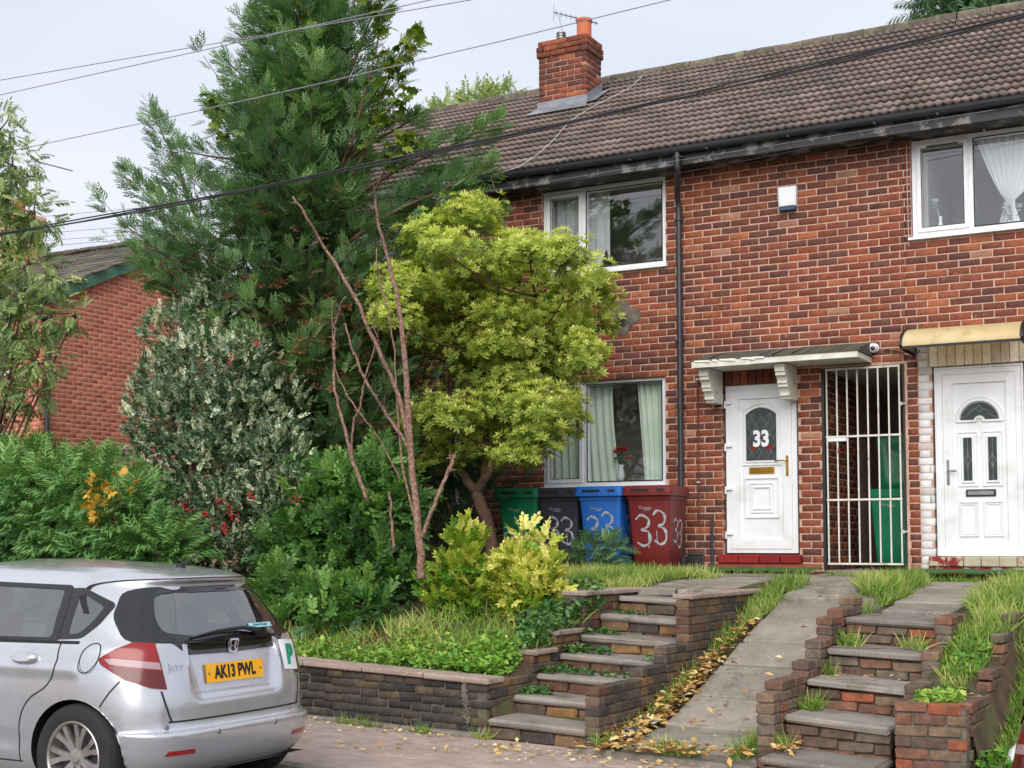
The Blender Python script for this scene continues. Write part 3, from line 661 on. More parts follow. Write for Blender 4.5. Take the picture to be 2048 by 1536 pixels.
q = MB(); q.tube(smoothline([(-3.75, -.45, 6.35), (-3.75, -.44, 6.15), (-3.75, -.2, 5.95), (-3.75, -.09, 5.8), (-3.75, -.085, 1.3)], 4), .034, 10); q.build('downpipe', M['upvc'], HL, True)
window(H33, -2.49, -.775, 2.345, 3.705, -1.9, M['dirtyglass'], lab='ground floor window with pale curtains')
window(H33, -2.49, -.755, 5.105, 6.225, -1.9, M['glass'], lab='upper window reflecting the conifer')
window(HR, 2.28, 4.05, 5.105, 6.225, 2.93, M['glass'], vent=True, lab='upper window with tied net curtain')
window(HR, 4.51, 6.19, 2.345, 3.705, 5.1, M['glass'])
# ------------------------------------------------------------------ doors
def arch(x0, x1, z0, z1, rise, n=12):
    return [(x0, z0), (x1, z0)] + [(x1 - (x1 - x0) * i / n, z1 - rise + rise * math.sin(math.pi * i / n) ** .8) for i in range(n + 1)]
def fl(m_, y): return lambda x, z: (x, y, z)
def door33():
    y = .075; x0, x1, z0, z1 = .0, .88, 1.505, 3.525
    b = MB(); mring(b, x0, x1, z0, z1, .06, y - .02, y + .07); D = b.build('door', M['upvc'], H33); D['label'] = 'white front door with arched leaded glass and number 33'
    xa, xb, za, zb = x0 + .062, x1 - .062, z0 + .05, z1 - .062
    b = MB(); mring(b, xa, xb, za, zb, .105, y - .03, y + .03); b.build('door_leaf_frame', M['upvc'], D)
    ia, ib, ja, jb = xa + .105, xb - .105, za + .105, zb - .105
    b = MB(); b.box(ia - .004, ib + .004, y - .004, y + .02, ja - .004, jb + .004); b.build('door_panel', M['upvc'], D)
    gx0, gx1, gz0, gz1 = .262, .618, 2.62, 3.235
    b = MB(); bead(b, rect(ia, ib, ja, jb), .014, y - .004, .012)
    for (l, w, h) in ((arch(gx0 - .055, gx1 + .055, gz0 - .06, gz1 + .06, .10), .022, .018), (arch(gx0 - .022, gx1 + .022, gz0 - .022, gz1 + .022, .09), .03, .022),
                      (rect(.235, .645, 1.93, 2.40), .026, .02), (rect(.30, .58, 1.99, 2.335), .022, .016), (rect(.335, .545, 2.03, 2.29), .02, .02)): bead(b, l, w, y - .003, h)
    b.build('moulding', M['upvc'], D, 'auto')
    b = MB(); b.prism(arch(gx0 - .012, gx1 + .012, gz0 - .012, gz1 + .012, .09), fl(0, y - .012), fl(0, y - .002)); P = b.build('glass_panel', M['leadedglass'], D)
    b = MB(); yl = y - .0145
    cx, cz = .44, 2.93
    for dx in (-.24, -.12, 0, .12, .24):
        for sg in (1, -1):
            pts = []
            for i in range(30):
                t = i / 29; z = gz0 + .01 + t * (gz1 - gz0 - .06); x = cx + dx + sg * (z - cz) * .55
                if gx0 < x < gx1: pts.append((x, z))
            if len(pts) > 1: ribbon(b, [pts[0], pts[-1]], .004, lambda a, c: (a, yl, c))
    for sg in (1, -1):
        ribbon(b, smoothline([(cx + sg * .02, 3.0), (cx + sg * .09, 3.06), (cx + sg * .13, 3.13), (cx + sg * .08, 3.16), (cx + sg * .1, 3.09)]), .004, lambda a, c: (a, yl - .001, c))
    b.build('lead_strips', M['leadline'], P, fix=False)
    b = MB()
    for sg in (1, -1): b.prism(roundpoly([(cx + sg * .1 - .045, 2.74), (cx + sg * .1 + .045, 2.74), (cx + sg * .1 + .03, 2.8), (cx + sg * .1 - .03, 2.8)], .02), fl(0, yl - .002), fl(0, yl))
    b.build('red_glass_flower', M['redsill'], P)
    V, Fc = text_geo('33', .26, 0, .011, .80); b = MB(); b.add([(cx + v[0], yl - .004, 2.865 + v[1]) for v in V], Fc); b.build('house_number', M['upvc'], D, fix=False)
    b = MB(); b.bev(.285, .60, y - .02, y - .004, 2.45, 2.53, .006); L_ = b.build('letter_plate', M['gold'], D)
    b = MB(); b.bev(.305, .58, y - .027, y - .02, 2.468, 2.512, .004); b.build('flap', M['darkgold'], L_)
    xh = xb - .055
    b = MB(); b.bev(xh - .016, xh + .016, y - .045, y - .03, 2.42, 2.66, .006); b.lathe([(.0, -.054), (.011, -.054), (.011, -.04)], (xh, y, 2.46), 'y', 12)
    b.tube(smoothline([(xh, y - .04, 2.60), (xh, y - .075, 2.60), (xh - .03, y - .085, 2.60), (xh - .14, y - .08, 2.597)], 4), .009, 8); b.build('handle', M['gold'], D, 'auto')
    for z in (1.72, 2.26, 2.78, 3.30):
        b = MB(); b.bev(x0 - .012, x0 + .085, y - .055, y - .02, z, z + .045, .006); b.tube([(x0 - .004, y - .042, z - .045), (x0 - .004, y - .042, z + .02)], .012, 8); b.build('hinge', M['upvc'], D, 'auto')
door33()
DS = MB(); DS.box(-.09, .955, -.065, .2, Z0, 1.376); DS.box(-.03, .91, -.02, .2, 1.376, 1.40); S = DS.build('door_step', M['brick'], H33)
for k in range(4):
    b = MB(); x = -.075 + k * .257; b.bev(x + .002, x + .253, -.09, .1, 1.38, 1.487, .012, .0015); b.build('tile', M['redsill'], S)
def door_right():
    y = .06; x0, x1, z0, z1 = 2.485, 3.435, 1.475, 3.59
    b = MB(); mring(b, x0, x1, z0, z1, .085, y - .035, y + .07); bead(b, rect(x0 + .012, x1 - .012, z0 + .012, z1 - .012), .03, y - .035, .012); D = b.build('door', M['upvc'], HR, 'auto'); D['label'] = 'white front door with fan light and two narrow leaded panes'
    xa, xb, za, zb = x0 + .087, x1 - .087, z0 + .05, z1 - .087
    b = MB(); mring(b, xa, xb, za, zb, .10, y - .028, y + .03); b.build('door_leaf_frame', M['upvc'], D)
    ia, ib, ja, jb = xa + .10, xb - .10, za + .10, zb - .10; cx = (xa + xb) / 2
    b = MB(); b.box(ia - .004, ib + .004, y - .004, y + .02, ja - .004, jb + .004); b.build('door_panel', M['upvc'], D)
    zf = 2.975; n = 18
    fan = lambda R, r: [(cx + R * math.cos(a), zf + R * 1.02 * math.sin(a)) for a in np.linspace(0, math.pi, n)] + [(cx + r * math.cos(a), zf + r * math.sin(a)) for a in np.linspace(math.pi, 0, 9)]
    g = MB(); g.prism(fan(.205, .065), fl(0, y - .014), fl(0, y - .003)); P = g.build('fan_light', M['leadedglass'], D)
    m = MB(); bead(m, fan(.228, .045), .036, y - .003, .024); bead(m, fan(.262, .02), .016, y - .003, .014)
    for sx in (-1, 1):
        a, c = sorted((cx + sx * .075, cx + sx * .19)); bead(m, rect(a, c, 2.30, 2.80), .032, y - .003, .022); bead(m, rect(a - .045, c + .045, 2.255, 2.85), .016, y - .003, .014)
        bead(m, rect(a - .04, c + .04, 1.70, 2.075), .022, y - .003, .018); bead(m, rect(a - .015, c + .015, 1.725, 2.05), .016, y - .003, .012)
        g = MB(); g.prism(rect(a, c, 2.30, 2.80), fl(0, y - .014), fl(0, y - .003)); gp = g.build('glass_panel', M['leadedglass'], D)
        r = MB(); xm = (a + c) / 2
        ribbon(r, [(xm, 2.31), (xm, 2.79)], .005, fl(0, y - .016)); ribbon(r, smoothline([(xm, 2.62), (xm - .015, 2.57), (xm - .045, 2.54), (xm - .015, 2.51), (xm, 2.45), (xm + .015, 2.51), (xm + .045, 2.54), (xm + .015, 2.57), (xm, 2.62)], 3), .006, fl(0, y - .017)); r.build('lead_strips', M['leadline'], gp, fix=False)
    m.build('moulding', M['upvc'], D, 'auto')
    r = MB(); zc = zf + .135
    ribbon(r, [(cx, zc + .04), (cx + .035, zc), (cx, zc - .04), (cx - .035, zc), (cx, zc + .04)], .007, fl(0, y - .017))
    for sx in (-1, 1): ribbon(r, smoothline([(cx + sx * .035, zc), (cx + sx * .09, zc - .02), (cx + sx * .12, zc - .07), (cx + sx * .19, zc - .1)], 4), .005, fl(0, y - .017))
    r.build('lead_strips', M['leadline'], P, fix=False)
    b = MB(); b.bev(cx - .16, cx + .16, y - .02, y - .004, 2.135, 2.215, .006); L_ = b.build('letter_plate', M['black'], D); b = MB(); b.bev(cx - .14, cx + .14, y - .028, y - .02, 2.152, 2.2, .004); b.build('flap', M['steel'], L_)
    xh = xa + .045
    b = MB(); b.bev(xh - .014, xh + .014, y - .044, y - .028, 2.27, 2.55, .006); b.lathe([(0, -.052), (.009, -.052), (.009, -.04)], (xh, y, 2.32), 'y', 10); b.tube(smoothline([(xh, y - .04, 2.425), (xh, y - .07, 2.425), (xh + .03, y - .078, 2.425), (xh + .1, y - .074, 2.425)], 4), [.007] * 9 + [.011, .013, .014, .01], 8); b.build('handle', M['steel'], D, 'auto')
door_right()
DS = MB(); DS.box(2.40, 3.52, -.055, .2, Z0, 1.36); S = DS.build('door_step', M['peelsill'], HR)
for k in range(6):
    b = MB(); x = 2.405 + k * .187; b.bev(x + .002, x + .184, -.085, .1, 1.362, 1.472, .01, .002); b.build('tile', M['peelsill'], S)

# ------------------------------------------------------------------ canopies
c = thing('door_canopy', 'flat white peeling door canopy with felt top over the 33 door', 'canopy', (.8, -.3, 3.7))
b = MB(); n = 26
for i in range(n):
    xa, xb = -.19 + i * 2.0 / n, -.19 + (i + 1) * 2.0 / n; k = random.uniform(-.006, .01)
    b.add([(xa, -.62, 3.775 + k), (xb, -.62, 3.775 + k), (xb, -.005, 3.93 + k * .5), (xa, -.005, 3.93), (xa, -.62, 3.758), (xb, -.62, 3.758)], [(0, 1, 2, 3), (4, 5, 1, 0)])
b.add([(1.81, -.62, 3.758), (1.81, -.005, 3.758), (1.81, -.005, 3.93), (1.81, -.62, 3.78), (-.19, -.62, 3.758), (-.19, -.005, 3.758), (-.19, -.005, 3.93), (-.19, -.62, 3.78)], [(0, 1, 2, 3), (7, 6, 5, 4)])
b.build('felt_covering', M['felt'], c)
b = MB(); b.box(-.175, .55, -.615, -.59, 3.685, 3.757); b.box(.553, 1.79, -.61, -.585, 3.69, 3.765); b.box(1.775, 1.795, -.585, -.005, 3.69, 3.757); b.box(-.175, -.155, -.585, -.005, 3.69, 3.757); b.build('fascia_board', M['whitepaint'], c)
b = MB(); b.box(-.15, 1.77, -.585, -.005, 3.70, 3.715); b.build('soffit_board', M['whitepaint'], c)
b = MB()
for k in range(14):
    x = random.uniform(-.16, .6); w = random.uniform(.04, .2); b.add([(x, -.626, 3.752), (x + w, -.63, 3.75 - random.uniform(0, .02)), (x + w, -.622, 3.765), (x, -.62, 3.77)], [(0, 1, 2, 3)])
b.build('flaking_paint', M['whitepaint'], c, fix=False)
prof = [(0, 3.69), (-.5, 3.69), (-.5, 3.60), (-.475, 3.595), (-.475, 3.555), (-.43, 3.54), (-.41, 3.5), (-.41, 3.47), (-.385, 3.465), (-.385, 3.43), (-.34, 3.415), (-.315, 3.37), (-.315, 3.335), (-.28, 3.325), (-.27, 3.30), (0, 3.30)]
for x in (-.13, .80):
    b = MB(); b.prism(prof, lambda a, z: (x, a, z), lambda a, z: (x + .115, a, z)); b.box(x - .004, x + .119, -.40, -.02, 3.497, 3.505); b.build('bracket', M['whitepaint'], c)
c = thing('curved_canopy', 'curved yellowed plastic door canopy with black end arms beside the camera', 'canopy', (2.9, -.3, 3.8))
n = 12; V = []
arcp = [(-.64 * math.sin(a) ** .9, 3.77 + .25 * math.cos(a)) for a in np.linspace(0.0, math.pi / 2, n)]
for x in (2.29, 2.66, 3.05, 3.52): V += [(x, p[0] - .01, p[1]) for p in arcp]
V += [(v[0], v[1], v[2] - .008) for v in V]
b = MB(); N = 4 * n; b.add(V, [(r * n + i, r * n + i + 1, (r + 1) * n + i + 1, (r + 1) * n + i) for r in range(3) for i in range(n - 1)] + [(N + r * n + i + n, N + (r + 1) * n + i + 1, N + r * n + i + 1, N + r * n + i) for r in range(3) for i in range(n - 1)] + [(r * n + n - 1, (r + 1) * n + n - 1, N + (r + 1) * n + n - 1, N + r * n + n - 1) for r in range(3)])
b.build('canopy_sheet', M['yellowpoly'], c, True)
for x in (2.275, 3.525):
    b = MB(); b.ring([(p[0] - .012, p[1] + .012) for p in arcp] + [(-.01, 3.74)], [(p[0] * .94 - .008, p[1] - .03) for p in arcp] + [(-.012, 3.77)], lambda a, z: (x - .015, a, z), lambda a, z: (x + .015, a, z)); b.build('end_arm', M['black'], c)
b = MB(); b.box(2.3, 3.51, -.02, -.002, 3.98, 4.03); b.build('wall_bar', M['felt'], c)
b = MB(); b.box(2.3, 3.51, -.645, -.63, 3.74, 3.765); b.build('front_bar', M['black'], c)

# ------------------------------------------------------------------ wall fittings (things fixed on the facade)
def pipe(name, label, cat, pts, r, m, smooth=True, n=10, parent=None, clips=()):
    b = MB(); b.tube(pts, r, n)
    for p in clips: b.lathe([(r, -.02), (r + .008, -.02), (r + .008, .02), (r, .02)], p, 'z', 12); b.box(p[0] - r - .03, p[0] + r + .03, p[1] + r * .4, p[1] + r * .7, p[2] - .014, p[2] + .014)
    o = b.build(name, m, parent, 'auto'); return tag(o, label, cat)
pipe('downpipe', 'black downpipe with swan neck between window and the 33 door', 'downpipe', smoothline([(-.40, -.45, 6.36), (-.40, -.45, 6.2), (-.41, -.41, 6.12), (-.52, -.16, 5.9), (-.535, -.085, 5.78), (-.535, -.085, 5.5)], 5) + [(-.535, -.085, 1.33)], .036, M['blackpvc'], clips=((-.535, -.085, 5.62), (-.535, -.085, 4.1), (-.535, -.085, 3.3), (-.535, -.085, 2.15), (-.40, -.45, 6.3)))
pipe('thin_pipe', 'thin rusty pipe running down beside the 33 door', 'pipe', [(-.33, -.025, 3.62), (-.33, -.025, 1.86), (-.30, -.02, 1.83)], .009, M['copper'], clips=())
for z, w_ in ((3.62, 'upper'), (2.36, 'lower')):
    b = MB(); b.bev(-.35, -.31, -.04, -.003, z - .008, z + .012, .003); tag(b.build('pipe_clip', M['whitecable']), w_ + ' small white clip on the thin rusty pipe', 'pipe clip', 'clips on the thin pipe')
pipe('stub_pipe', 'short dark upright pipe stub beside the 33 door step', 'pipe', [(-.15, -.06, 1.28), (-.15, -.06, 1.92)], .018, M['blackpvc'])
o = thing('alarm_box', 'white burglar alarm box with blue base high on wall', 'alarm box', (.84, 0, 5.6))
b = MB(); b.add([(x, y, z) for (y, i) in ((-.002, 0), (-.07, .0), (-.085, .02)) for (x, z) in ((.735 + i, 5.62 + i * .4), (.945 - i, 5.62 + i * .4), (.955 - i, 5.86 - i), (.725 + i, 5.86 - i))], [(8, 9, 10, 11)] + [(a + k, a + (k + 1) % 4, a + (k + 1) % 4 + 4, a + k + 4) for a in (0, 4) for k in range(4)]); b.build('cover', M['upvc'], o)
b = MB(); b.bev(.74, .94, -.08, -.003, 5.575, 5.618, .006); b.build('base', M['alarmblue'], o)
o = thing('security_camera', 'small white dome security camera above the metal gate', 'camera', (1.83, -.05, 3.85))
b = MB(); b.lathe([(0, .0), (.055, .0), (.055, -.02), (.045, -.03), (.045, -.05)], (1.83, -.002, 3.86), 'y', 18); b.build('mount', M['upvc'], o, 'auto')
b = MB(); b.lathe([(0, -.14), (.03, -.138), (.05, -.125), (.056, -.1), (.05, -.07), (.03, -.05), (0, -.045)], (1.83, -.0, 3.85), 'y', 18); b.build('housing', M['upvc'], o, True)
b = MB(); b.lathe([(0, -.147), (.018, -.146), (.026, -.137)], (1.845, -.004, 3.842), 'y', 14); b.build('lens', M['glossblack'], o, True)
o = thing('flue_outlet', 'round grey boiler flue on patched wall beside yellow-green shrub', 'flue', (-1.36, -.05, 4.45))
b = MB(); b.lathe([(.0, -.12), (.05, -.12), (.06, -.11), (.06, -.0)], (-1.36, 0, 4.45), 'y', 18); b.lathe([(.075, -.02), (.1, -.02), (.1, -.0)], (-1.36, 0, 4.45), 'y', 18); b.build('pipe_end', M['felt'], o, 'auto')
b = MB(); n = 22; pts = [(-1.33 + .2 * math.cos(a) * (1 + .25 * math.sin(3 * a + 1)), 4.47 + .2 * math.sin(a) * (1 + .2 * math.cos(4 * a))) for a in np.linspace(0, 2 * math.pi, n, endpoint=False)]
b.prism(pts, lambda x, z: (x, -.009, z), lambda x, z: (x, .0, z)); b.build('mortar_patch', M['mortar_dk'], o)
o = thing('air_brick', 'square dark air vent at the foot of wall by the downpipe', 'vent', (-.4, 0, 1.4))
b = MB(); mring(b, -.5, -.27, 1.33, 1.5, .012, -.012, .0)
for k in range(7):
    b.box(-.49 + k * .032, -.484 + k * .032, -.008, 0, 1.335, 1.495)
for k in range(5): b.box(-.495, -.275, -.009, 0, 1.345 + k * .034, 1.352 + k * .034)
b.build('grille', M['felt'], o); b = MB(); b.box(-.495, -.275, -.004, -.001, 1.335, 1.495); b.build('backing', M['black'], o)

# ------------------------------------------------------------------ gate
g = thing('metal_gate', 'white barred metal security gate across the passage', 'gate', (1.7, -.03, 1.36))
yg = -.045; gx = lambda t, z: 1.275 + t * .835 + 0 * z
for k in range(8):
    b = MB(); t = k / 7; b.box(gx(t, 0) - .008, gx(t, 0) + .008, yg - .008, yg + .008, 1.40, 3.625); b.build('bar', M['whitepaint'], g)
for z in (1.385, 2.12, 2.85, 3.635):
    b = MB(); b.box(1.262, 2.123, yg - .014, yg + .014, z - .011, z + .011); b.build('cross_rail', M['whitepaint'], g)
b = MB(); b.bev(1.285, 1.5, yg - .02, yg + .02, 2.795, 2.835, .004); b.build('lock_plate', M['upvc'], g)
b = MB(); b.bev(1.40, 1.43, yg - .022, yg - .012, 2.66, 2.72, .004); b.build('tag', M['redsill'], g)
for z in (1.75, 3.2): b = MB(); b.lathe([(0, -.02), (.016, -.02), (.016, .02), (0, .02)], (2.125, yg, z), 'z', 10); b.box(2.125, 2.185, yg - .006, yg + .006, z - .008, z + .008); b.build('hinge', M['whitecable'], g)
b = MB(); b.box(1.2, 1.235, -.01, .05, 1.32, 3.655); b.box(2.137, 2.16, -.01, .05, 1.32, 3.655); b.box(1.235, 2.137, -.01, .05, 3.632 + .02, 3.66); tag(b.build('gate_frame', M['black']), 'dark frame lining the passage opening behind white gate', 'frame')

# ------------------------------------------------------------------ behind the windows
curtain('curtain', 'pale green curtain at left of ground floor window', -2.46, -1.45, 2.36, 3.72, .2, M['curtain'], 9, gather=lambda t: (-2.46, -1.58 + .12 * (1 - t) ** 2))
curtain('curtain', 'pale green curtain at right of ground floor window', -1.2, -.78, 2.36, 3.72, .2, M['curtain'], 6, gather=lambda t: (-1.24 + .11 * (1 - t) , -.76))
curtain('curtain', 'grey curtain hanging at left inside the upper window of house 33', -2.46, -1.62, 5.1, 6.25, .24, M['greycurtain'], 6)
curtain('net_curtain', 'white net curtain tied in the middle of right upper window', 2.95, 4.0, 5.12, 6.25, .17, M['upvc'], 11, .02, gather=lambda t: (3.285 - .34 * max(0, (t - .27) / .73) ** .8 - (.10 * ((.27 - t) / .27) ** .7 if t < .27 else 0), 3.345 + .69 * max(0, (t - .27) / .73) ** .8 + (.10 * ((.27 - t) / .27) ** .7 if t < .27 else 0)))
def flowers(name, label, c, n, r, col, leaf, vase, vm, spread=.12):
    t = thing(name, label, 'flowers', c)
    b = MB(); b.lathe([(0, 0), (vase[0] * .7, 0), (vase[0], vase[1] * .4), (vase[0] * .6, vase[1] * .8), (vase[0] * .75, vase[1])], c, n=14); b.build('vase', vm, t, True)
    st = MB(); hd = MB(); lf = MB()
    for k in range(n):
        a = random.uniform(0, 6.28); rr = spread * random.random() ** .5; h = vase[1] + random.uniform(.06, .2)
        p = np.array(c) + np.array([rr * math.cos(a), rr * math.sin(a) * .6, h]); st.tube([np.array(c) + np.array([0, 0, vase[1] * .8]), p], .003, 5)
        for q in range(7):
            th = q * .9; u = np.array([math.cos(th), math.sin(th) * .7, .5]) * r; w = np.array([-math.sin(th), math.cos(th), .2]) * r * .7
            hd.add([p, p + u * .6 + w * .6, p + u + np.array([0, 0, r * .3]), p + u * .6 - w * .6], [(0, 1, 2, 3)])
        for q in range(4):
            d = np.array([random.uniform(-1, 1), random.uniform(-1, 1), random.uniform(-.6, .5)]) * r * 1.8; m_ = p - np.array([0, 0, .05]); w = np.cross(d, [0, 0, 1.0]) * .25
            lf.add([m_, m_ + d * .5 + w, m_ + d, m_ + d * .5 - w], [(0, 1, 2, 3)])
    st.build('stems', leaf, t); hd.build('blooms', col, t, fix=False); lf.build('leaves', leaf, t, fix=False)
M['bloom_red'] = mat('red_petals', srgb(196, 40, 62), srgb(160, 24, 46), .6); M['bloom_white'] = mat('white_petals', srgb(226, 228, 226), None, .6); M['stalk'] = mat('dark_leaf_green', srgb(48, 84, 46), srgb(34, 62, 34), .6)
flowers('vase_of_flowers', 'red flowers in a vase on the ground floor window sill', (-1.46, .19, 2.4), 5, .055, M['bloom_red'], M['stalk'], (.05, .22), M['greycurtain'])
flowers('vase_of_flowers', 'small white posy on the right upper window sill', (3.33, .19, 5.15), 22, .026, M['bloom_white'], M['stalk'], (.05, .06), M['upvc'], .11)
flowers('vase_of_flowers', 'pale dried flower stem in the narrow right upper pane', (2.56, .19, 5.15), 4, .04, M['bloom_white'], M['greycurtain'], (.03, .2), M['upvc'], .07)
b = MB(); b.add([(-1.74, .17, 5.17), (-1.6, .17, 5.17), (-1.6, .27, 5.17), (-1.74, .27, 5.17), (-1.655, .2, 5.42)], [(0, 1, 4), (1, 2, 4), (2, 3, 4), (3, 0, 4), (0, 3, 2, 1)]); tag(b.build('ornament', M['glossblack']), 'small black pointed ornament on the upper window sill', 'ornament')

# ------------------------------------------------------------------ wheelie bins
def bin_mat(n, c): return mat(n, srgb(*c), srgb(*[int(v * .9) for v in c]), .42, 3, c3=srgb(*[int(v * .75 + 30) for v in c]), s3=3, lo3=.6, hi3=.85, bmp=.08, bscale=30)
M['b_green'] = bin_mat('green_bin_plastic', (22, 126, 84)); M['b_black'] = bin_mat('dark_grey_bin_plastic', (58, 60, 70)); M['b_blue'] = bin_mat('blue_bin_plastic', (44, 112, 204)); M['b_red'] = bin_mat('maroon_bin_plastic', (118, 38, 40))
M['spray'] = mat('white_spray_paint', srgb(190, 192, 200), srgb(140, 142, 152), .8, 40)
def strokes_3(cx, cz, w, h):
    return smoothline([(cx - w * .45, cz + h * .36), (cx - w * .1, cz + h * .5), (cx + w * .38, cz + h * .36), (cx + w * .3, cz + h * .12), (cx - w * .08, cz + h * .03), (cx + w * .36, cz - h * .06), (cx + w * .42, cz - h * .36), (cx + w * .02, cz - h * .5), (cx - w * .42, cz - h * .38)], 6)
def wheelie_bin(label, x, y, z, m, rot=0, marks=(), side=(), open_lid=False, crease=True):
    t = thing('wheelie_bin', label, 'wheelie bin', (x, y, z), 'wheelie bins by the wall')
    # local: front toward -Y, width .56, depth .66, body height .98
    def S(u, v, h):   # u -1..1 across, v -1..1 depth (front -1), h 0..1
        k = .80 + .20 * h
        return np.array([u * .27 * k, (v * .30 - .0) * (.76 + .24 * h) + .04 * (1 - h), .05 + h * .90])
    ca, sa = math.cos(rot), math.sin(rot)
    def Wd(p): return (x + p[0] * ca - p[1] * sa, y + p[0] * sa + p[1] * ca, z + p[2])
    b = MB(); lev = [0, .03, .3, .6, .86, .90, .90, 1.0]; sc = [.94, 1, 1, 1, 1, 1, 1.05, 1.06]; loop = roundpoly([(-1, -1), (1, -1), (1, 1), (-1, 1)], .16, 4); n = len(loop)
    for h, s in zip(lev, sc): b.V += [Wd(S(p[0] * s, p[1] * s, h)) for p in loop]
    for r in range(len(lev) - 1): b.F += [(r * n + i, r * n + (i + 1) % n, (r + 1) * n + (i + 1) % n, (r + 1) * n + i) for i in range(n)]
    b.F.append(tuple(range(n))[::-1]); B = b.build('body', m, t, 'auto')
    # lid
    b = MB(); rings = [(1.08, .955, 1), (1.15, .955, 1.0), (1.16, .995, 1.0), (1.12, 1.0, 1.0), (1.12, 1.06, 1.0), (1.06, 1.085, 1.0), (.86, 1.085, 1.0), (.83, 1.062, 1.0), (.55, 1.062, 1.0), (.5, 1.08, 1.0), (.2, 1.08, 1.0)]
    for s, h, q in rings: b.V += [Wd(np.array([p[0] * .27 * s * q, p[1] * .30 * s * q - .012, .05 + h * .90])) for p in loop]
    for r in range(len(rings) - 1): b.F += [(r * n + i, r * n + (i + 1) % n, (r + 1) * n + (i + 1) % n, (r + 1) * n + i) for i in range(n)]
    b.F.append(tuple((len(rings) - 1) * n + i for i in range(n)))
    if open_lid:   # hangs open against the front face
        b = MB(); b.V = []; b.F = []
        for s, d in ((1.0, .0), (1.0, .03), (.9, .06), (.62, .06), (.58, .045), (.2, .045)): b.V += [Wd(np.array([p[0] * .29 * s * (1 + .12 * p[1]), .30 - d * .6 + .03 * p[1], 1.30 + p[1] * .33 * s])) for p in loop]
        for r in range(5): b.F += [(r * n + i, r * n + (i + 1) % n, (r + 1) * n + (i + 1) % n, (r + 1) * n + i) for i in range(n)]
        b.F.append(tuple(5 * n + i for i in range(n)))
    lid = b.build('lid', m, t, 'auto')
    if not open_lid:
        for (a0, a1) in ((-.2, .03), (.13, .22)):
            q = MB(); q.V = [Wd(np.array([xx, -.352, zz])) for zz in (.955, .985) for xx in (a0, a1)] + [Wd(np.array([xx, -.325, zz])) for zz in (.955, .985) for xx in (a0, a1)]; q.F = [(0, 1, 3, 2), (4, 6, 7, 5), (0, 4, 5, 1), (2, 3, 7, 6), (0, 2, 6, 4), (1, 5, 7, 3)]; q.build('lid_slot', M['black'], lid)
    b = MB(); b.tube([Wd(np.array([-.22, .36, .97])), Wd(np.array([.22, .36, .97]))], .016, 8)
    for s in (-.22, 0, .22): b.tube([Wd(np.array([s, .27, .93])), Wd(np.array([s, .36, .97]))], .014, 6)
    b.build('handle', m, t)
    for s in (-1, 1):
        b = MB(); c0 = np.array([s * .25, .27, .1]); prof = [(.03, -.022), (.07, -.022), (.092, -.026), (.1, -.015), (.1, .015), (.092, .026), (.07, .022), (.03, .022)]
        N = 22
        for (r_, hh) in prof: b.V += [Wd(c0 + np.array([hh, r_ * math.cos(2 * math.pi * k / N), r_ * math.sin(2 * math.pi * k / N)])) for k in range(N)]
        for r in range(len(prof) - 1): b.F += [(r * N + i, r * N + (i + 1) % N, (r + 1) * N + (i + 1) % N, (r + 1) * N + i) for i in range(N)]
        b.build('wheel', M['rubber'], t, 'auto')
    if marks or side:
        fr = lambda a, c: Wd(S(a / (.27 * (.80 + .20 * c)), -1, c) + np.array([0, -.003, 0]))
        sd = lambda a, c: Wd(S(1, a / .27, c) + np.array([.003, 0, 0]))
        for (fn, ms) in ((fr, marks), (sd, side)):
            for (a, c, w, h) in ms:
                b = MB(); st = strokes_3(a, c, w, h); ribbon(b, st, [.027 + .009 * math.sin(i * .7 + a * 40) for i in range(len(st))], fn); b.build('sprayed_number', M['spray'], B, fix=False)
        for (a, c, w, h) in marks[:2]:
            b = MB(); xx = a + random.uniform(-.4, .4) * w; ribbon(b, [(xx, c - h * .1), (xx + .003, c - h * .1 - random.uniform(.08, .2))], .008, fr); b.build('paint_drip', M['spray'], B, fix=False)
    fr = lambda a, c: Wd(S(a / (.27 * (.80 + .20 * c)), -1, c) + np.array([0, -.0045, 0])); b = MB()
    for k, w in enumerate((.10, .12, .07)): ribbon(b, [(-.02 - w / 2, .80 - k * .018), (-.02 + w / 2, .80 - k * .018)], .006, fr)
    ribbon(b, [(-.1 + .018 * math.cos(a), .805 + .018 * math.sin(a)) for a in np.linspace(0, 6.0, 12)], .006, fr)
    b.build('printed_label', M['spray'], B, fix=False)
    return t
BY = -.62
wheelie_bin('green wheelie bin at left end of the row under the window', -2.36, BY - .02, 1.27, M['b_green'], .03, marks=((-.14, .36, .13, .26),), side=((-.03, .44, .18, .26),))
wheelie_bin('dark grey wheelie bin between the green and blue bins', -1.83, BY + .03, 1.27, M['b_black'], .05, marks=((-.08, .52, .15, .34), (.10, .5, .16, .36)))
wheelie_bin('blue wheelie bin in the row under the window', -1.23, BY - .06, 1.27, M['b_blue'], .04, marks=((-.1, .52, .16, .34), (.09, .56, .16, .36)), side=((.0, .52, .16, .36),))
wheelie_bin('maroon wheelie bin nearest the black downpipe', -.62, BY - .02, 1.27, M['b_red'], .04, marks=((-.08, .5, .19, .40), (.13, .54, .17, .44)), side=((-.06, .5, .17, .30), (.1, .46, .14, .36)))
wheelie_bin('green wheelie bin standing in the passage behind the white gate', 1.86, .85, 1.31, M['b_green'], 0.0, open_lid=True)
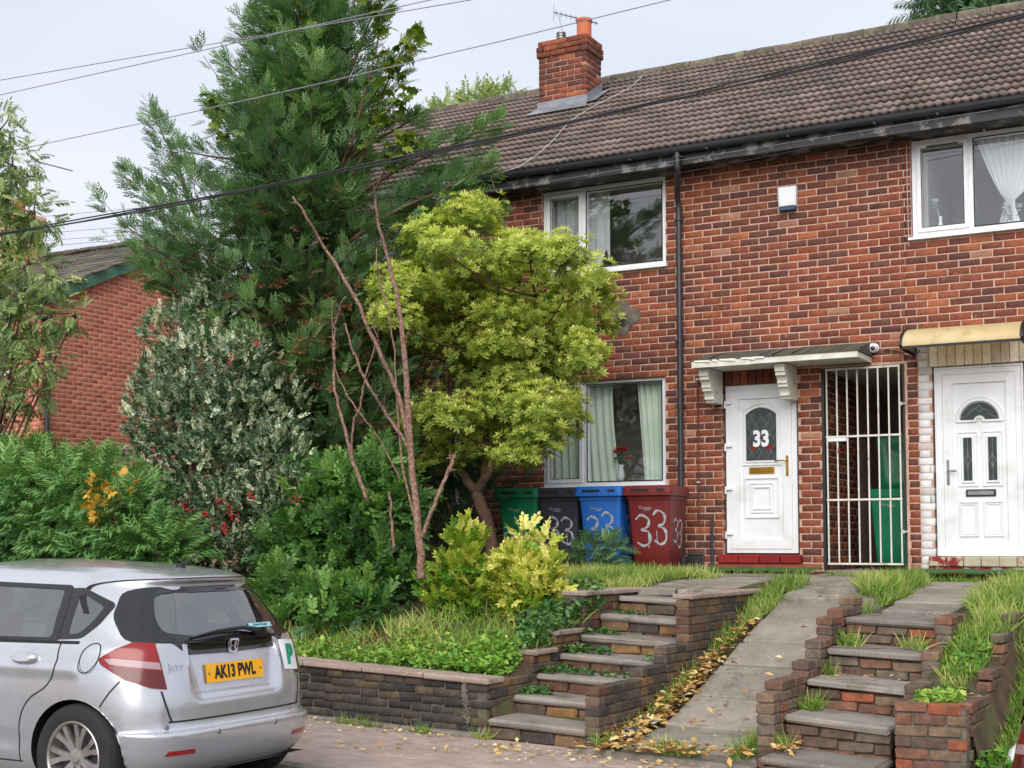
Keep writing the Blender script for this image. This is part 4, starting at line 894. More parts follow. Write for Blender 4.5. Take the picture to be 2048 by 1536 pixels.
# artificial turf mats
for (x0, x1, y0, y1, lb) in ((-.25, 1.25, -.62, -.1, 'thin green turf mat outside the 33 door'), (2.3, 3.9, -.75, -.1, 'thin green turf mat outside the right-hand door')):
    b = MB(); n = 14; b.V = []
    for j in (0, 1):
        for i in range(n + 1): xx = x0 + (x1 - x0) * i / n; b.V.append((xx, (y0, y1)[j] + .02 * math.sin(3 * i), (1.318 if j == 0 else 1.335) + .006 * math.sin(i * 1.7)))
    b.V += [(v[0], v[1], v[2] - .018) for v in b.V[:2 * (n + 1)]]; k = 2 * (n + 1)
    b.F = [(i, i + 1, n + 2 + i, n + 1 + i) for i in range(n)] + [(k + i + 1, k + i, i, i + 1)[::-1] for i in range(n)]
    tag(b.build('turf_mat', M['matgreen'], None, fix=False), lb, 'mat')
# ------------------------------------------------------------------ garden walls, steps, ramp
def box_bricks(m, w, l, h, jit, c=.008):
    out = []
    for i in range(6):
        b = MB(); b.bev(-w / 2, w / 2, -l / 2, l / 2, -h / 2, h / 2, c, jit); me = bpy.data.meshes.new('brick'); me.from_pydata(b.V, [], b.F); me.materials.append(m); out.append(me)
    return out
SETS = {}
def cored(parent, name, x0, x1, y0, y1, z0f, z1, m):
    b = MB(); i = .012; ys = np.linspace(y0 + i, y1 - i, 8)
    for k in range(7):
        b.add([(x0 + i, ys[k], z0f(ys[k])), (x1 - i, ys[k], z0f(ys[k])), (x1 - i, ys[k + 1], z0f(ys[k + 1])), (x0 + i, ys[k + 1], z0f(ys[k + 1])), (x0 + i, ys[k], z1 - i), (x1 - i, ys[k], z1 - i), (x1 - i, ys[k + 1], z1 - i), (x0 + i, ys[k + 1], z1 - i)],
              [(4, 5, 6, 7), (0, 1, 5, 4), (1, 2, 6, 5), (2, 3, 7, 6), (3, 0, 4, 7)])
    return b
def side_wall(t, x0, x1, segs, basef, mkey, ch=.077, bl=.225, cope=(), rough=.006, skip=0.0):
    """brick wall running along y, stepped; segs = (y0,y1,top)"""
    w = x1 - x0; core = MB()
    for (y0, y1, top) in segs: q = cored(t, 'core', x0, x1, y0, y1, lambda y: basef(y) - .12, top - .01, None); core.add(q.V, q.F)
    C = core.build('wall_core', M['mortar_dk'], t, fix=False); b0 = base_of(t); key = (mkey, round(w, 3))
    if key not in SETS: SETS[key] = box_bricks(M[mkey], w, .215, ch - .011, rough * .45)
    for si, (y0, y1, top) in enumerate(segs):
        n = int((top - min(basef(y0), basef(y1))) / ch) + 2
        for c in range(n):
            zt = top - c * ch; zc = zt - ch / 2; y = y0 - ((c + si) % 2) * bl / 2
            while y < y1:
                a, b_ = max(y, y0) + .004, min(y + bl, y1) - .005; y += bl
                if b_ - a < .035 or zt < basef((a + b_) / 2) - .03: continue
                if random.random() < skip and c == 0: continue
                o = link('brick', random.choice(SETS[key]), C, np.array([(x0 + x1) / 2 + random.uniform(-.003, .003), (a + b_) / 2, zc]) - b0, random.uniform(-.02, .02), ((1, (b_ - a) / .215, 1)))
    for (y0, y1, z) in cope:
        y = y0
        while y < y1 - .05:
            e = min(y + .6, y1); b = MB(); b.bev(x0 - .035, x1 + .035, y + .003, e - .003, z, z + .045, .01, .003); b.build('coping_stone', M['coping'], t); y = e
    return C
pz = lambda x: (lambda y: pavez(x, y))
# front retaining wall, parallel to the street
FW0, FW1 = -9.0, .19
fwl = thing('garden_wall', 'low dark stone-block garden wall behind the silver car', 'wall', (-1, -6.0, .1))
SL = -.04
core = MB(); core.add([(x, y, z + SL * x) for x in (FW0, FW1 - .012) for (y, z) in ((-6.04, -.1), (-6.04, .49), (-5.83, .49), (-5.83, -.1))], [(0, 4, 5, 1), (1, 5, 6, 2), (2, 6, 7, 3), (4, 7, 6, 5), (0, 1, 2, 3)])
FC = core.build('wall_core', M['mortar_dk'], fwl)
rowh = .069; b0 = base_of(fwl); SETS['fw'] = []
for i in range(10):
    v, f = unit_brick(.21, rowh - .005, .07, .008, .005, 50 + i); v = [(p[0], p[1] + (random.uniform(-.012, .002) if k >= 8 else 0), p[2]) for k, p in enumerate(v)]; SETS['fw'].append(np_mesh('brick', v, [np.array(f)], M['darkblock']))
cnt = 0; V = []; Fc = []
for c in range(7):
    x = FW1 - (c % 2) * .1
    while x > FW0:
        w = random.uniform(.17, .25) if x < FW1 - .01 or True else .2; a = x - w; xm = (a + x) / 2; z = .482 - (c + .5) * rowh + SL * xm
        if cnt < 300 and xm > -4.2:
            link('brick', random.choice(SETS['fw']), FC, np.array([xm, -6.05 + random.uniform(-.006, .006), z]) - b0, random.uniform(-.02, .02), ((w - .008) / .21, 1, 1)); cnt += 1
        else:
            me = random.choice(SETS['fw']); k = len(V); V += [(v.co.x * (w - .008) / .21 + xm - b0[0], v.co.y - 6.05 - b0[1], v.co.z + z - b0[2]) for v in me.vertices]; Fc += [tuple(i + k for i in p.vertices) for p in me.polygons]
        x = a
o = link('brick_courses', np_mesh('brick_courses', V, [np.array(Fc)], M['darkblock']), FC); o['kind'] = 'stuff'
x = FW1 + .02
while x > FW0:
    w = .62; b = MB(); b.bev(x - w + .004, x - .004, -6.09, -5.80, 0, .042, .008, .003); b.V = [(p[0], p[1], p[2] + .487 + SL * p[0] + 0) for p in b.V]; b.build('coping_stone', M['coping'], fwl); x -= w
b = MB(); n = 9   # rendered crack near the corner
pts = [(-.03 + .03 * math.sin(2.1 * i) + .04 * i / 30, .50 - .0115 * i) for i in range(31)]
ribbon(b, pts, [.012 + .07 * abs(math.sin(1.7 * i + 1) * math.sin(.31 * i + .5)) for i in range(31)], lambda a, z: (a, -6.064 + .006 * math.sin(60 * z + 30 * a), z)); b.build('mortar_patch', M['mortar_dk'], fwl, fix=False)
ke = MB()
for i in range(12): ke.bev(FW1 - .02 - (i + 1) * .76, FW1 - .02 - i * .76 - .008, -6.17, -6.06, 0, .06, .012, .004)
ke.V = [(p[0], p[1], p[2] + pavez(p[0], -6.1) - .03) for p in ke.V]; tag(ke.build('wall_footing', M['kerb']), kind='structure')
# left flank of the steps
lf = thing('step_flank_wall', 'stepped stone wall along the left of the weedy steps', 'wall', (.1, -4.5, .3))
side_wall(lf, .0, .19, [(-6.03, -5.28, .505), (-5.28, -4.86, .655), (-4.86, -4.3, .80), (-4.3, -2.6, 1.13)], lambda y: bankz(y) - .42, 'wallbrick', cope=((-5.28, -4.86, .655), (-4.86, -4.3, .80), (-4.3, -2.6, 1.13)))
mw = thing('step_flank_wall', 'stepped brick wall between the weedy steps and the slab ramp', 'wall', (1.15, -4.5, .3))
side_wall(mw, 1.08, 1.20, [(-6.1, -5.27, .51), (-5.27, -4.75, .59), (-4.75, -4.24, .735), (-4.24, -2.3, 1.115)], lambda y: rampz(y) - .05, 'wallbrick', cope=((-4.24, -2.3, 1.115),))
rw = thing('step_flank_wall', 'stepped brown brick wall right of the slab ramp', 'wall', (2.56, -5, .3))
tops = [at(*p, x=2.5) for p in ((1512, 1384), (1529, 1360), (1583, 1321), (1609, 1279), (1631, 1233), (1654, 1216), (1677, 1194))]
tops = [(-6.23, tops[0][2])] + [(t_[1], t_[2]) for t_ in tops[1:]]
segs = [(tops[i][0], (tops[i + 1][0] if i < len(tops) - 1 else tops[i][0] + .3), tops[i][1]) for i in range(len(tops))]
side_wall(rw, 2.5, 2.63, segs, lambda y: rampz(y) - .08, 'brownbrick')
rr = thing('step_flank_wall', 'short stepped brick wall right of the brick-riser steps', 'wall', (3.45, -5, .3))
side_wall(rr, 3.40, 3.53, [(-5.62, -5.05, .60), (-5.05, -4.55, .80), (-4.55, -3.9, 1.04)], lambda y: bankz(y) - .4, 'brownbrick')
# square planter pier at the right
pp = thing('brick_planter', 'square weathered brick planter pier beside the right-hand steps', 'planter', (3.7, -5.8, 0))
core = MB(); core.box(3.46, 3.925, -6.13, -5.3, -.2, .5); core.box(3.46, 3.925, -5.3, -4.2, -.2, .52); C = core.build('wall_core', M['mortar_dk'], pp); b0 = base_of(pp)
SETS['pier'] = box_bricks(M['brownbrick'], .1, .215, .068, .005)
for c in range(9):
    z = .535 - (c + .5) * .078; x = 3.45 - (c % 2) * .1
    while x < 3.93:
        a, e = max(x, 3.45), min(x + .225, 3.935); x += .225
        if e - a > .04: link('brick', random.choice(SETS['pier']), C, np.array([(a + e) / 2, -6.095, z]) - b0, math.pi / 2 + random.uniform(-.02, .02), (1, (e - a - .01) / .215, 1))
    y = -6.04 + (c % 2) * .1
    y1 = -5.3 if c == 0 else -4.2
    while y < y1:
        e = min(y + .225, y1); link('brick', random.choice(SETS['pier']), C, np.array([3.895, (y + e) / 2, z]) - b0, random.uniform(-.02, .02), (1, (e - y - .01) / .215, 1)); y = e
for (y0, z0, nr) in ((-5.3, .535, 2), (-4.75, .69, 3), (-4.2, .9, 2)):
    for c in range(nr):
        for k in range(3): link('brick', random.choice(SETS['pier']), C, np.array([3.895, y0 + .1 + k * .22 + c * .03, z0 + .04 + c * .078]) - b0, random.uniform(-.06, .06), (1, .97, 1))
# steps
def steps(name, label, xs, zs, ys, m_r, slope, riser_h, key, last):
    t = thing(name, label, 'steps', ((xs[0] + xs[1]) / 2, ys[0], 0)); b0 = base_of(t)
    if key not in SETS: SETS[key] = box_bricks(M[m_r], .10, .215, riser_h, .006, .009)
    for i, (z, y) in enumerate(zip(zs, ys)):
        y2 = ys[i + 1] if i + 1 < len(ys) else last; zf = lambda x, yy: z + slope * (x - xs[0]) + .01 * math.sin(7 * x + i)
        tr = slab_obj(t, xs[0] + .004, xs[1] - .004, y - .025, y2 + .06, zf, .055, M['tread'], 'tread', .016, .006)
        n = max(3, int((xs[1] - xs[0]) / .225)); zz = z - .06; low = zs[i - 1] if i else z - .2; k = 0
        while zz > low - .03:
            for j in range(n + 1):
                a = xs[0] + (xs[1] - xs[0]) * max(0, (j - .5 * (k % 2)) / n); e = xs[0] + (xs[1] - xs[0]) * min(1, (j + 1 - .5 * (k % 2)) / n)
                if e - a < .04: continue
                link('riser_brick', random.choice(SETS[key]), t, np.array([(a + e) / 2, y + .055 + random.uniform(-.008, .008), zz - riser_h / 2 + slope * ((a + e) / 2 - xs[0])]) - b0, math.pi / 2 + random.uniform(-.03, .03), (1, (e - a - .012) / .215, 1))
            zz -= riser_h + .008; k += 1
        b = MB(); b.box(xs[0] + .01, xs[1] - .01, y + .04, y2 + .1, low - .25, z - .075); b.build('step_core', M['mortar_dk'], t)
steps('garden_steps', 'weedy concrete steps beside the front garden wall', (.195, 1.078), [.20, .35, .505, .65, .79, .95, 1.10], [-6.05 + .42 * k for k in range(7)], 'wallbrick', -.04, .085, 'riserL', -3.1)
steps('garden_steps', 'concrete steps with red brick risers right of the ramp', (2.633, 3.397), [.16, .375, .58, .785, 1.01], [-6.55, -6.0, -5.45, -4.9, -4.35], 'brownbrick', -.05, .068, 'riserR', -3.6)
# ramp of slabs and upper paving
RP = MB(); RP.add([(x, y, rampz(y) - .06) for y in RPY for x in (1.42, 2.49)], [(2 * i, 2 * i + 1, 2 * i + 3, 2 * i + 2) for i in range(len(RPY) - 1)])
RAMP = RP.build('ramp_path', M['soil']); tag(RAMP, kind='structure')
js = [-6.25, -5.45, -4.78, -4.08, -3.58, -2.95, -2.36, -1.98, -1.55]
for i in range(len(js) - 1): slab_obj(RAMP, 1.45 + random.uniform(-.015, .015), 2.49, js[i] + .028, js[i + 1] - .028, lambda x, y: rampz(y) + .01 - .012 * (x - 1.45), .06, M['slab'], 'slab', .012, .005, .012)
up = MB()
for (xa, xb, ya, yb, f_) in ((-.6, 1.07, -3.1, -.1, lambda y: 1.15 + (y + 3.1) * .04), (1.07, 2.62, -1.6, -.1, lambda y: 1.15 + (y + 3.1) * .04), (2.62, 3.6, -3.6, -.1, lambda y: .99 + (y + 3.6) * .075)): up.add([(xa, ya, f_(ya)), (xb, ya, f_(ya)), (xb, yb, f_(yb)), (xa, yb, f_(yb))], [(0, 1, 2, 3)])
UPP = up.build('upper_path', M['soil']); tag(UPP, kind='structure')
def upz(x, y): return 1.17 + (y + 3.1) * .04 if x < 2.58 else 1.03 + (y + 3.6) * .075
for (x0, x1, y0, y1) in ((.2, .62, -3.1, -2.5), (.63, 1.07, -3.1, -2.5), (-.1, .5, -2.49, -1.85), (.51, 1.07, -2.49, -1.85), (-.2, .42, -1.84, -1.2), (.43, 1.05, -1.84, -1.2), (1.06, 1.68, -1.5, -.95), (1.69, 2.3, -1.5, -.95), (-.3, .3, -1.19, -.62), (.31, .92, -1.19, -.62), (.93, 1.5, -.94, -.4), (1.51, 2.15, -.94, -.4),
                          (2.75, 3.35, -3.6, -3.0), (2.7, 3.3, -2.95, -2.35), (2.65, 3.25, -2.3, -1.7), (2.6, 3.2, -1.65, -1.1)):
    slab_obj(UPP, x0, x1 - .008, y0, y1 - .008, upz, .075, M['slab'], 'slab', .010, .005, .008)
b = MB(); b.bev(1.1, 2.5, -6.34, -6.24, -.1, .085, .015, .004); b.V = [(p[0], p[1], p[2] - .03 * p[0] + .03) for p in b.V]; tag(b.build('ramp_edging', M['kerb']), kind='structure')

# ------------------------------------------------------------------ neighbouring house at the left
NB = thing('neighbour_house', 'orange brick house with green bargeboard and gable at far left', 'house', (-15, 1, 1.2))
GX, GY, GA, GE, GS = -12.8, .95, 3.35, 5.92, .47
gtop = lambda s: GE - 1.2 + GS * (GA - abs(s - GA))
b = MB(); b.add([(GX - .004, GY, 1), (GX - .004, GY + 2 * GA, 1), (GX - .004, GY + 2 * GA, GE), (GX - .004, GY + GA, GE + GS * GA), (GX - .004, GY, GE)], [(0, 1, 2, 3, 4)]); GW = b.build('gable_wall', M['mortar_nb'], NB, fix=False)
lay(GW, [q for q in bond(4.6, gtop) if q[2] > 1.2], (GX, GY, 1.2), math.pi / 2, lambda *b: (M['brick_nb'], 'n'), 300, d=.05, jd=.001, score=lambda px, py: 60 if (px > 340 or py > 940 or px < 60) else 0)
FWN = wall_body('front_wall', M['mortar_nb'], NB, (-19.5, GY, 1.0), 0, 6.69, 4.9, [(4.2, 5.9, 1.2, 2.6), (4.2, 5.9, 3.6, 4.7)])
lay(FWN, bond(6.69, 4.9, [(4.2, 5.9, 1.2, 2.6), (4.2, 5.9, 3.6, 4.7)]), (-19.5, GY, 1.0), 0, lambda *b: (M['brick_nb'], 'n'), 120, d=.05)
for z0 in (2.22, 4.62): window(NB, -15.28, -13.62, z0, z0 + 1.05 + (.3 if z0 < 3 else 0), -14.2, M['glass'], y=GY + .05)
b = MB(); b.box(-19.5, -12.83, GY + 1.2, GY + 1.25, 1, 5.9); b.build('room_lining', M['darkin'], NB)
na = math.atan(GS); rl = math.hypot(GA + .3, (GA + .3) * GS)
b = MB(); r0 = (GY - .3, GE - .3 * GS + .08); r1 = (GY + GA, GE + GS * GA + .08)
b.add([(-19.6, r0[0], r0[1]), (GX + .12, r0[0], r0[1]), (GX + .12, r1[0], r1[1]), (-19.6, r1[0], r1[1]), (GX + .12, 2 * r1[0] - r0[0], r0[1]), (-19.6, 2 * r1[0] - r0[0], r0[1])], [(0, 1, 2, 3), (3, 2, 4, 5)]); NR = b.build('roof', M['tile_nb'], NB, fix=False)
b0 = base_of(NB); me = MB(); me.bev(0, .326, 0, .34, -.008, .016, .005, .002); nm = bpy.data.meshes.new('tile'); nm.from_pydata(me.V, [], me.F); nm.materials.append(M['tile_nb'])
for r in range(14):
    for i in range(14):
        o = link('tile', nm, NR, np.array([GX + .14 - (i + 1) * .33 + (r % 2) * .1, r0[0] + r * .285 * math.cos(na), r0[1] + r * .285 * math.sin(na) + .02]) - b0); o.rotation_euler = (na - .05 + random.uniform(-.01, .02), random.uniform(-.02, .02), 0)
b = MB()
for i in range(14): b.bev(GX + .13 - (i + 1) * .46, GX + .12 - i * .46, r1[0] - .12, r1[0] + .12, r1[1] + .0, r1[1] + .09, .03, .006)
b.build('ridge_cap', M['ridge'], NR)
b = MB(); b.add([(GX + .13, r0[0], r0[1] - .22), (GX + .13, r0[0], r0[1]), (GX + .13, r1[0], r1[1]), (GX + .13, r1[0], r1[1] - .22), (GX + .10, r0[0], r0[1] - .22), (GX + .10, r0[0], r0[1]), (GX + .10, r1[0], r1[1]), (GX + .10, r1[0], r1[1] - .22)], [(3, 2, 1, 0), (0, 4, 7, 3), (4, 5, 6, 7)]); b.build('bargeboard', M['greenpaint'], NB)
b = MB(); b.add([(GX, r0[0], r0[1] - .2), (GX + .1, r0[0], r0[1] - .2), (GX + .1, r1[0], r1[1] - .2), (GX, r1[0], r1[1] - .2)], [(0, 1, 2, 3)]); b.build('verge_soffit', M['greenpaint'], NB, fix=False)
b = MB(); b.tube([(-19.5, r0[0] - .06, r0[1] - .06), (GX + .15, r0[0] - .06, r0[1] - .06)], .06, 8); b.build('gutter', M['blackpvc'], NB)
b = MB(); b.tube(smoothline([(GX + .06, r0[0] - .05, r0[1] - .1), (GX + .06, GY - .05, r0[1] - .35), (GX + .06, GY + .1, r0[1] - .6), (GX + .06, GY + .1, 1.2)], 4), .045, 8); b.build('downpipe', M['blackpvc'], NB, True)
cz = at(40, 520, y=4.0); cw = .75
b = MB(); b.box(cz[0] - .5, cz[0] + .32, 3.6, 4.3, 6.9, 8.3); b.bev(cz[0] - .56, cz[0] + .38, 3.54, 4.36, 8.3, 8.46, .02); NC = b.build('chimney', M['mortar_nb'], NB)
for (og, an, w) in (((cz[0] - .5, 3.6, 7.0), 0, .82), ((cz[0] + .32, 3.6, 7.0), math.pi / 2, .7)): lay(NC, bond(w, 1.3), og, an, lambda *b: (M['brick_nb'], 'n'), 200, d=.05)
b = MB(); b.lathe([(.12, 8.4), (.12, 8.75), (.14, 8.76), (.14, 8.8), (.1, 8.8)], (cz[0], 3.95, 0), n=14); b.build('chimney_pot', M['terracotta'], NC, 'auto')

def aerial(name, label, base, top, boom_end, n, r=.012):
    t = thing(name, label, 'aerial', tuple(base)); b = MB(); b.tube([base, top], r * 1.2, 6); b.build('mast', M['steel'], t)
    bm_ = MB(); a = np.array(top) - (np.array(boom_end) - np.array(top)) * .12; bm_.tube([a, boom_end], r, 6); bm_.build('boom', M['steel'], t)
    d = np.array(boom_end) - np.array(top); side = np.cross(d, [0, 0, 1.0]); side = side / np.linalg.norm(side); el = MB()
    for i in range(n):
        p = a + (np.array(boom_end) - a) * (i + .5) / n; l = .13 - .05 * i / n; el.tube([p - side * l, p + side * l], r * .45, 5)
    el.build('elements', M['steel'], t)
    gr = MB()
    for k in (-1, 1): gr.tube([a + side * .16 + np.array([0, 0, .05 * k]), a - side * .16 + np.array([0, 0, .05 * k])], r * .45, 5)
    for k in (-.16, -.05, .05, .16): gr.tube([a + side * k + np.array([0, 0, -.07]), a + side * k + np.array([0, 0, .07])], r * .45, 5)
    gr.build('reflector', M['steel'], t)
aerial('tv_aerial', 'small television aerial on mast by the chimney pot', (-3.42, 2.62, 9.1), tuple(at(1117, 27, y=2.62)), tuple(at(1196, 47, y=2.9)), 9, .009)
aerial('tv_aerial', 'television aerial on leaning pole above the far left chimney', tuple(at(62, 470, y=4.1)), tuple(at(78, 324, y=4.1)), tuple(at(146, 342, y=4.5)), 10)

# ------------------------------------------------------------------ overhead cables and wires
def span(y, pts, r, m, label, name='overhead_wire', n=40, x0=-34, x1=34):
    P = [at(*p, y=y) for p in pts]; xs = [p[0] for p in P]; zs = [p[2] for p in P]; co = np.polyfit(xs, zs, 2 if len(P) > 2 else 1)
    if len(co) == 3: co[0] = min(max(co[0], 0), .004)
    f = lambda x: np.polyval(co, x)
    off = np.mean(zs) - np.mean([f(x) for x in xs]); b = MB()
    if hasattr(r, '__len__'):
        for k, (dr, dz, dy) in enumerate(r): b.tube([(x, y + dy + .006 * math.sin(x * 2 + k * 2), f(x) + off + dz + .006 * math.cos(x * 2 + k * 2)) for x in np.linspace(x0, x1, 110)], dr, 6)
    else: b.tube([(x, y, f(x) + off) for x in np.linspace(x0, x1, n)], r, 5)
    return tag(b.build(name, m, None, True), label, 'cable')
span(-7, [(0, 468), (500, 380), (1000, 275), (1500, 160), (2048, 30)], [(.0065, .010, 0), (.0065, -.010, .004), (.006, 0, .010)], M['cable'], 'thick bundled black cable crossing in front of the trees', 'overhead_cable', 60)
span(-7.1, [(0, 182), (500, 65), (850, 0)], .004, M['wire'], 'topmost thin overhead wire at upper left')
span(-7, [(0, 190), (770, 20)], .004, M['wire'], 'thin overhead wire just below the topmost one at upper left')
span(-7, [(40, 298), (540, 190), (1340, 0)], .004, M['wire'], 'thin overhead wire passing in front of the chimney pot')
for k, (a, b_) in enumerate((((120, 430), (310, 413)), ((80, 467), (330, 448)), ((80, 482), (330, 464)), ((100, 492), (330, 472)))): span(26, [a, b_], .012, M['wire'], ('highest', 'second', 'third', 'lowest')[k] + ' of the faint far wires above the far left roof', x0=-60, x1=10)
span(-.62, [(840, 430), (1360, 352), (2048, 205)], .004, M['cable'], 'thin dark wire strung along the eaves', x0=-8, x1=8)
span(-.60, [(960, 385), (1360, 318), (2048, 212)], .0025, M['wire'], 'thin pale wire strung along the gutter', x0=-8, x1=8)
rp = lambda px, py: (lambda q: (q[0], q[1] - .03, q[2] + .07))(min((at(px, py, y=yy_) for yy_ in np.linspace(-.4, 3.4, 60)), key=lambda p: abs(p[2] - (EVZ + (p[1] - EVY) * math.tan(PITCHR)))))
b = MB(); b.tube(smoothline([rp(*p) for p in ((1288, 160), (1262, 185), (1225, 205), (1180, 228), (1140, 256), (1110, 290), (1080, 318), (1042, 345))], 5) + [(-2.95, -.55, 6.38), (-2.9, -.54, 6.2)], .005, 5); tag(b.build('aerial_cable', M['whitecable'], None, True), 'pale cable trailing down the roof tiles from the ridge', 'cable')
b = MB(); b.tube(smoothline([(2.24, -.012, 6.2), (2.238, -.012, 5.6), (2.243, -.012, 5.0)], 4), .004, 5); tag(b.build('wall_cable', M['whitecable']), 'thin pale cable beside the right upper window', 'cable')
b = MB(); b.tube(smoothline([(1.95, -.02, 3.83), (2.1, -.03, 3.80), (2.2, -.03, 3.74), (2.27, -.05, 3.72), (2.35, -.03, 3.8)], 5), .007, 6); tag(b.build('loose_cable', M['cable']), 'short loop of loose cable beside the dome camera', 'cable')
# iron railing behind the hedge
rail = thing('iron_railing', 'rusty iron railing top with spear heads in front of far gable', 'railing', tuple(at(240, 1000, y=-.5)))
P0, P1 = at(140, 955, y=-.5), at(335, 955, y=-.5)
b = MB(); b.tube([P0, P1], .012, 5); b.tube([P0 - [0, 0, .35], P1 - [0, 0, .35]], .012, 5); b.build('rail', M['iron'], rail)
n = int((P1[0] - P0[0]) / .11)
for i in range(n + 1):
    p = P0 + (P1 - P0) * i / n; h = .14 + .2 * math.exp(-((i / n - .62) / .25) ** 2); b = MB(); b.tube([p - [0, 0, .9], p + [0, 0, h]], .008, 5); b.tube([p + [0, 0, h], p + [0, 0, h + .03], p + [0, 0, h + .1]], [.01, .022, .001], 5); b.build('bar', M['iron'], rail)
# ------------------------------------------------------------------ cars
def pchip(xs, ys):
    xs = np.array(xs, float); ys = np.array(ys, float); h = np.diff(xs); d = np.diff(ys) / h; m = np.zeros(len(xs))
    for i in range(1, len(xs) - 1):
        if d[i - 1] * d[i] > 0: w1 = 2 * h[i] + h[i - 1]; w2 = h[i] + 2 * h[i - 1]; m[i] = (w1 + w2) / (w1 / d[i - 1] + w2 / d[i])
    m[0], m[-1] = d[0], d[-1]
    def f(x):
        x = np.clip(x, xs[0], xs[-1]); i = np.clip(np.searchsorted(xs, x) - 1, 0, len(xs) - 2); t = (x - xs[i]) / h[i]
        return (2 * t ** 3 - 3 * t ** 2 + 1) * ys[i] + (t ** 3 - 2 * t ** 2 + t) * h[i] * m[i] + (-2 * t ** 3 + 3 * t ** 2) * ys[i + 1] + (t ** 3 - t ** 2) * h[i] * m[i + 1]
    return f
UR = pchip([.18, .26, .33, .43, .450, .458, .47, .60, .72, .88, .96, 1.10, 1.25, 1.335, 1.38, 1.42, 1.455, 1.485, 1.51, 1.52], [.14, .05, .015, .0, .006, .045, .058, .068, .085, .115, .14, .205, .285, .335, .30, .36, .52, .80, 1.15, 1.5])
UF = pchip([.18, .30, .50, .66, .80, .92, 1.0, 1.15, 1.3, 1.42, 1.485, 1.51, 1.52], [3.78, 3.86, 3.90, 3.87, 3.72, 3.35, 3.08, 2.82, 2.52, 2.22, 1.98, 1.8, 1.6])
HWF = pchip([.18, .24, .35, .55, .72, .80, .90, .965, 1.10, 1.25, 1.34, 1.39, 1.43, 1.465, 1.49, 1.51, 1.52], [.78, .81, .835, .848, .845, .838, .825, .80, .745, .675, .635, .60, .545, .45, .33, .15, .03])
NEX = pchip([.2, .5, .9, 1.0, 1.3, 1.42, 1.52], [6.5, 6.5, 6.0, 5.4, 4.6, 3.6, 2.4])
UC = 1.75
def ss(a, b, x): t = np.clip((x - a) / (b - a), 0, 1); return t * t * (3 - 2 * t)
def rear_u(v, h):
    n = NEX(h); hw = HWF(h); ur = UR(h); r = np.clip(np.abs(v) / hw, 0, 1); u = UC - (UC - ur) * (1 - r ** n) ** (1 / n)
    rec = .028 * ss(.44, .34, np.abs(v) + .25 * (.74 - h)) * ss(.60, .66, h) * ss(.945, .90, h)
    return u + rec
def side_v(u, h):
    n = NEX(h); hw = HWF(h); a = np.where(u < UC, UC - UR(h), UF(h) - UC); r = np.clip(np.abs(u - UC) / a, 0, 1)
    v = hw * (1 - r ** n) ** (1 / n)
    cr = .012 * ss(.74, .80, h) * ss(.86, .81, h) * ss(.25, .6, u) - .010 * ss(.30, .36, h) * ss(.46, .38, h) * ss(.9, 1.1, u) * ss(2.9, 2.6, u)
    return v + cr
class Car:
    def __init__(s, label, rear, paint, flip=False, full=True, name='parked_car'):
        s.t = thing(name, label, 'car', (rear[0], rear[1], rear[2])); s.r = np.array(rear, float); s.k = -1 if flip else 1; s.paint = paint
    def W(s, u, v, h):    # u forward from rear bumper, v to the car's left
        if h > .93: h = .93 + (h - .93) * .84
        return (s.r[0] - s.k * u, s.r[1] - s.k * v, s.r[2] + h)
    def rear(s, v, h, o=0.0):
        u = float(rear_u(v, h)); e = .004; du = (float(rear_u(v + e, h)) - float(rear_u(v - e, h))) / (2 * e); dh = (float(rear_u(v, h + e)) - float(rear_u(v, h - e))) / (2 * e)
        n = np.array([-1, du, dh]); n = n / np.linalg.norm(n); return s.W(u + n[0] * o, v + n[1] * o, h + n[2] * o)
    def side(s, sg):
        def f(u, h, o=0.0):
            v = float(side_v(u, h)); e = .004; dv = (float(side_v(u + e, h)) - float(side_v(u - e, h))) / (2 * e); dh = (float(side_v(u, h + e)) - float(side_v(u, h - e))) / (2 * e)
            n = np.array([-dv, 1, -dh]); n = n / np.linalg.norm(n); return s.W(u + n[0] * o, sg * (v + n[1] * o), h + n[2] * o)
        return f
    def corner(s, sg):
        """a: 0..1 follows the corner from rear face to side at height h"""
        def f(a, h, o=0.0):
            n = float(NEX(h)); hw = float(HWF(h)); ur = float(UR(h))
            def pt(a): th = a * math.pi / 2; c, q = math.cos(th), math.sin(th); k = (c ** n + q ** n) ** (-1 / n); return np.array([UC - (UC - ur) * c * k, hw * q * k])
            p = pt(a); tq = pt(a + .003) - pt(a - .003); nn = np.array([-tq[1], tq[0]]); nn = nn / np.linalg.norm(nn)
            if nn[1] < 0 and nn[0] > 0: nn = -nn
            p = p + nn * o; return s.W(p[0], sg * p[1], h)
        return f
def clip_poly(sub, poly):
    out = sub; n = len(poly)
    for i in range(n):
        a = poly[i]; b = poly[(i + 1) % n]; inp = out; out = []
        ins = lambda p: (b[0] - a[0]) * (p[1] - a[1]) - (b[1] - a[1]) * (p[0] - a[0]) >= -1e-9
        for j in range(len(inp)):
            p, q = inp[j - 1], inp[j]; ip, iq = ins(p), ins(q)
            if ip != iq:
                d1 = (b[0] - a[0]) * (p[1] - a[1]) - (b[1] - a[1]) * (p[0] - a[0]); d2 = (b[0] - a[0]) * (q[1] - a[1]) - (b[1] - a[1]) * (q[0] - a[0]); t = d1 / (d1 - d2)
                out.append((p[0] + (q[0] - p[0]) * t, p[1] + (q[1] - p[1]) * t))
            if iq: out.append(q)
        if not out: return []
    return out
def ccw(poly):
    a = sum(poly[i - 1][0] * poly[i][1] - poly[i][0] * poly[i - 1][1] for i in range(len(poly))); return poly if a > 0 else poly[::-1]
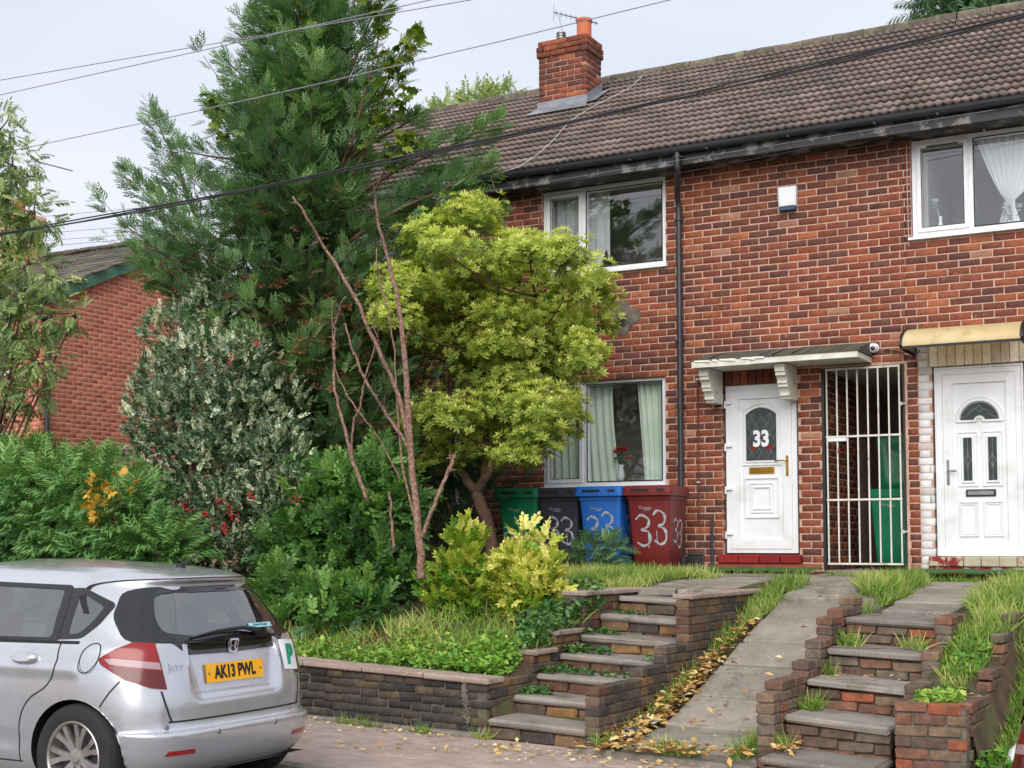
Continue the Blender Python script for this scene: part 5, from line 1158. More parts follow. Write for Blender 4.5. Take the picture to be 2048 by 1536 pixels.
def patch(f, poly, o, step=.05, sy=None):
    """convex 2D polygon laid on a surface with an offset"""
    poly = ccw(poly); xs = [p[0] for p in poly]; ys = [p[1] for p in poly]; b = MB(); idx = {}; sy = sy or step
    nx = max(1, math.ceil((max(xs) - min(xs)) / step)); ny = max(1, math.ceil((max(ys) - min(ys)) / sy))
    gx = np.linspace(min(xs), max(xs), nx + 1); gy = np.linspace(min(ys), max(ys), ny + 1)
    for i in range(nx):
        for j in range(ny):
            c = clip_poly([(gx[i], gy[j]), (gx[i + 1], gy[j]), (gx[i + 1], gy[j + 1]), (gx[i], gy[j + 1])], poly)
            if len(c) < 3: continue
            fc = []
            for p in c:
                k = (round(p[0], 5), round(p[1], 5))
                if k not in idx: idx[k] = len(b.V); b.V.append(f(p[0], p[1], o))
                if not fc or fc[-1] != idx[k]: fc.append(idx[k])
            if len(fc) > 2 and fc[0] == fc[-1]: fc.pop()
            if len(set(fc)) > 2: b.F.append(tuple(dict.fromkeys(fc)))
    return b
def resamp(loop, n):
    P = [np.array(p, float) for p in loop] + [np.array(loop[0], float)]; L_ = [0]
    for i in range(len(P) - 1): L_.append(L_[-1] + np.linalg.norm(P[i + 1] - P[i]))
    return [tuple(np.array([np.interp(q, L_, [p[0] for p in P]), np.interp(q, L_, [p[1] for p in P])])) for q in np.linspace(0, L_[-1], n, endpoint=False)]
def band(f, outer, inner, o, k=72, rows=5):
    b = MB(); 
    for r in range(rows + 1):
        t = r / rows; b.V += [f(outer[i][0] * (1 - t) + inner[i][0] * t, outer[i][1] * (1 - t) + inner[i][1] * t, o) for i in range(len(outer))]
    n = len(outer); b.F = [(r * n + i, r * n + (i + 1) % n, (r + 1) * n + (i + 1) % n, (r + 1) * n + i) for r in range(rows) for i in range(n)]
    return b
def inside(poly, x, y):
    c = False; n = len(poly)
    for i in range(n):
        (x1, y1), (x2, y2) = poly[i - 1], poly[i]
        if (y1 > y) != (y2 > y) and x < (x2 - x1) * (y - y1) / (y2 - y1) + x1: c = not c
    return c
def car_paint(name, c, fl):
    m, t, b, _ = newmat(name); co = objc(t); b.inputs['Base Color'].default_value = c; b.inputs['Metallic'].default_value = .68 if fl else .1; b.inputs['Roughness'].default_value = .22
    b.inputs['Coat Weight'].default_value = .8; b.inputs['Coat Roughness'].default_value = .04
    d = ramp(t, [(.45, (c[0], c[1], c[2], 1)), (.8, (c[0] * .8, c[1] * .78, c[2] * .75, 1))], noise(t, 2.2, 7, .7, co=co)); t.links.new(d.outputs[0], b.inputs['Base Color'])
    r = ramp(t, [(.4, (.2,) * 3 + (1,)), (.75, (.34,) * 3 + (1,))], noise(t, 3, 6, .7, co=co)); t.links.new(r.outputs[0], b.inputs['Roughness']); return m
M['silver'] = car_paint('silver_car_paint', srgb(204, 206, 213), True); M['blackpaint'] = car_paint('black_car_paint', srgb(22, 23, 26), False)
M['carglass'] = glassmat('car_glass', (.72, .78, .77, 1), ior=2.9); M['carglass2'] = glassmat('tinted_lamp_cover', (.9, .9, .9, 1), ior=1.5)
def lampmat(n, c, sc=140):
    m, t, b, _ = newmat(n); co = objc(t); w = node(t, 'ShaderNodeTexWave'); w.bands_direction = 'Z'; w.inputs['Scale'].default_value = 30; t.links.new(co, w.inputs['Vector'])
    r = ramp(t, [(.2, c), (.9, tuple(v * .8 for v in c[:3]) + (1,))], w.outputs['Fac']); t.links.new(r.outputs[0], b.inputs['Base Color']); b.inputs['Roughness'].default_value = .25; b.inputs['Coat Weight'].default_value = .5; b.inputs['Coat Roughness'].default_value = .02
    return m
M['lampred'] = lampmat('red_lamp_lens', srgb(140, 5, 13)); M['lampdark'] = lampmat('deep_red_lens', srgb(96, 4, 9)); M['lampclear'] = lampmat('clear_lamp_lens', srgb(172, 140, 146))
M['plate'] = mat('yellow_plate', srgb(248, 182, 20), srgb(240, 172, 14), .35, 4); M['ink'] = mat('black_ink', srgb(20, 20, 22), None, .5); M['pgreen'] = mat('green_print', srgb(0, 150, 110), None, .5); M['paperwhite'] = mat('white_sheet', srgb(232, 236, 240), None, .5); M['bluepaper'] = mat('pale_blue_sticker', srgb(150, 210, 216), None, .5)
M['shut'] = mat('panel_gap', srgb(28, 28, 32), None, .9); M['rim'] = mat('alloy_wheel', srgb(186, 182, 182), srgb(150, 142, 138), .35, 8, metal=.7); M['reflector'] = mat('red_reflector', srgb(170, 14, 24), srgb(140, 8, 16), .2, 60, coat=1)

# window outlines, convex, in surface coordinates
RW_OUT = [(-.705, .965), (-.40, .945), (.40, .945), (.705, .965), (.66, 1.13), (.555, 1.30), (.45, 1.328), (-.45, 1.328), (-.555, 1.30), (-.66, 1.13)]
RW_IN = [(-.53, 1.02), (-.30, .985), (.30, .985), (.53, 1.02), (.52, 1.13), (.455, 1.265), (.38, 1.285), (-.38, 1.285), (-.455, 1.265), (-.52, 1.13)]
QW_OUT = [(.80, .972), (.865, 1.318), (.74, 1.325), (.50, 1.225), (.485, 1.20), (.52, 1.08), (.60, .985)]
QW_IN = [(.705, 1.005), (.75, 1.27), (.71, 1.278), (.555, 1.20), (.548, 1.185), (.57, 1.10), (.625, 1.02)]
RD_OUT = [(.755, .968), (1.66, .955), (1.62, 1.36), (.825, 1.34)]; RD_IN = [(.82, .985), (1.60, .975), (1.56, 1.33), (.875, 1.31)]
FD_OUT = [(1.68, .955), (2.62, .935), (2.08, 1.36), (1.64, 1.36)]; FD_IN = [(1.74, .98), (2.50, .965), (2.04, 1.33), (1.69, 1.33)]
FQ_OUT = [(2.64, .935), (3.02, .925), (2.50, 1.17)]; FQ_IN = [(2.66, .955), (2.92, .945), (2.53, 1.12)]
mid_ = lambda a, b: [(p[0] * .45 + q[0] * .55, p[1] * .45 + q[1] * .55) for p, q in zip(a, b)]
HOLES = [mid_(*w) for w in ((QW_IN, QW_OUT), (RD_IN, RD_OUT), (FD_IN, FD_OUT), (FQ_IN, FQ_OUT))]; RWH = mid_(RW_IN, RW_OUT)
ARC_R, WHEELS = .335, (.585, 3.08)
def build_car(car, detail=True):
    t = car.t; P = car.paint
    hs = np.concatenate([np.linspace(.18, .43, 16), np.linspace(.438, .48, 9), np.linspace(.495, 1.36, 51), np.linspace(1.37, 1.46, 9), np.linspace(1.468, 1.52, 9)]); nh = len(hs)
    # one half contour: rear centre -> side -> front centre, parameter by angle with extra density at corners
    al = np.concatenate([np.linspace(0, .30, 26)[:-1], np.linspace(.30, .62, 40)[:-1], np.linspace(.62, 1.0, 46)[:-1], np.linspace(1.0, 1.42, 50)[:-1], np.linspace(1.42, 1.70, 36)[:-1], np.linspace(1.70, 2.0, 20)]); na = len(al)
    U = np.zeros((nh, na)); Vv = np.zeros((nh, na))
    for i, h in enumerate(hs):
        n = float(NEX(h)); hw = float(HWF(h)); ur = float(UR(h)); uf = float(UF(h)); th = al * math.pi / 2; c = np.cos(th); q = np.sin(th); k = (np.abs(c) ** n + np.abs(q) ** n) ** (-1 / n)
        a = np.where(c > 0, UC - ur, uf - UC); U[i] = UC - a * c * k; Vv[i] = hw * q * k
    H = np.repeat(hs[:, None], na, 1)
    rearm = (al[None, :] < .5) & np.ones_like(U, bool); rec = np.where((al[None, :] < .28), rear_u(np.where(al[None, :] < .28, Vv, 0), H) - U, 0); U = U + np.clip(rec, 0, .05)
    sidem = np.abs(Vv) > .6 * np.array([[float(HWF(h))] for h in hs]); crs = side_v(U, H) - HWF(H) * (1 - np.clip(np.abs(U - UC) / np.where(U < UC, UC - UR(H), UF(H) - UC), 0, 1) ** NEX(H)) ** (1 / NEX(H)); Vv = Vv + np.where(sidem & (al[None, :] > .6) & (al[None, :] < 1.5), crs, 0)
    for wc in WHEELS:   # snap to wheel arch
        d = np.hypot(U - wc, H - .30); near = sidem & (np.abs(d - ARC_R) < .022); s = np.where(near, ARC_R / np.maximum(d, 1e-6), 1); U = np.where(near, wc + (U - wc) * s, U); H = np.where(near, .30 + (H - .30) * s, H)
    b = MB(); idx = {}
    keep = []
    for i in range(nh - 1):
        for j in range(na - 1):
            uc = U[i:i + 2, j:j + 2].mean(); vc = Vv[i:i + 2, j:j + 2].mean(); hc = H[i:i + 2, j:j + 2].mean(); ok = True
            if al[j] > .45 and al[j] < 1.6:
                if any(math.hypot(uc - w, hc - .30) < ARC_R - .002 for w in WHEELS): ok = False
            if al[j] > .3 and al[j] < 1.75 and hc > .93 and any(inside(w, uc, hc) for w in HOLES): ok = False
            if al[j] < .5 and hc > .96 and inside(RWH, vc, hc): ok = False
            if al[j] > 1.35 and 1.0 < hc < 1.40 and abs(vc) < .62 - .25 * (hc - 1.0): ok = False   # windscreen
            keep.append(ok)
    Vs = []; Fc = []
    for sg in (1, -1):
        k0 = len(Vs); Vs += [car.W(U[i, j], sg * Vv[i, j], H[i, j]) for i in range(nh) for j in range(na)]
        e = 0
        for i in range(nh - 1):
            for j in range(na - 1):
                if keep[e]: a = k0 + i * na + j; q = (a, a + 1, a + na + 1, a + na); Fc.append(q if sg > 0 else q[::-1])
                e += 1
    b.V = Vs; b.F = Fc
    me_b = bpy.data.meshes.new('body'); b0 = base_of(t); me_b.from_pydata([(v[0] - b0[0], v[1] - b0[1], v[2] - b0[2]) for v in Vs], [], Fc)
    bm = bmesh.new(); bm.from_mesh(me_b); bmesh.ops.remove_doubles(bm, verts=bm.verts, dist=.0008); bmesh.ops.recalc_face_normals(bm, faces=bm.faces); bm.to_mesh(me_b); bm.free()
    me_b.polygons.foreach_set('use_smooth', [True] * len(me_b.polygons)); me_b.set_sharp_from_angle(angle=math.radians(50)); me_b.materials.append(P); body = link('body', me_b, t)
    def flat(bm_, name, m, par=body, smooth=True): return bm_.build(name, m, par, smooth, fix=True)
    # underside and wheel wells
    b = MB(); b.add([car.W(u, v, .19) for u, v in ((.12, -.7), (.12, .7), (3.7, .7), (3.7, -.7))], [(0, 1, 2, 3)]); b.build('floor_pan', M['black'], t, fix=False)
    for wc in WHEELS:
        for sg in (1, -1):
            b = MB(); n = 22; an = np.linspace(-.25, math.pi + .25, n)
            for vv in (.842, .60): b.V += [car.W(wc + (ARC_R + .004) * math.cos(a), sg * (vv if vv < .8 else float(side_v(wc + ARC_R * math.cos(a), max(.2, .3 + ARC_R * math.sin(a)))) - .004), .30 + (ARC_R + .004) * math.sin(a)) for a in an]
            b.F = [(i, i + 1, n + i + 1, n + i) for i in range(n - 1)] + [tuple(n + i for i in range(n))]; b.build('wheel_arch', M['black'], body, fix=False)
            w0 = np.array([wc, .74, .30]); tyre = [(.195, -.09), (.235, -.098), (.285, -.092), (.300, -.07), (.305, -.03), (.305, .03), (.300, .07), (.285, .092), (.235, .098), (.2, .085)]
            b = MB(); N = 40
            for (r_, o_) in tyre: b.V += [car.W(wc + r_ * math.cos(2 * math.pi * k / N), sg * (w0[1] + o_), .305 + r_ * math.sin(2 * math.pi * k / N)) for k in range(N)]
            b.F = [(r * N + i, r * N + (i + 1) % N, (r + 1) * N + (i + 1) % N, (r + 1) * N + i) for r in range(len(tyre) - 1) for i in range(N)]; wh = b.build('wheel', M['rubber'], t, 'auto')
            b = MB(); rp_ = [(.208, .088), (.202, .092), (.192, .084), (.185, .03), (.18, -.02)]
            for (r_, o_) in rp_: b.V += [car.W(wc + r_ * math.cos(2 * math.pi * k / N), sg * (w0[1] + o_), .305 + r_ * math.sin(2 * math.pi * k / N)) for k in range(N)]
            b.F = [(r * N + i, r * N + (i + 1) % N, (r + 1) * N + (i + 1) % N, (r + 1) * N + i) for r in range(len(rp_) - 1) for i in range(N)]
            for k in range(7):
                for dl in (-.13, .13):
                    a0 = 2 * math.pi * k / 7 + dl * .5; a1 = 2 * math.pi * k / 7 + dl * 1.6; vs_ = []
                    for (rr_, aa, wd, oo) in ((.045, a0, .016, .058), (.12, (a0 + a1) / 2, .014, .066), (.192, a1, .017, .076)):
                        for sd in (-1, 1):
                            for dz in (0, -.022): vs_.append(car.W(wc + rr_ * math.cos(aa) - sd * wd * math.sin(aa), sg * (w0[1] + oo + dz), .305 + rr_ * math.sin(aa) + sd * wd * math.cos(aa)))
                    b.add(vs_, [(0, 2, 6, 4), (4, 6, 10, 8), (0, 4, 5, 1), (4, 8, 9, 5), (2, 3, 7, 6), (6, 7, 11, 10)])
            hub = [(.0, .074), (.028, .072), (.034, .06), (.055, .058), (.058, .03)]; kb = len(b.V)
            for (r_, o_) in hub: b.V += [car.W(wc + r_ * math.cos(2 * math.pi * k / 16), sg * (w0[1] + o_), .305 + r_ * math.sin(2 * math.pi * k / 16)) for k in range(16)]
            b.F += [(kb + r * 16 + i, kb + r * 16 + (i + 1) % 16, kb + (r + 1) * 16 + (i + 1) % 16, kb + (r + 1) * 16 + i) for r in range(4) for i in range(16)]
            b.build('rim', M['rim'], wh, 'auto'); b = MB(); b.V = [car.W(wc + .182 * math.cos(2 * math.pi * k / 24), sg * (w0[1] - .01), .305 + .182 * math.sin(2 * math.pi * k / 24)) for k in range(24)]; b.F = [tuple(range(24))]; b.build('brake_disc', M['carpet'], wh)
    # glazing
    R_ = lambda l, r: (lambda P: [tuple(np.array(P[i]) * (1 - k / 4) + np.array(P[(i + 1) % len(P)]) * k / 4) for i in range(len(P)) for k in range(4)])(roundpoly(l, r, 3))
    g = flat(patch(car.rear, RW_IN, .001, .05), 'rear_window', M['carglass'], t); flat(band(car.rear, R_(RW_OUT, .05), R_(RW_IN, .06), .006), 'glass_border', M['glossblack'], g)
    for sg in (1, -1):
        f = car.side(sg)
        for (o_, i_, nm, rr_) in ((QW_OUT, QW_IN, 'quarter_window', .03), (RD_OUT, RD_IN, 'rear_door_window', .03), (FD_OUT, FD_IN, 'front_door_window', .03), (FQ_OUT, FQ_IN, 'front_quarter_window', .02)):
            g = flat(patch(f, i_, .001, .06), nm, M['carglass'], t); flat(band(f, R_(o_, rr_), R_(i_, rr_), .0035 if nm == 'quarter_window' else .0055), 'glass_border', M['black' if nm != 'quarter_window' else 'glossblack'], g)
        # shut lines
        b = MB(); lines = [[(.73, .955), (.735, .80), (.80, .70), (.93, .62), (1.0, .50), (1.02, .26)], [(1.655, .95), (1.66, .26)], [(2.86, .92), (2.82, .7), (2.84, .3)], [(1.0, .255), (2.85, .255)], [(.29, .745), (.345, .68), (.40, .60)]]
        for l in lines: ribbon(b, smoothline(l, 6), .008, lambda a, c: f(a, c, .0022))
        # belt trim and fuel flap
        ribbon(b, [(u, .957 - .012 * (u - .7)) for u in np.linspace(.6, 2.95, 30)], .018, lambda a, c: f(a, c, .004))
        if sg > 0: ribbon(b, [(.50 + .062 * math.cos(a) - .018 * math.sin(a), .872 + .085 * math.sin(a)) for a in np.linspace(0, 6.32, 34)], .006, lambda a, c: f(a, c, .0022))
        b.build('panel_gaps', M['shut'], body, fix=False)
        for uh in (.98, 1.86):
            b = MB(); cc = [(uh + .105 * math.cos(a) * (abs(math.cos(a)) ** -.35 if abs(math.cos(a)) > .05 else 1), .855 + .036 * math.sin(a)) for a in np.linspace(0, 2 * math.pi, 20, endpoint=False)]
            n = len(cc)
            for k_, o_ in ((1.0, .001), (.95, .022), (.8, .034), (.2, .036)): b.V += [f(uh + (p[0] - uh) * k_, .855 + (p[1] - .855) * k_, o_) for p in cc]
            b.F = [(r * n + i, r * n + (i + 1) % n, (r + 1) * n + (i + 1) % n, (r + 1) * n + i) for r in range(3) for i in range(n)] + [tuple(3 * n + i for i in range(n))]; b.build('door_handle', P, t, 'auto')
        # tail lamp wraps the corner
        c = car.corner(sg); q = lambda l: l
        LO = [(.392, .695), (.44, .708), (.50, .752), (.548, .835), (.554, .868), (.52, .922), (.475, .970), (.418, .960)]
        lam = flat(patch(c, LO, .010, .02), 'tail_lamp', M['lampred'], t); flat(band(c, R_(LO, .01), [(p[0] * .96 + .47 * .04, p[1]) for p in R_(LO, .01)], .011, rows=1), 'lamp_edge', M['lampdark'], lam)
        b = MB(); lo = R_(LO, .01); n = len(lo); b.V = [c(p[0], p[1], .010) for p in lo] + [c(p[0], p[1], -.01) for p in lo]; b.F = [(i, (i + 1) % n, n + (i + 1) % n, n + i) for i in range(n)]; b.build('lamp_side', M['lampdark'], lam, True)
        flat(patch(c, [(.407, .806), (.53, .838), (.54, .868), (.52, .872), (.411, .846)], .0125, .02), 'reversing_lens', M['lampclear'], lam); flat(patch(c, [(.397, .70), (.44, .715), (.497, .758), (.533, .828), (.407, .80)], .0122, .02), 'lower_lens', M['lampdark'], lam)
        # front lamp (seen only from ahead)
        b = MB(); b.V = [car.W(u, sg * v, h) for (u, v, h) in ((3.84, .50, .68), (3.70, .74, .70), (3.40, .80, .86), (3.62, .62, .84))]; b.F = [(0, 1, 2, 3)]; b.build('head_lamp', M['lampclear'], t)
        # mirror
        b = MB(); b.lathe([(0, -.07), (.06, -.06), (.085, 0), (.07, .05), (0, .06)], (0, 0, 0), 'x', 14); b.V = [car.W(2.62 + v[0], sg * (.93 + v[1] * 1.3), 1.02 + v[2]) for v in b.V]; mi = b.build('door_mirror', P, t, True)
    # windscreen
    wsf = lambda v, h, o=0: car.W(float(UF(h)) - .01 - .12 * (v / .6) ** 2, v, h); flat(patch(wsf, [(-.66, .99), (.66, .99), (.56, 1.405), (-.56, 1.405)], 0, .08), 'windscreen', M['carglass'], t)
    # rear door shut line, badge area
    rl = lambda a, c_: car.rear(a, c_, .0025)
    for sg in (1, -1):
        b = MB(); ribbon(b, smoothline([(sg * .62, .685), (sg * .60, .60), (sg * .57, .52), (sg * .54, .508), (0, .503)], 6), .010, rl); b.build('tailgate_gap', M['shut'], body, fix=False); b = MB(); ribbon(b, smoothline([(sg * .69, 1.15), (sg * .62, 1.30), (sg * .55, 1.365), (sg * .4, 1.383), (0, 1.39)], 6), .006, rl); b.build('tailgate_gap', M['shut'], body, fix=False)
    b = MB(); gp = [(-.50, .958), (.50, .958), (.42, .875), (.10, .868), (-.10, .868), (-.42, .875)]; gar = flat(patch(car.rear, ccw(gp), .010, .05), 'tailgate_garnish', M['glossblack'], t)
    # bumper step, reflectors, sensors
    for sg in (1, -1):
        flat(patch(car.rear, [(sg * .44, .325), (sg * .64, .325), (sg * .62, .352), (sg * .45, .350)], .004, .04), 'reflector', M['reflector'], body)
    bp = MB()
    for v_ in (-.6, -.26, .26, .6):
        kb = len(bp.V); N = 12
        for rr_, o_ in ((.015, .001), (.013, .004), (.0, .004)): bp.V += [car.rear(v_ + rr_ * math.cos(2 * math.pi * k / N), .425 + rr_ * math.sin(2 * math.pi * k / N) + (.055 if abs(v_) > .5 else 0), o_) for k in range(N)]
        bp.F += [(kb + r * N + i, kb + r * N + (i + 1) % N, kb + (r + 1) * N + (i + 1) % N, kb + (r + 1) * N + i) for r in range(2) for i in range(N)]
    bp.build('parking_sensors', M['steel'], body, fix=False)['kind'] = 'stuff'
    # plate
    pf = lambda v, h, o: (lambda q: q)(car.W(float(rear_u(0, .75)) - .012 - o + (h - .755) * .16, v, h)); pl = flat(patch(pf, rect(-.26, .26, .70, .811), 0, .3), 'number_plate', M['plate'], t, False)
    if detail:
        V, Fx = text_geo('AK13 PWL', .102, 0, .0042, .78); b = MB(); b.add([pf(-v[0], .755 + v[1] * 1.0, .0025) for v in V], Fx); b.build('plate_lettering', M['ink'], pl, fix=False)
    b = MB(); N = 10
    for v_ in (-.235, .235): kb = len(b.V); b.V += [pf(v_ + .007 * math.cos(2 * math.pi * k / N), .755 + .007 * math.sin(2 * math.pi * k / N), .003) for k in range(N)]; b.F.append(tuple(kb + k for k in range(N)))
    b.build('plate_screws', M['darkgold'], pl, fix=False)['kind'] = 'stuff'
    # emblem: rounded frame with H bars
    hx = 0.0; hz = .905; em = MB(); fo = [(hx + p[0], hz + p[1]) for p in roundpoly([(-.05, .042), (.05, .042), (.042, -.042), (-.042, -.042)], .02, 3)]; fi = [(hx + (p[0] - hx) * .83, hz + (p[1] - hz) * .83) for p in fo]; n = len(fo)
    for lp, o_ in ((fo, .010), (fo, .018), (fi, .018), (fi, .010)): em.V += [car.rear(p[0], p[1], o_) for p in lp]
    em.F = [(r * n + i, r * n + (i + 1) % n, (r + 1) * n + (i + 1) % n, (r + 1) * n + i) for r in range(3) for i in range(n)]
    for bar in ([(-.036, .036), (-.02, .036), (-.013, 0.0), (-.013, 0), (-.017, -.036), (-.032, -.036), (-.026, 0)], [(.036, .036), (.02, .036), (.013, 0), (.017, -.036), (.032, -.036), (.026, 0)], [(-.02, .006), (.02, .006), (.019, -.008), (-.019, -.008)]):
        kb = len(em.V); em.V += [car.rear(hx + p[0], hz + p[1], .017) for p in bar]; em.F.append(tuple(range(kb, kb + len(bar))))
    em.build('badge', M['chrome'], t, fix=False)
    # wiper, high brake lamp, washer
    b = MB(); b.tube([car.rear(-.22, .965, .02), car.rear(-.20, .99, .035), car.rear(-.1, 1.01, .035), car.rear(.12, 1.005, .025), car.rear(.36, .975, .02)], [.026, .018, .012, .009, .006], 8); b.build('rear_wiper', M['black'], t, True)
    b = MB(); b.lathe([(0, .0), (.03, 0), (.03, .02), (.018, .03), (0, .03)], (0, 0, 0), n=12); b.V = [tuple(np.array(car.W(.56, -.0, float(1.452))) + np.array(v)) for v in b.V]; b.tube([car.W(.56, 0, 1.475), car.W(.50, 0, 1.51), car.W(.40, 0, 1.57)], [.012, .009, .006], 6); b.build('roof_aerial', M['black'], t, 'auto')
    b = MB(); b.lathe([(0, 0), (.012, 0), (.012, .014), (0, .018)], (0, 0, 0), n=8); b.V = [tuple(np.array(car.rear(0, 1.352, .0)) + np.array(v)) for v in b.V]; b.build('washer_jet', M['black'], t)
    # interior: floor tub, seats, wheel
    b = MB(); b.add([car.W(u, v, h) for (u, v, h) in ((.3, -.62, .84), (.3, .62, .84), (1.0, .66, .82), (1.0, -.66, .82), (1.0, .66, .4), (1.0, -.66, .4), (2.9, .66, .4), (2.9, -.66, .4), (3.0, .62, .9), (3.0, -.62, .9))], [(0, 1, 2, 3), (3, 2, 4, 5), (5, 4, 6, 7), (7, 6, 8, 9)]); b.build('cabin_floor', M['carpet'], t, fix=False)
    for (u0, vs_) in ((1.02, (-.42, 0, .42)), (1.95, (-.36, .36))):
        for v_ in vs_:
            b = MB(); w = .2 if u0 < 1.5 else .24; kb = 0
            b.bev(-.07, .07, -w, w, 0, .56, .05); b.V = [car.W(u0 + p[0] - (p[2]) * .25, v_ + p[1], .55 + p[2]) for p in b.V]; st = b.build('seat', M['carpet'], t, 'auto')
            b = MB(); b.bev(-.045, .045, -.12, .12, 0, .17, .04); b.V = [car.W(u0 + p[0] - .17, v_ + p[1], 1.135 + p[2]) for p in b.V]; b.tube([car.W(u0 - .15, v_ - .05, 1.08), car.W(u0 - .16, v_ - .05, 1.15)], .008, 6); b.build('headrest', M['carpet'], st, 'auto')
    return body
car = Car('silver hatchback parked at the kerb in front of the garden wall', (.325, -9.17, .085), M['silver'])
build_car(car)
tcar = car.t
V, Fx = text_geo('Jazz', .06, 0, .0012, 1.2); b = MB(); b.add([car.rear(.505 - v[0], .815 + v[1] + v[0] * 0.0, .004) for v in V], Fx); b.build('model_lettering', M['chrome'], tcar, fix=False)
b = patch(lambda a, c_, o: car.rear(a, c_, o), [(-.44, .73), (-.605, .715), (-.60, .90), (-.435, .915)], .012, .04); PS = b.build('learner_plate', M['paperwhite'], tcar, True)
V, Fx = text_geo('P', .155, 0, .010, .95); b = MB(); b.add([car.rear(-.52 - v[0], .812 + v[1], .016) for v in V], Fx); b.build('letter', M['pgreen'], PS, fix=False)
b = patch(car.rear, rect(-.42, -.19, 1.012, 1.045), .006, .06); ST = b.build('window_sticker', M['bluepaper'], tcar, True)
V, Fx = text_geo('Green Garage', .024, 0, .0004, 1.0); b = MB(); b.add([car.rear(-.30 - v[0], 1.032 + v[1], .0075) for v in V], Fx); b.build('sticker_lettering', M['ink'], ST, fix=False)
# second car, only its tail enters the picture at the right
pr_ = at(2012, 1500, y=-9.2)
car2 = Car('black car whose tail just enters the right edge of picture', (pr_[0] + .0, -9.15, roadz(4.8) - .0), M['blackpaint'], flip=True); build_car(car2, False)
# ------------------------------------------------------------------ foliage
def nrm(v): return v / (np.linalg.norm(v, axis=-1, keepdims=True) + 1e-9)
def kite(p, d, side, l, w, z=0.0, droop=0.0):
    """pointed leaf of four triangles folded on its rib"""
    p, d, side = map(np.asarray, (p, d, side)); up = np.cross(d, side)
    return [p, p + d * l * .45 + side * w / 2 + up * z, p + d * l * .45 - side * w / 2 + up * z, p + d * l + up * droop, p + d * l * .5 + up * (z * .3)], [(0, 4, 1), (0, 2, 4), (4, 3, 1), (4, 2, 3)]
def tmpl(leaves):
    V = []; Fc = []; T = []
    for (v, f), tn in leaves:
        k = len(V); V += v; Fc += [tuple(i + k for i in q) for q in f]; T += [tn] * len(v)
    return np.array(V, float), np.array(Fc), np.array(T, float)
def flat_kite(p, d, l, w, tn, dz=0.0):
    p = np.array(p, float); d = np.array(d, float); d = d / np.linalg.norm(d); s = np.cross([0, 0, 1.0], d); s = s / np.linalg.norm(s)
    return ([p, p + d * l * .4 + s * w / 2 + [0, 0, dz * .4], p + d * l + [0, 0, dz], p + d * l * .4 - s * w / 2 + [0, 0, dz * .4]], [(0, 1, 2), (0, 2, 3)]), tn
def spray(seed, n=9, sub=2, w=.062, droop=-.06, ang=.62):
    r = random.Random(seed); L_ = [flat_kite((0, 0, 0), (1, 0, 0), 1.0, w * .8, .1, droop)]
    for i in range(n):
        t = .08 + .82 * i / n; s = 1 if i % 2 else -1; a = ang + r.uniform(-.12, .12); l = .52 * (1 - t * .72) + .06; d = (math.cos(a), s * math.sin(a), r.uniform(-.15, .22)); p = np.array([t, 0, droop * t * t])
        L_.append(flat_kite(p, d, l, w, .0 + .1 * t, droop))
        for k in range(sub):
            q = p + np.array(d) * l * (.3 + .33 * k); a2 = a * .35 if k % 2 else a * 1.5; L_.append(flat_kite(q, (math.cos(a2), s * math.sin(a2), r.uniform(-.1, .2)), l * .5, w * .85, .12, droop))
    return tmpl(L_)
def whorl(seed, n=8, wid=.33):
    r = random.Random(seed); L_ = []
    for i in range(n):
        a = 2 * math.pi * i / n + r.uniform(-.2, .2); el = r.uniform(-.15, .35); d = np.array([math.sin(el), math.cos(el) * math.cos(a), math.cos(el) * math.sin(a)]); s = np.cross(d, [1, 0, 0]); s = s / np.linalg.norm(s)
        L_.append((kite(d * .06, d, s, r.uniform(.85, 1.1), wid, .03, -.16), r.uniform(-.08, .08)))
    for i in range(4):
        a = 2 * math.pi * i / 4 + .3; el = r.uniform(.6, 1.0); d = np.array([math.sin(el), math.cos(el) * math.cos(a), math.cos(el) * math.sin(a)]); s = np.cross(d, [1, 0, 0]); s = s / np.linalg.norm(s)
        L_.append((kite(d * .05, d, s, r.uniform(.55, .8), wid * .8, .03, -.05), .12))
    return tmpl(L_)
def shoot(seed, n=6, ll=.38, w=.23, curl=-.03, tv=.1):
    r = random.Random(seed); L_ = []
    for i in range(n):
        t = .1 + .9 * i / n
        for s in (1, -1):
            a = .9 + r.uniform(-.25, .25); d = np.array([math.cos(a), s * math.sin(a), r.uniform(-.35, .35)]); d = d / np.linalg.norm(d); sd = np.cross([0, 0, 1.0], d); sd = sd / np.linalg.norm(sd)
            L_.append((kite((t, 0, 0), d, sd, ll * r.uniform(.7, 1.1), w, .02, curl), r.uniform(-tv, tv)))
    L_.append((kite((1, 0, 0), np.array([1.0, 0, 0]), np.array([0, 1.0, 0]), ll * .8, w * .8, .02, 0), .12)); return tmpl(L_)
def pinnate(seed, n=6):
    r = random.Random(seed); L_ = []
    for i in range(n):
        t = .15 + .8 * i / n
        for s in (1, -1):
            a = 1.0 + r.uniform(-.15, .15); d = np.array([math.cos(a), s * math.sin(a), -.25]); d = d / np.linalg.norm(d); sd = np.cross([0, 0, 1.0], d); sd = sd / np.linalg.norm(sd)
            L_.append((kite((t, 0, -.25 * t * t), d, sd, .44 * (1 - .3 * t), .135, .015, -.09), r.uniform(-.08, .08)))
    L_.append((kite((.95, 0, -.22), np.array([1.0, 0, -.3]), np.array([0, 1.0, 0]), .4, .12, .02, -.05), .05)); L_.append(flat_kite((0, 0, 0), (1, 0, -.22), 1.0, .02, -.1)); return tmpl(L_)
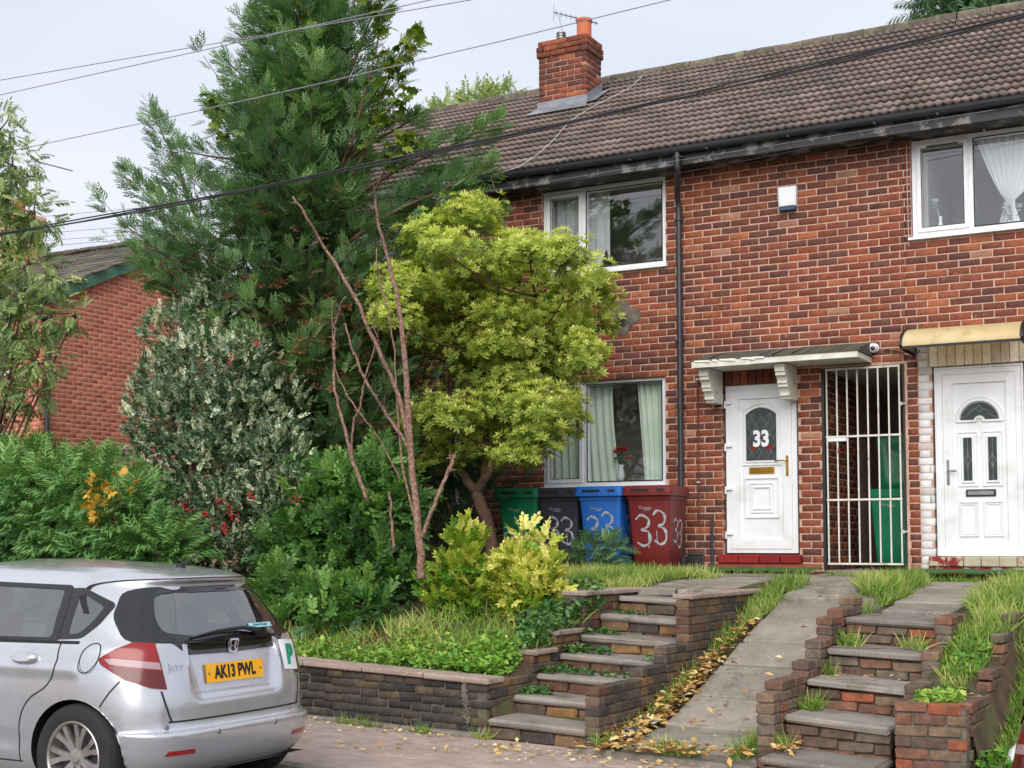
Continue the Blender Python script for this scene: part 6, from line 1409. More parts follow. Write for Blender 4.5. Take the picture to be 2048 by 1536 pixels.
def scatter(name, tmpls, pos, dirs, ups, scale, tone, m, parent=None, kind=None, shade=.0):
    pos = np.asarray(pos, float); n = len(pos); dirs = nrm(np.asarray(dirs, float)); ups = np.asarray(ups, float)
    Zc = nrm(ups - dirs * (ups * dirs).sum(1, keepdims=True)); Yc = np.cross(Zc, dirs); ch = RNG.integers(0, len(tmpls), n); Vs = []; Fs = []; Ts = []; k = 0
    scale = np.broadcast_to(np.asarray(scale, float), (n,)); tone = np.broadcast_to(np.asarray(tone, float), (n,))
    b = base_of(parent) if parent is not None else np.zeros(3)
    for q, (TV, TF, TT) in enumerate(tmpls):
        i = np.where(ch == q)[0]
        if not len(i): continue
        R_ = np.stack([dirs[i], Yc[i], Zc[i]], 2); P = np.einsum('nij,vj->nvi', R_, TV) * scale[i, None, None] + pos[i, None, :] - b
        Vs.append(P.reshape(-1, 3)); Fs.append((TF[None] + (np.arange(len(i)) * len(TV))[:, None, None]).reshape(-1, TF.shape[1]) + k); Ts.append((tone[i, None] + TT[None]).ravel()); k += len(i) * len(TV)
    o = link(name, np_mesh(name, np.concatenate(Vs), [np.concatenate(Fs)], m, False, np.clip(np.concatenate(Ts), 0, 1)), parent)
    if kind: o['kind'] = kind
    return o
def rdir(n): return nrm(RNG.normal(size=(n, 3)))
def blob_pts(blobs, n, y=None, shell=.55, flat=1.0, dk=.8):
    """points through ellipsoids given as (px,py,rx,ry[,y]) in the picture at a distance plane; returns points and outward normals"""
    C_ = []; Rr = []
    for bl in blobs:
        yy_ = bl[4] if len(bl) > 4 else y; c = at(bl[0], bl[1], y=yy_); s = pxm(c); C_.append(c); Rr.append((bl[2] / s, max(bl[2], bl[3]) / s * dk, bl[3] / s))
    C_ = np.array(C_); Rr = np.array(Rr); vol = (Rr[:, 0] * Rr[:, 2]); ch = RNG.choice(len(C_), n, p=vol / vol.sum()); d = rdir(n); u = shell + (1 - shell) * RNG.random(n) ** .5; u = np.where(RNG.random(n) < .14, RNG.uniform(1.0, 1.32, n), u)
    return C_[ch] + d * Rr[ch] * u[:, None], nrm(d / Rr[ch]), u, ch
def limb(b, pts, r0, r1, n=7, wob=.0):
    P = smoothline(pts, 5); P = [np.array(p) + RNG.normal(size=3) * wob for p in P]; b.tube(P, list(np.linspace(r0, r1, len(P))), n); return P
LM = dict(
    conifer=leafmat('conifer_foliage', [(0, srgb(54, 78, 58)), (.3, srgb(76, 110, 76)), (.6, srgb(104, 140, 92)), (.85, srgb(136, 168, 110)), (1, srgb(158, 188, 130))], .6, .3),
    dead=leafmat('dead_conifer_foliage', [(0, srgb(70, 48, 36)), (.5, srgb(120, 76, 50)), (1, srgb(150, 98, 62))], .8, .1),
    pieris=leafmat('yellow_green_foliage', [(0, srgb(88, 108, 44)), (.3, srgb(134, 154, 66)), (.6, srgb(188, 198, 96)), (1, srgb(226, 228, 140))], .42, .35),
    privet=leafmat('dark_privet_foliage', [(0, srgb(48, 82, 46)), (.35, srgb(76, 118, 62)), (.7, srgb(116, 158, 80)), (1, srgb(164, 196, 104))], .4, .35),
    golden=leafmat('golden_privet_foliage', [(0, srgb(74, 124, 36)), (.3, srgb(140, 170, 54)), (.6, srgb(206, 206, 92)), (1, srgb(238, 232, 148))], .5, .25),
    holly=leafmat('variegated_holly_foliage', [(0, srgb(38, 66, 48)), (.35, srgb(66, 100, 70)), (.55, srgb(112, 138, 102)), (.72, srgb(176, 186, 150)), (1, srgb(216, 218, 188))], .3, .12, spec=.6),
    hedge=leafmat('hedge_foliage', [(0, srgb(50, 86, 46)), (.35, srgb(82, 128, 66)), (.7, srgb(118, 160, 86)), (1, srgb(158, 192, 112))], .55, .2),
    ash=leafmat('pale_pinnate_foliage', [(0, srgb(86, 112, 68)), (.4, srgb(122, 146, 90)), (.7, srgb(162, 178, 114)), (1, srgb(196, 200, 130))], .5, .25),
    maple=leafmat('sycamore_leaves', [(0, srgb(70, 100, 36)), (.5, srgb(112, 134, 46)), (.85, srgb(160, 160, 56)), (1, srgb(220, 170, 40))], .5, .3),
    grass=leafmat('grass_blades', [(0, srgb(74, 106, 44)), (.4, srgb(112, 146, 60)), (.7, srgb(152, 176, 82)), (1, srgb(202, 192, 130))], .55, .25),
    weeds=leafmat('ground_cover', [(0, srgb(54, 104, 34)), (.4, srgb(92, 144, 50)), (.75, srgb(140, 180, 72)), (1, srgb(190, 204, 100))], .5, .25),
    ivy=leafmat('ivy_leaves', [(0, srgb(30, 70, 36)), (.5, srgb(56, 102, 50)), (1, srgb(112, 150, 82))], .35, .15),
    fallen=leafmat('fallen_leaves', [(0, srgb(104, 76, 52)), (.25, srgb(150, 104, 66)), (.5, srgb(200, 158, 96)), (.75, srgb(224, 200, 130)), (1, srgb(236, 228, 180))], .7, .15),
    rose=leafmat('yellow_autumn_leaves', [(0, srgb(120, 130, 50)), (.5, srgb(216, 160, 60)), (1, srgb(236, 200, 90))], .5, .25),
)
BERRY = mat('red_berries', srgb(196, 26, 34), srgb(160, 16, 26), .3, 4)
UPZ = np.array([0, 0, 1.0])

# ---- big conifer
CB = np.array([-4.35, -2.6, bankz(-2.6)])
con = thing('conifer_tree', 'tall dark green conifer in front of the left house', 'tree', tuple(CB))
b = MB(); limb(b, [CB - [0, 0, .2], CB + [.05, 0, 2.5], CB + [.0, .05, 5.5], CB + [.1, 0, 8.2]], .17, .02, 9)
SPR = [spray(i) for i in range(4)]
P_ = []; D_ = []; S_ = []; T_ = []
prof = lambda h: np.interp(h, [0, .6, 2.0, 3.3, 4.6, 5.6, 6.6, 7.4, 8.0], [.9, 1.2, 1.4, 1.45, 1.2, .9, .62, .36, .1])
def plume(base, tip, r, n, tone0=.35, sc=(.2, .36)):
    base = np.array(base, float); tip = np.array(tip, float); ax = tip - base; L_ = np.linalg.norm(ax); ax = ax / L_
    t = RNG.random(n) ** .8; rad = r * (1 - t) ** .65 * (.35 + .65 * RNG.random(n)) ; q = rdir(n); q = nrm(q - ax * (q @ ax)[:, None])
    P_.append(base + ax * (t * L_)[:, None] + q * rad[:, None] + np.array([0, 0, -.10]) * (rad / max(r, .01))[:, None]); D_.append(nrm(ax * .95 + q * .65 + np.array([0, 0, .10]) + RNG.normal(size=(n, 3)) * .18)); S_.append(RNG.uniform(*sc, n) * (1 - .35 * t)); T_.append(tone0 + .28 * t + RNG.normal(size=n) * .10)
for k in range(320):
    h = RNG.random() ** 1.08 * 8.0; az = RNG.uniform(0, 2 * math.pi); R_ = prof(h) * (1.05 + .28 * math.sin(2 * az + h * 2.1) + .16 * math.sin(5 * az - h * 3.7)); d = np.array([math.cos(az), math.sin(az) * .85, 0]); rr_ = R_ * RNG.uniform(.62, 1.32)
    p0 = CB + [0, 0, h - .25 * rr_] + d * R_ * .15; p1 = CB + [0, 0, h + rr_ * RNG.uniform(.25, .75)] + d * rr_
    limb(b, [p0 - d * R_ * .14, p0, p1 - (p1 - p0) * .05], .022, .003, 5); plume(p0, p1, .30 * (.6 + .4 * min(1, R_)), int(22 + 16 * R_), RNG.uniform(.08, .5))
for k in range(110):
    h = RNG.uniform(.3, 6.2); R_ = prof(h); az = RNG.uniform(math.pi, 2 * math.pi + .4); d = np.array([math.cos(az), math.sin(az), 0]); p0 = CB + [0, 0, h] + d * R_ * .15; plume(p0, p0 + d * R_ * RNG.uniform(.5, .85) + [0, 0, R_ * .35], .34, 30, RNG.uniform(.15, .5))
# named leaders and arms that make the outline
for (a, t_, ya, yt, r, n) in (((420, 470), (300, 215), -2.9, -2.9, .34, 110), ((430, 540), (248, 338), -2.9, -3.3, .30, 100), ((450, 600), (252, 452), -3.0, -3.4, .30, 90), ((480, 640), (272, 520), -3.0, -3.4, .28, 80), ((540, 330), (505, 30), -2.7, -2.6, .26, 70), ((520, 330), (350, 300), -2.6, -2.2, .3, 70),
                             ((560, 340), (415, 200), -2.5, -2.2, .30, 80), ((650, 160), (640, -60), -2.6, -2.6, .3, 90), ((690, 160), (770, -30), -2.6, -2.7, .28, 60), ((760, 360), (1005, 240), -2.7, -2.3, .26, 80), ((760, 440), (985, 330), -2.8, -2.5, .28, 80), ((800, 420), (930, 345), -2.4, -2.0, .28, 60), ((720, 300), (850, 225), -2.6, -2.6, .2, 40), ((700, 250), (840, 70), -2.6, -2.6, .2, 36), ((560, 220), (440, 110), -2.6, -2.4, .22, 50), ((540, 420), (300, 560), -3.2, -3.5, .3, 70), ((820, 480), (1000, 420), -2.4, -2.0, .24, 50)):
    p0, p1 = at(*a, y=ya), at(*t_, y=yt); limb(b, [CB + [0, 0, max(.5, p0[2] - CB[2] - .5)], p0, p0 + (p1 - p0) * .5, p1], .035, .003, 6); plume(p0, p1, r, int(n * 1.8), .30)
b.build('trunk', M['bark2'], con, True)
P_ = np.concatenate(P_); D_ = np.concatenate(D_); S_ = np.concatenate(S_); T_ = np.concatenate(T_)
dead = (np.abs(P_[:, 2] - 3.9) < 1.9) & (RNG.random(len(P_)) < np.clip(.25 * np.exp(-((P_[:, 0] + 3.9) / .75) ** 2 - ((P_[:, 2] - 3.9) / 1.2) ** 2), 0, .7)) & (np.hypot(P_[:, 0] - CB[0], P_[:, 1] - CB[1]) < 1.25)
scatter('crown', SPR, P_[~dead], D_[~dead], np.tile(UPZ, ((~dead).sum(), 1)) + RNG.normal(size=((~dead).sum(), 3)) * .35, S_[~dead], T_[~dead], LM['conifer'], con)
if dead.sum(): scatter('dead_foliage', SPR, P_[dead], D_[dead] * [1, 1, .2] - [0, 0, .35], np.tile(UPZ, (dead.sum(), 1)) + RNG.normal(size=(dead.sum(), 3)) * .4, S_[dead], RNG.uniform(.1, .9, dead.sum()), LM['dead'], con)
# sycamore suckers growing through the conifer top
MAP = []
for i in range(3):
    r = random.Random(i); L_ = []
    for k in range(5):
        a = (k - 2) * .62; d = np.array([math.cos(a), math.sin(a), -.15]); d = d / np.linalg.norm(d); sd = np.cross([0, 0, 1.0], d); sd = sd / np.linalg.norm(sd); L_.append((kite((.0, 0, 0), d, sd, 1.0 - .18 * abs(k - 2), .5, .04, -.12), r.uniform(-.08, .08)))
    MAP.append(tmpl(L_))
syc = thing('sycamore_sapling', 'sycamore shoots with broad leaves poking out of conifer top', 'tree', tuple(CB + [.3, -.2, 0])); b = MB(); pp_ = []
for l in ([(620, 420), (575, 200), (560, 60), (548, -20)], [(640, 400), (640, 150), (620, 20)], [(720, 330), (765, 190), (800, 110), (830, 70)], [(700, 360), (770, 230), (815, 175)], [(700, 300), (760, 60), (750, -20)], [(480, 330), (440, 230), (420, 200)], [(740, 400), (800, 285), (830, 290)]):
    P = limb(b, [at(*q, y=-2.9) for q in l], .014, .004, 5)
    for p in P[3:]:
        for _ in range(4): pp_.append(p + RNG.normal(size=3) * .07)
b.tube([CB + [.3, -.2, 0], CB + [.25, -.25, 2.5], at(640, 420, y=-2.9)], [.05, .04, .02], 7); b.build('trunk', M['bark2'], syc, True); pp_ = np.array(pp_); n = len(pp_)
scatter('crown', MAP, pp_, rdir(n) * [1, 1, .5] - [0, 0, .45], np.tile(UPZ, (n, 1)) + rdir(n) * .5, RNG.uniform(.09, .16, n), RNG.beta(2, 3, n), LM['maple'], syc)

# ---- yellow-green whorled shrub by the window
pb = at(988, 1105, y=-1.75); pi_ = thing('pieris_bush', 'large yellow-green evergreen shrub with whorled leaves beside the windows', 'shrub', tuple(pb))
PAD = [(938, 432, 62, 40), (862, 470, 62, 34), (905, 500, 70, 34), (840, 525, 52, 30), (1060, 500, 62, 36), (1125, 505, 48, 40), (1010, 500, 52, 34), (955, 540, 60, 34), (1040, 545, 55, 34), (1185, 560, 42, 45), (1130, 575, 52, 40), (1200, 625, 34, 52), (800, 570, 60, 36), (862, 590, 62, 38), (905, 630, 50, 34), (790, 635, 48, 32), (855, 675, 62, 36), (915, 690, 48, 32), (1000, 635, 58, 34), (1075, 620, 58, 34), (1000, 690, 52, 36), (1060, 690, 60, 38), (1130, 660, 62, 46), (1170, 710, 42, 44), (1090, 745, 62, 36), (1020, 750, 40, 34), (1005, 800, 55, 42), (945, 720, 40, 40), (1085, 810, 62, 44), (1130, 830, 40, 46), (950, 820, 55, 40), (900, 830, 60, 40), (1000, 870, 60, 40), (1075, 870, 60, 42), (850, 850, 46, 36), (870, 930, 60, 26), (1030, 915, 50, 26), (760, 600, 34, 30), (980, 590, 50, 34), (930, 575, 40, 30)]
PAD = [p + (-1.75 + .55 * math.sin(i * 2.4) - .15 - max(0, (930 - p[0]) / 100) * .75 - (.75 if p[1] < 520 else 0),) for i, p in enumerate(PAD)]
b = MB(); fork = at(952, 985, y=-1.75); limb(b, [pb - [0, 0, .15], at(975, 1050, y=-1.75), fork], .085, .07, 9, .004)
la = limb(b, [fork, at(915, 930, y=-1.7), at(900, 860, y=-1.6), at(905, 720, y=-1.6), at(915, 560, y=-1.7), at(935, 450, y=-1.75)], .06, .015, 8, .004); ra = limb(b, [fork, at(985, 930, y=-1.8), at(1025, 850, y=-1.8), at(1060, 700, y=-1.8), at(1075, 540, y=-1.75)], .06, .015, 8, .004); ma = limb(b, [at(965, 975, y=-1.75), at(975, 850, y=-1.7), at(985, 700, y=-1.7), at(1000, 560, y=-1.7)], .04, .012, 7, .004)
allp = np.array(la[4:] + ra[4:] + ma[4:])
for p in PAD:
    c = at(p[0], p[1] + p[3] * .5, y=p[4]); cand = allp[allp[:, 2] < c[2] - .05]; cand = cand if len(cand) else allp; q = cand[np.argmin(np.linalg.norm(cand - c, axis=1))]; limb(b, [q, (q + c) / 2 - [0, 0, .08], c], .018, .007, 5)
    for _ in range(5): e = c + RNG.normal(size=3) * [.18, .15, .08] + [0, 0, .08]; limb(b, [c - [0, 0, .05], (c + e) / 2, e], .007, .003, 4)
b.build('trunk', M['bark2'], pi_, True)
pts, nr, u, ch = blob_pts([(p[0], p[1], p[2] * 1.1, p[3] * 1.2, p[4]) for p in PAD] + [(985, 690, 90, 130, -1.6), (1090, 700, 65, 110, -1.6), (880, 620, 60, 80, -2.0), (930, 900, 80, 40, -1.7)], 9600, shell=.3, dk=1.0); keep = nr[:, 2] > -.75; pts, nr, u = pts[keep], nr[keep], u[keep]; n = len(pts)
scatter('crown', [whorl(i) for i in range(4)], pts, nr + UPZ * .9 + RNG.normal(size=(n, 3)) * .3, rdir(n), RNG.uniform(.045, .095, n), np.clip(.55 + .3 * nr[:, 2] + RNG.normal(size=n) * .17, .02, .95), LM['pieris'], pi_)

# ---- bare pruned stems
sb = at(842, 1150, y=-4.7); bs = thing('pruned_shrub', 'tall bare reddish pruned stems rising from the green shrub', 'shrub', tuple(sb))
for l, r0, r1 in (([(842, 1160), (838, 1060), (822, 920), (812, 760), (802, 640), (782, 540), (758, 450), (750, 396)], .042, .010), ([(820, 900), (795, 790), (748, 680), (700, 575), (652, 500), (612, 430), (586, 396)], .024, .010), ([(846, 1075), (868, 1010), (896, 945), (910, 912)], .02, .016), ([(735, 1000), (712, 940), (690, 860), (670, 780), (668, 700), (672, 640), (690, 592)], .02, .008), ([(704, 930), (705, 860), (722, 800), (735, 740), (755, 680)], .014, .006),
                  ([(818, 895), (775, 830), (735, 770), (705, 700), (690, 648)], .018, .008), ([(800, 960), (760, 880), (715, 820), (672, 740), (664, 600)], .010, .005), ([(840, 1080), (800, 900), (790, 700), (760, 560), (752, 500)], .012, .006), ([(786, 1100), (784, 1040), (778, 985)], .016, .013), ([(900, 945), (903, 925), (898, 910)], .012, .008), ([(812, 740), (806, 700), (818, 664)], .008, .004), ([(760, 690), (745, 640), (748, 600)], .006, .003), ([(640, 480), (628, 486), (622, 492)], .006, .004)):
    b = MB(); P = limb(b, [at(*q, y=-4.7 + .12 * math.sin(q[0] * .05)) for q in l], r0, r1, 7, .006)
    for p in P[2:-1:2]:
        d = RNG.normal(size=3) * .022; b.tube([p, p + d], [r1 * .8, r1 * .4], 5)
    for p in P[6::7]:
        d = RNG.normal(size=3) * .05 + [0, 0, .09]; b.tube([p, p + d * .5 + RNG.normal(size=3) * .01, p + d], [r1 * .45, r1 * .3, .0015], 5)
    b.build('stem', M['bark'], bs, True)

# ---- leafy shrubs from blobs
def shrub(name, label, base, blobs, n, tmpls, m, sc, tonef, outw=.7, upw=.5, y=None, shell=.6, stems=6, cat='shrub', dk=.8, bark='bark2', rnd=.4, sr=.012):
    t = thing(name, label, cat, tuple(base)); pts, nr, u, ch = blob_pts(blobs, n, y, shell, dk=dk); keep = pts[:, 2] > np.array([gardz(p[0], max(-5.9, min(.2, p[1]))) + .02 for p in pts]); pts, nr, u, ch = pts[keep], nr[keep], u[keep], ch[keep]; n = len(pts)
    b = MB()
    for k, bl in enumerate(blobs):
        c = at(bl[0], bl[1], y=bl[4] if len(bl) > 4 else y); limb(b, [np.array(base) + RNG.normal(size=3) * [.1, .1, 0], (np.array(base) + c) / 2 + RNG.normal(size=3) * .08 - [0, 0, .05], c], sr, sr * .3, 5)
        for _ in range(stems): j = RNG.integers(n); q = pts[np.argmin(np.linalg.norm(pts - pts[j], axis=1))]; j2 = RNG.choice(np.where(ch == k)[0]) if (ch == k).any() else j; limb(b, [c, (c + pts[j2]) / 2 + RNG.normal(size=3) * .03, pts[j2]], sr * .4, sr * .15, 4)
    b.build('stems', M[bark], t, True)
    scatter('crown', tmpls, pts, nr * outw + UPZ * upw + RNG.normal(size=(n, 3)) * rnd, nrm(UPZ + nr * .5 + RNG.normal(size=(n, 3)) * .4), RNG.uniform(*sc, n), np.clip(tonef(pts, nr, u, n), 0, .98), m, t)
    return t, pts, nr
SH = [shoot(i) for i in range(4)]
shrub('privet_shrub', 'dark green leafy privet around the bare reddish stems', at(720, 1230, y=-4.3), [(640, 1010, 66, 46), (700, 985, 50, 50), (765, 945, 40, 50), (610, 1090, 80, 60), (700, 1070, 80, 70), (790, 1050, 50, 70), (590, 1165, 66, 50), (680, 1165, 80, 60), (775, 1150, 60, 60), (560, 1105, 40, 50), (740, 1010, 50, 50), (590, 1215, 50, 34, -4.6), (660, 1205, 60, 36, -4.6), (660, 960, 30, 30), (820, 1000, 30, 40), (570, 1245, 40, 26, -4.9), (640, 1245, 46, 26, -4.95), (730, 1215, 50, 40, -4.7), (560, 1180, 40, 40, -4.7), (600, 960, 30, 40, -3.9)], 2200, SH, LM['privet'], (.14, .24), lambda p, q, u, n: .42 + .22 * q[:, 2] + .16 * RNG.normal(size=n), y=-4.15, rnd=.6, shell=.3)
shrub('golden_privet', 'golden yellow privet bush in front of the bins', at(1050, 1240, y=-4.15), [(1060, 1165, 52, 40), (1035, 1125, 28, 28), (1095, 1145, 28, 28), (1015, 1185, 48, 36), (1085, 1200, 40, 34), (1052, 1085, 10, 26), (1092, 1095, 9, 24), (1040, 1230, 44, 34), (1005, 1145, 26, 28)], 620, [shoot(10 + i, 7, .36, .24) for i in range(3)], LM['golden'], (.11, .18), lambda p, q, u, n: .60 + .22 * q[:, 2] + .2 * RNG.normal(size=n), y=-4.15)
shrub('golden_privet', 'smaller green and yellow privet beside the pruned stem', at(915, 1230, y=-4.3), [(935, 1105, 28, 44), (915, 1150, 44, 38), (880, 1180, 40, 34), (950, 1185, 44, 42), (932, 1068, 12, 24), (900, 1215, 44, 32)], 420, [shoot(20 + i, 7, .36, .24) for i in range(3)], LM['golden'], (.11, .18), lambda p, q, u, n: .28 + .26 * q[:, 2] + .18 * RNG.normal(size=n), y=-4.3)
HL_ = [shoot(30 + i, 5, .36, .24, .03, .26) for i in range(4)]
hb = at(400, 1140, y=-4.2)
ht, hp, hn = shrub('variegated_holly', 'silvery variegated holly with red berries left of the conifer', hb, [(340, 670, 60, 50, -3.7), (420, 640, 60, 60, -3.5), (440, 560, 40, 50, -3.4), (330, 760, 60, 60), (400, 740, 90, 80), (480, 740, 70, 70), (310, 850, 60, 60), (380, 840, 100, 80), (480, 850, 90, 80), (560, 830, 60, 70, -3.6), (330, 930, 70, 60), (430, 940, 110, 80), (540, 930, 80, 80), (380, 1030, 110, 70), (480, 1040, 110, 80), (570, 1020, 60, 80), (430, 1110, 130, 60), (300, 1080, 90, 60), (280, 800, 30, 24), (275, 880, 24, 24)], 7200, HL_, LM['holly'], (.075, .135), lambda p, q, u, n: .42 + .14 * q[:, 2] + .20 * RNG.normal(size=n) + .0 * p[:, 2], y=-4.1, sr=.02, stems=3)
for (x_, y_) in ((375, 1020), (408, 1030), (440, 1000), (455, 1015), (446, 1050), (450, 1065), (370, 1048), (390, 1090), (392, 1112), (385, 1112), (500, 992), (595, 1000), (515, 685), (460, 722), (465, 1030)):
    b = MB(); c = at(x_, y_, y=-4.75)
    for _ in range(9): p = c + RNG.normal(size=3) * .026; b.lathe([(0, -.011), (.008, -.007), (.011, 0), (.008, .007), (0, .011)], p, n=6)
    b.build('berry_cluster', BERRY, ht, True)['kind'] = 'stuff'
HS = [spray(40 + i, 9, 2, .07, -.22, .7) for i in range(4)]
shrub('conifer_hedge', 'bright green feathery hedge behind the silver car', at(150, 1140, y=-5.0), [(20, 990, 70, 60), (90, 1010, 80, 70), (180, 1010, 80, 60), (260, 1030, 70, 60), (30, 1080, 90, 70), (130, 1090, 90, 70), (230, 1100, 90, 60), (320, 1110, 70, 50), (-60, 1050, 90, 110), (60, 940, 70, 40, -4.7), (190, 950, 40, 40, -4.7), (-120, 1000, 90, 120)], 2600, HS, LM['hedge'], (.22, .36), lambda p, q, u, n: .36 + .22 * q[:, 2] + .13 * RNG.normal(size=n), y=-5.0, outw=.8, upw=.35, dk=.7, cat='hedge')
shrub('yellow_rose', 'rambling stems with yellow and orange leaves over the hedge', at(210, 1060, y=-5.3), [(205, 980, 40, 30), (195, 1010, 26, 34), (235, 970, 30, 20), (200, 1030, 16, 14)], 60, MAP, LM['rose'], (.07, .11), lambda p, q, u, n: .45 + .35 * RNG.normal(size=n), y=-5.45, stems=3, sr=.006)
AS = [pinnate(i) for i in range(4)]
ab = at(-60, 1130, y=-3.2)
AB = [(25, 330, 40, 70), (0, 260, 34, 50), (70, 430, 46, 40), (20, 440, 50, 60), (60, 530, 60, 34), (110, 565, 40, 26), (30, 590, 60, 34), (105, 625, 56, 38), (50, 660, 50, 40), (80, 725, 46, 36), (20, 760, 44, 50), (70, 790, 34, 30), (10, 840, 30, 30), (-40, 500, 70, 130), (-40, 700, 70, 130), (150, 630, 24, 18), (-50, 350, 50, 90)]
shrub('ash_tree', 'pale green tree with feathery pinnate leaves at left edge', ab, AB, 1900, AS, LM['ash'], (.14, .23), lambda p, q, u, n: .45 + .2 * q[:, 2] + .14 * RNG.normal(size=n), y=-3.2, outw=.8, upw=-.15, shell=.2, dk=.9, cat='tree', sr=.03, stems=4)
shrub('dark_fern', 'small dark feathery conifer seedling in front of the blue bin', at(1195, 1140, y=-1.5), [(1195, 1110, 44, 26), (1165, 1120, 26, 20), (1215, 1090, 24, 18)], 130, HS, LM['conifer'], (.12, .22), lambda p, q, u, n: .45 + .15 * RNG.normal(size=n), y=-1.5, stems=3, sr=.006)
shrub('conifer_tree', 'low dark conifer branches behind the pruned stem and trunk', at(930, 1120, y=-1.2), [(870, 1000, 70, 60), (930, 1010, 60, 60), (1000, 950, 60, 30), (880, 1070, 70, 50), (760, 860, 70, 80, -1.6), (840, 920, 70, 60, -1.6), (860, 780, 70, 90, -1.2), (780, 720, 60, 90, -1.6)], 900, SPR, LM['conifer'], (.2, .34), lambda p, q, u, n: .12 + .12 * q[:, 2] + .1 * RNG.normal(size=n), y=-1.1, cat='tree', sr=.02)
# trees beyond the roof
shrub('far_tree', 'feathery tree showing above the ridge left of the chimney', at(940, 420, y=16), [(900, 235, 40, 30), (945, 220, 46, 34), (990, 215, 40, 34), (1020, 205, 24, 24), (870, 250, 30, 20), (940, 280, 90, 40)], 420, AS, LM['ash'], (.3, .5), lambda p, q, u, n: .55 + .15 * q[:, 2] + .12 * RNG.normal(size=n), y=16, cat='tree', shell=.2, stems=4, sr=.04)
shrub('far_conifer', 'dark drooping conifer showing above ridge at upper right corner', at(1990, 250, y=14), [(1900, 10, 60, 34), (1970, 0, 70, 40), (1860, 25, 34, 24), (2040, -10, 70, 50), (1950, 70, 110, 50)], 700, HS, LM['conifer'], (.4, .7), lambda p, q, u, n: .25 + .1 * q[:, 2] + .1 * RNG.normal(size=n), y=14, upw=-.5, cat='tree', stems=4, sr=.05)

# ------------------------------------------------------------------ grass, ground cover, ivy, fallen leaves
def blade(seed):
    r = random.Random(seed); b = r.uniform(.25, .7); V = []; Fc = []
    for i, t in enumerate((0, .4, .75, 1.0)):
        w = .034 * (1 - t) + .004; V += [np.array([t * math.cos(b * t), w, -t * t * b * .55]), np.array([t * math.cos(b * t), -w, -t * t * b * .55])]
    Fc = []
    for i in range(3): Fc += [(2 * i, 2 * i + 1, 2 * i + 3), (2 * i, 2 * i + 3, 2 * i + 2)]
    return np.array(V), np.array(Fc), np.array([-.08, -.08, 0, 0, .05, .05, .1, .1])
BL = [blade(i) for i in range(5)]
def grass(name, label, spots, sc, tone, m='grass', lean=.6, zf=gardz, kind='stuff', cat='grass'):
    P = []
    for (x, y, rx, ry, n) in spots:
        a = RNG.uniform(0, 2 * math.pi, n); r = RNG.random(n) ** .5; xx = x + rx * r * np.cos(a); yy_ = y + ry * r * np.sin(a); P += [(q, w, zf(q, w)) for q, w in zip(xx, yy_)]
    P = np.array(P); n = len(P); d = np.column_stack([RNG.normal(size=n) * lean, RNG.normal(size=n) * lean, np.ones(n)])
    o = scatter(name, BL, P, d, rdir(n), RNG.uniform(*sc, n), np.clip(tone + RNG.normal(size=n) * .2 + .16 * np.sin(P[:, 0] * 4.1 + 1.3 * np.sin(P[:, 1] * 3.7)), 0, .98), LM[m]); return tag(o, label, cat, kind=kind)
upg = lambda x, y: max(gardz(x, y), upz(x, y) - .03) if y > -3.2 and -.6 < x < 3.6 else gardz(x, y)
grass('lawn_grass', 'short lawn grass in front of the bins', [(-1.6, -2.2, 1.4, 1.0, 5200), (-.5, -1.7, .7, .9, 2600), (-.3, -2.6, .5, .6, 1800), (.1, -1.3, .3, .4, 500)], (.08, .17), .62)
grass('bank_grass', 'rough grass on the bank behind the garden wall', [(-1.6, -5.2, 1.4, .5, 900), (-.8, -4.7, .9, .5, 1100), (-.3, -5.0, .5, .5, 400), (-2.6, -5.2, .8, .5, 500), (-.2, -4.2, .4, .4, 400), (-1.9, -5.6, 1.9, .18, 400)], (.08, .22), .62)
grass('right_grass', 'long bright grass on right-hand garden bank', [(4.1, -3.0, .7, 1.3, 4600), (3.72, -4.3, .2, .5, 900), (4.6, -4.2, .7, .9, 2400), (4.15, -5.0, .2, .6, 900), (4.4, -5.3, .3, .5, 500), (3.8, -1.6, .6, .8, 2400), (4.8, -2.0, .8, 1.2, 2500)], (.07, .22), .5)
grass('path_grass', 'grass tufts between the ramp and right-hand path', [(2.35, -2.0, .22, .4, 1100), (2.5, -1.5, .2, .4, 900), (2.6, -2.6, .10, .5, 700), (2.5, -3.3, .08, .3, 160)], (.09, .22), .6, zf=upg)
grass('edge_grass', 'grass tufts along the left edge of the slab ramp', [(1.33, -2.6, .14, .5, 1100), (1.42, -2.0, .18, .25, 500), (1.30, -3.5, .07, .5, 240), (1.27, -4.6, .05, .4, 120), (1.3, -5.0, .05, .1, 70), (1.28, -5.5, .05, .4, 70), (1.3, -6.15, .12, .1, 60), (2.38, -6.0, .1, .3, 260), (1.9, -6.25, .2, .06, 120), (2.42, -4.6, .06, .1, 60)], (.07, .19), .55, zf=lambda x, y: rampz(y))
def stepz(x, y, zs, ys): return zs[max(0, min(len(zs) - 1, int(np.searchsorted(ys, y)) - 1))]
rz = lambda x, y: stepz(x, y, [.16, .375, .58, .785, 1.01], [-6.55, -6.0, -5.45, -4.9, -4.35])
grass('step_tufts', 'grass tufts growing on right-hand steps', [(2.72, -5.62, .07, .07, 130), (2.74, -4.62, .09, .08, 140), (2.70, -5.05, .05, .06, 50), (3.2, -4.55, .10, .05, 50), (3.32, -4.7, .05, .08, 40), (2.70, -6.2, .04, .08, 50)], (.06, .2), .55, zf=rz)
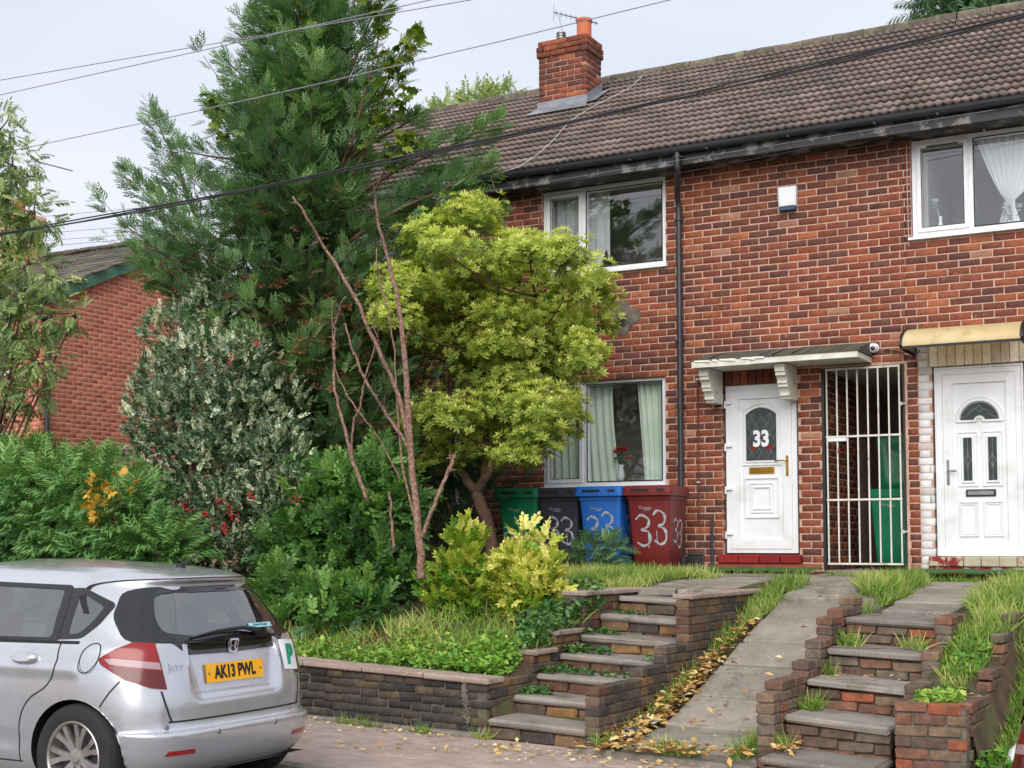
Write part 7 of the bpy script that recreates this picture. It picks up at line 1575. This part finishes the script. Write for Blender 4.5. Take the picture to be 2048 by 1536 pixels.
grass('mat_edge_grass', 'grass fringe along the turf mats', [(1.9, -.75, .5, .10, 420), (2.9, -1.0, .8, .12, 700), (.3, -.72, .8, .05, 240), (2.1, -.9, .2, .2, 300)], (.04, .11), .45, zf=lambda x, y: upz(x, y) - .01)
grass('pavement_weeds', 'weeds sprouting along the foot of the garden wall', [(-1.0, -6.2, .25, .04, 120), (-.35, -6.2, .12, .04, 60), (.2, -6.15, .08, .06, 70), (-1.9, -6.2, .2, .04, 60)], (.05, .14), .5, zf=pavez)
lf_ = [tmpl([(kite((0, 0, 0), np.array([math.cos(a), math.sin(a), .15]), np.array([-math.sin(a), math.cos(a), 0]), 1.0, .75, .06, -.08), .05 * k) for k, a in enumerate((-.9, 0, .9))])]
def carpet_leaves(name, label, spots, m, sc, tone, zf, hgt=.08, cat='plants', tm=None, ts=.18, flat=False):
    P = []
    for (x, y, rx, ry, n) in spots:
        a = RNG.uniform(0, 2 * math.pi, n); r = RNG.random(n) ** .5; xx = x + rx * r * np.cos(a); yy_ = y + ry * r * np.sin(a); P += [(q, w, zf(q, w) + hgt * RNG.random()) for q, w in zip(xx, yy_)]
    P = np.array(P); n = len(P); d = rdir(n) * [1, 1, .12 if flat else .5]; up = np.tile(UPZ, (n, 1)) + RNG.normal(size=(n, 3)) * (.25 if flat else .5)
    o = scatter(name, tm or lf_, P, d, up, RNG.uniform(*sc, n), np.clip(tone + RNG.normal(size=n) * ts, 0, .98), LM[m]); return tag(o, label, cat, kind='stuff')
carpet_leaves('ground_cover', 'low leafy ground cover behind the garden wall coping', [(-1.2, -5.62, 1.3, .2, 900), (-.2, -5.5, .35, .35, 800), (-2.4, -5.5, .6, .3, 250), (-.6, -5.2, .7, .3, 400), (.05, -4.9, .12, .4, 200), (-.6, -5.75, .5, .08, 260)], 'weeds', (.018, .05), .55, gardz, .14)
carpet_leaves('ivy', 'dark ivy spilling over the stepped flank wall', [(-.05, -4.5, .25, .5, 700), (.1, -5.0, .1, .3, 200), (-.2, -3.8, .3, .4, 500), (.15, -4.1, .08, .3, 300)], 'ivy', (.02, .05), .6, lambda x, y: bankz(y) + .02, .2)
lz = lambda x, y: stepz(x, y, [.20, .35, .505, .65, .79, .95, 1.10], [-6.05 + .42 * k for k in range(7)]) - .04 * (x - .2)
carpet_leaves('step_weeds', 'creeping weeds and moss over the left steps', [(.26, -5.3, .08, .3, 200), (.26, -4.6, .08, .35, 220), (.45, -5.02, .2, .04, 80), (.75, -4.98, .2, .03, 40), (.45, -4.6, .2, .04, 90), (.36, -4.15, .14, .05, 80), (.42, -3.74, .2, .05, 70), (.34, -5.45, .12, .05, 70), (1.03, -4.9, .04, .3, 50)], 'ivy', (.018, .04), .6, lz, .05)
fl_ = [tmpl([(kite((0, 0, 0), np.array([1.0, 0, .1]), np.array([0, 1.0, 0]), 1.0, .62, .12, .10), 0)]), tmpl([(kite((0, 0, 0), np.array([1.0, 0, -.05]), np.array([0, 1.0, .2]), 1.0, .5, .1, -.06), 0)])]
rampf = lambda x, y: rampz(y) + .012 + (.02 if x > 1.45 else 0)
carpet_leaves('fallen_leaves', 'drift of fallen yellow and brown leaves along the ramp edge', [(1.34, -5.2, .12, .7, 420), (1.36, -4.4, .11, .5, 220), (1.35, -3.5, .12, .5, 120), (1.35, -5.95, .14, .25, 160), (1.6, -4.9, .3, .8, 30), (2.0, -4.2, .5, 1.8, 30), (1.9, -6.3, .6, .08, 170), (1.45, -6.35, .3, .06, 60)], 'fallen', (.045, .095), .5, rampf, .06, 'leaves', fl_, .28, True)
carpet_leaves('pavement_leaves', 'scattered fallen leaves on the pavement', [(-.4, -6.9, 1.6, .7, 90), (1.6, -6.6, 1.3, .2, 150), (.6, -6.6, 1.0, .5, 40), (-.9, -6.3, .9, .12, 40), (2.9, -6.8, .4, .3, 40)], 'fallen', (.03, .065), .7, lambda x, y: pavez(x, y) + .012, .012, 'leaves', fl_, .22, True)
carpet_leaves('step_leaves', 'fallen leaves lying on the right-hand steps', [(2.72, -6.1, .06, .08, 40), (2.74, -6.3, .08, .1, 50), (2.72, -5.55, .06, .06, 25), (3.0, -5.2, .3, .3, 16), (4.0, -5.6, .25, .5, 60)], 'fallen', (.035, .07), .5, lambda x, y: rz(x, y) + .012 if x < 3.4 else gardz(x, y), .03, 'leaves', fl_, .25, True)
carpet_leaves('planter_weeds', 'low weeds filling the square brick planter', [(3.68, -5.75, .16, .28, 420), (3.7, -5.0, .16, .4, 350)], 'weeds', (.02, .045), .7, lambda x, y: .47, .1)
carpet_leaves('right_weeds', 'leafy weeds at the foot of right-hand planter', [(4.05, -5.9, .1, .4, 300), (4.2, -5.2, .25, .5, 400)], 'weeds', (.03, .06), .35, lambda x, y: max(pavez(x, y), gardz(x, max(y, -5.9)) - .35), .25)
carpet_leaves('bank_litter', 'dry brown leaf litter under the shrubs on the bank', [(-1.5, -4.9, 1.2, .4, 500), (-.6, -5.1, .8, .4, 260), (-2.5, -5.3, .8, .4, 260)], 'fallen', (.03, .07), .18, gardz, .04, 'leaves', fl_, .16, True)
carpet_leaves('slope_weeds', 'straggling weeds on the earth slope right of planter', [(4.15, -5.2, .2, .7, 520), (4.35, -4.6, .3, .4, 400), (3.68, -4.7, .18, .5, 420)], 'weeds', (.02, .05), .5, gardz, .07)
grass('slope_grass', 'short grass between the planter and the right-hand steps', [(3.68, -4.8, .18, .5, 700), (4.1, -5.3, .12, .6, 420), (4.3, -4.6, .3, .4, 600)], (.05, .15), .55)
# litter
b = MB(); p = at(1300, 1420, x=1.36); b.add([(p[0] + dx, p[1] + dy, rampz(p[1]) + dz) for dx, dy, dz in ((-.06, -.05, .03), (.07, -.08, .035), (.08, .05, .06), (-.05, .08, .07))], [(0, 1, 2, 3)]); tag(b.build('litter_card', M['paperwhite'], None, fix=False), 'white and green litter card among leaves by the ramp', 'litter')
b = MB(); p = at(1262, 1456, x=1.36); b.bev(p[0] - .06, p[0] + .06, p[1] - .06, p[1] + .06, rampz(p[1]) + .0, rampz(p[1]) + .06, .02, .015); tag(b.build('litter_wrapper', M['alarmblue']), 'crumpled dark blue litter by the ramp edge', 'litter')
b = MB(); n = 10; p = np.array([4.2, -5.75, .12]); V = [p + np.array([.09 * math.cos(a) * s * (1 + .3 * math.sin(5 * a + i)), .09 * math.sin(a) * s, .035 * i + .03 * math.sin(3 * a + i)]) for i, s in enumerate((1, .9, .6, .15)) for a in np.linspace(0, 6.28, n, endpoint=False)]
b.add(V, [(i * n + k, i * n + (k + 1) % n, (i + 1) * n + (k + 1) % n, (i + 1) * n + k) for i in range(3) for k in range(n)]); tag(b.build('litter_bag', M['paperwhite'], None, True), 'crumpled white carrier bag beside the planter', 'litter')
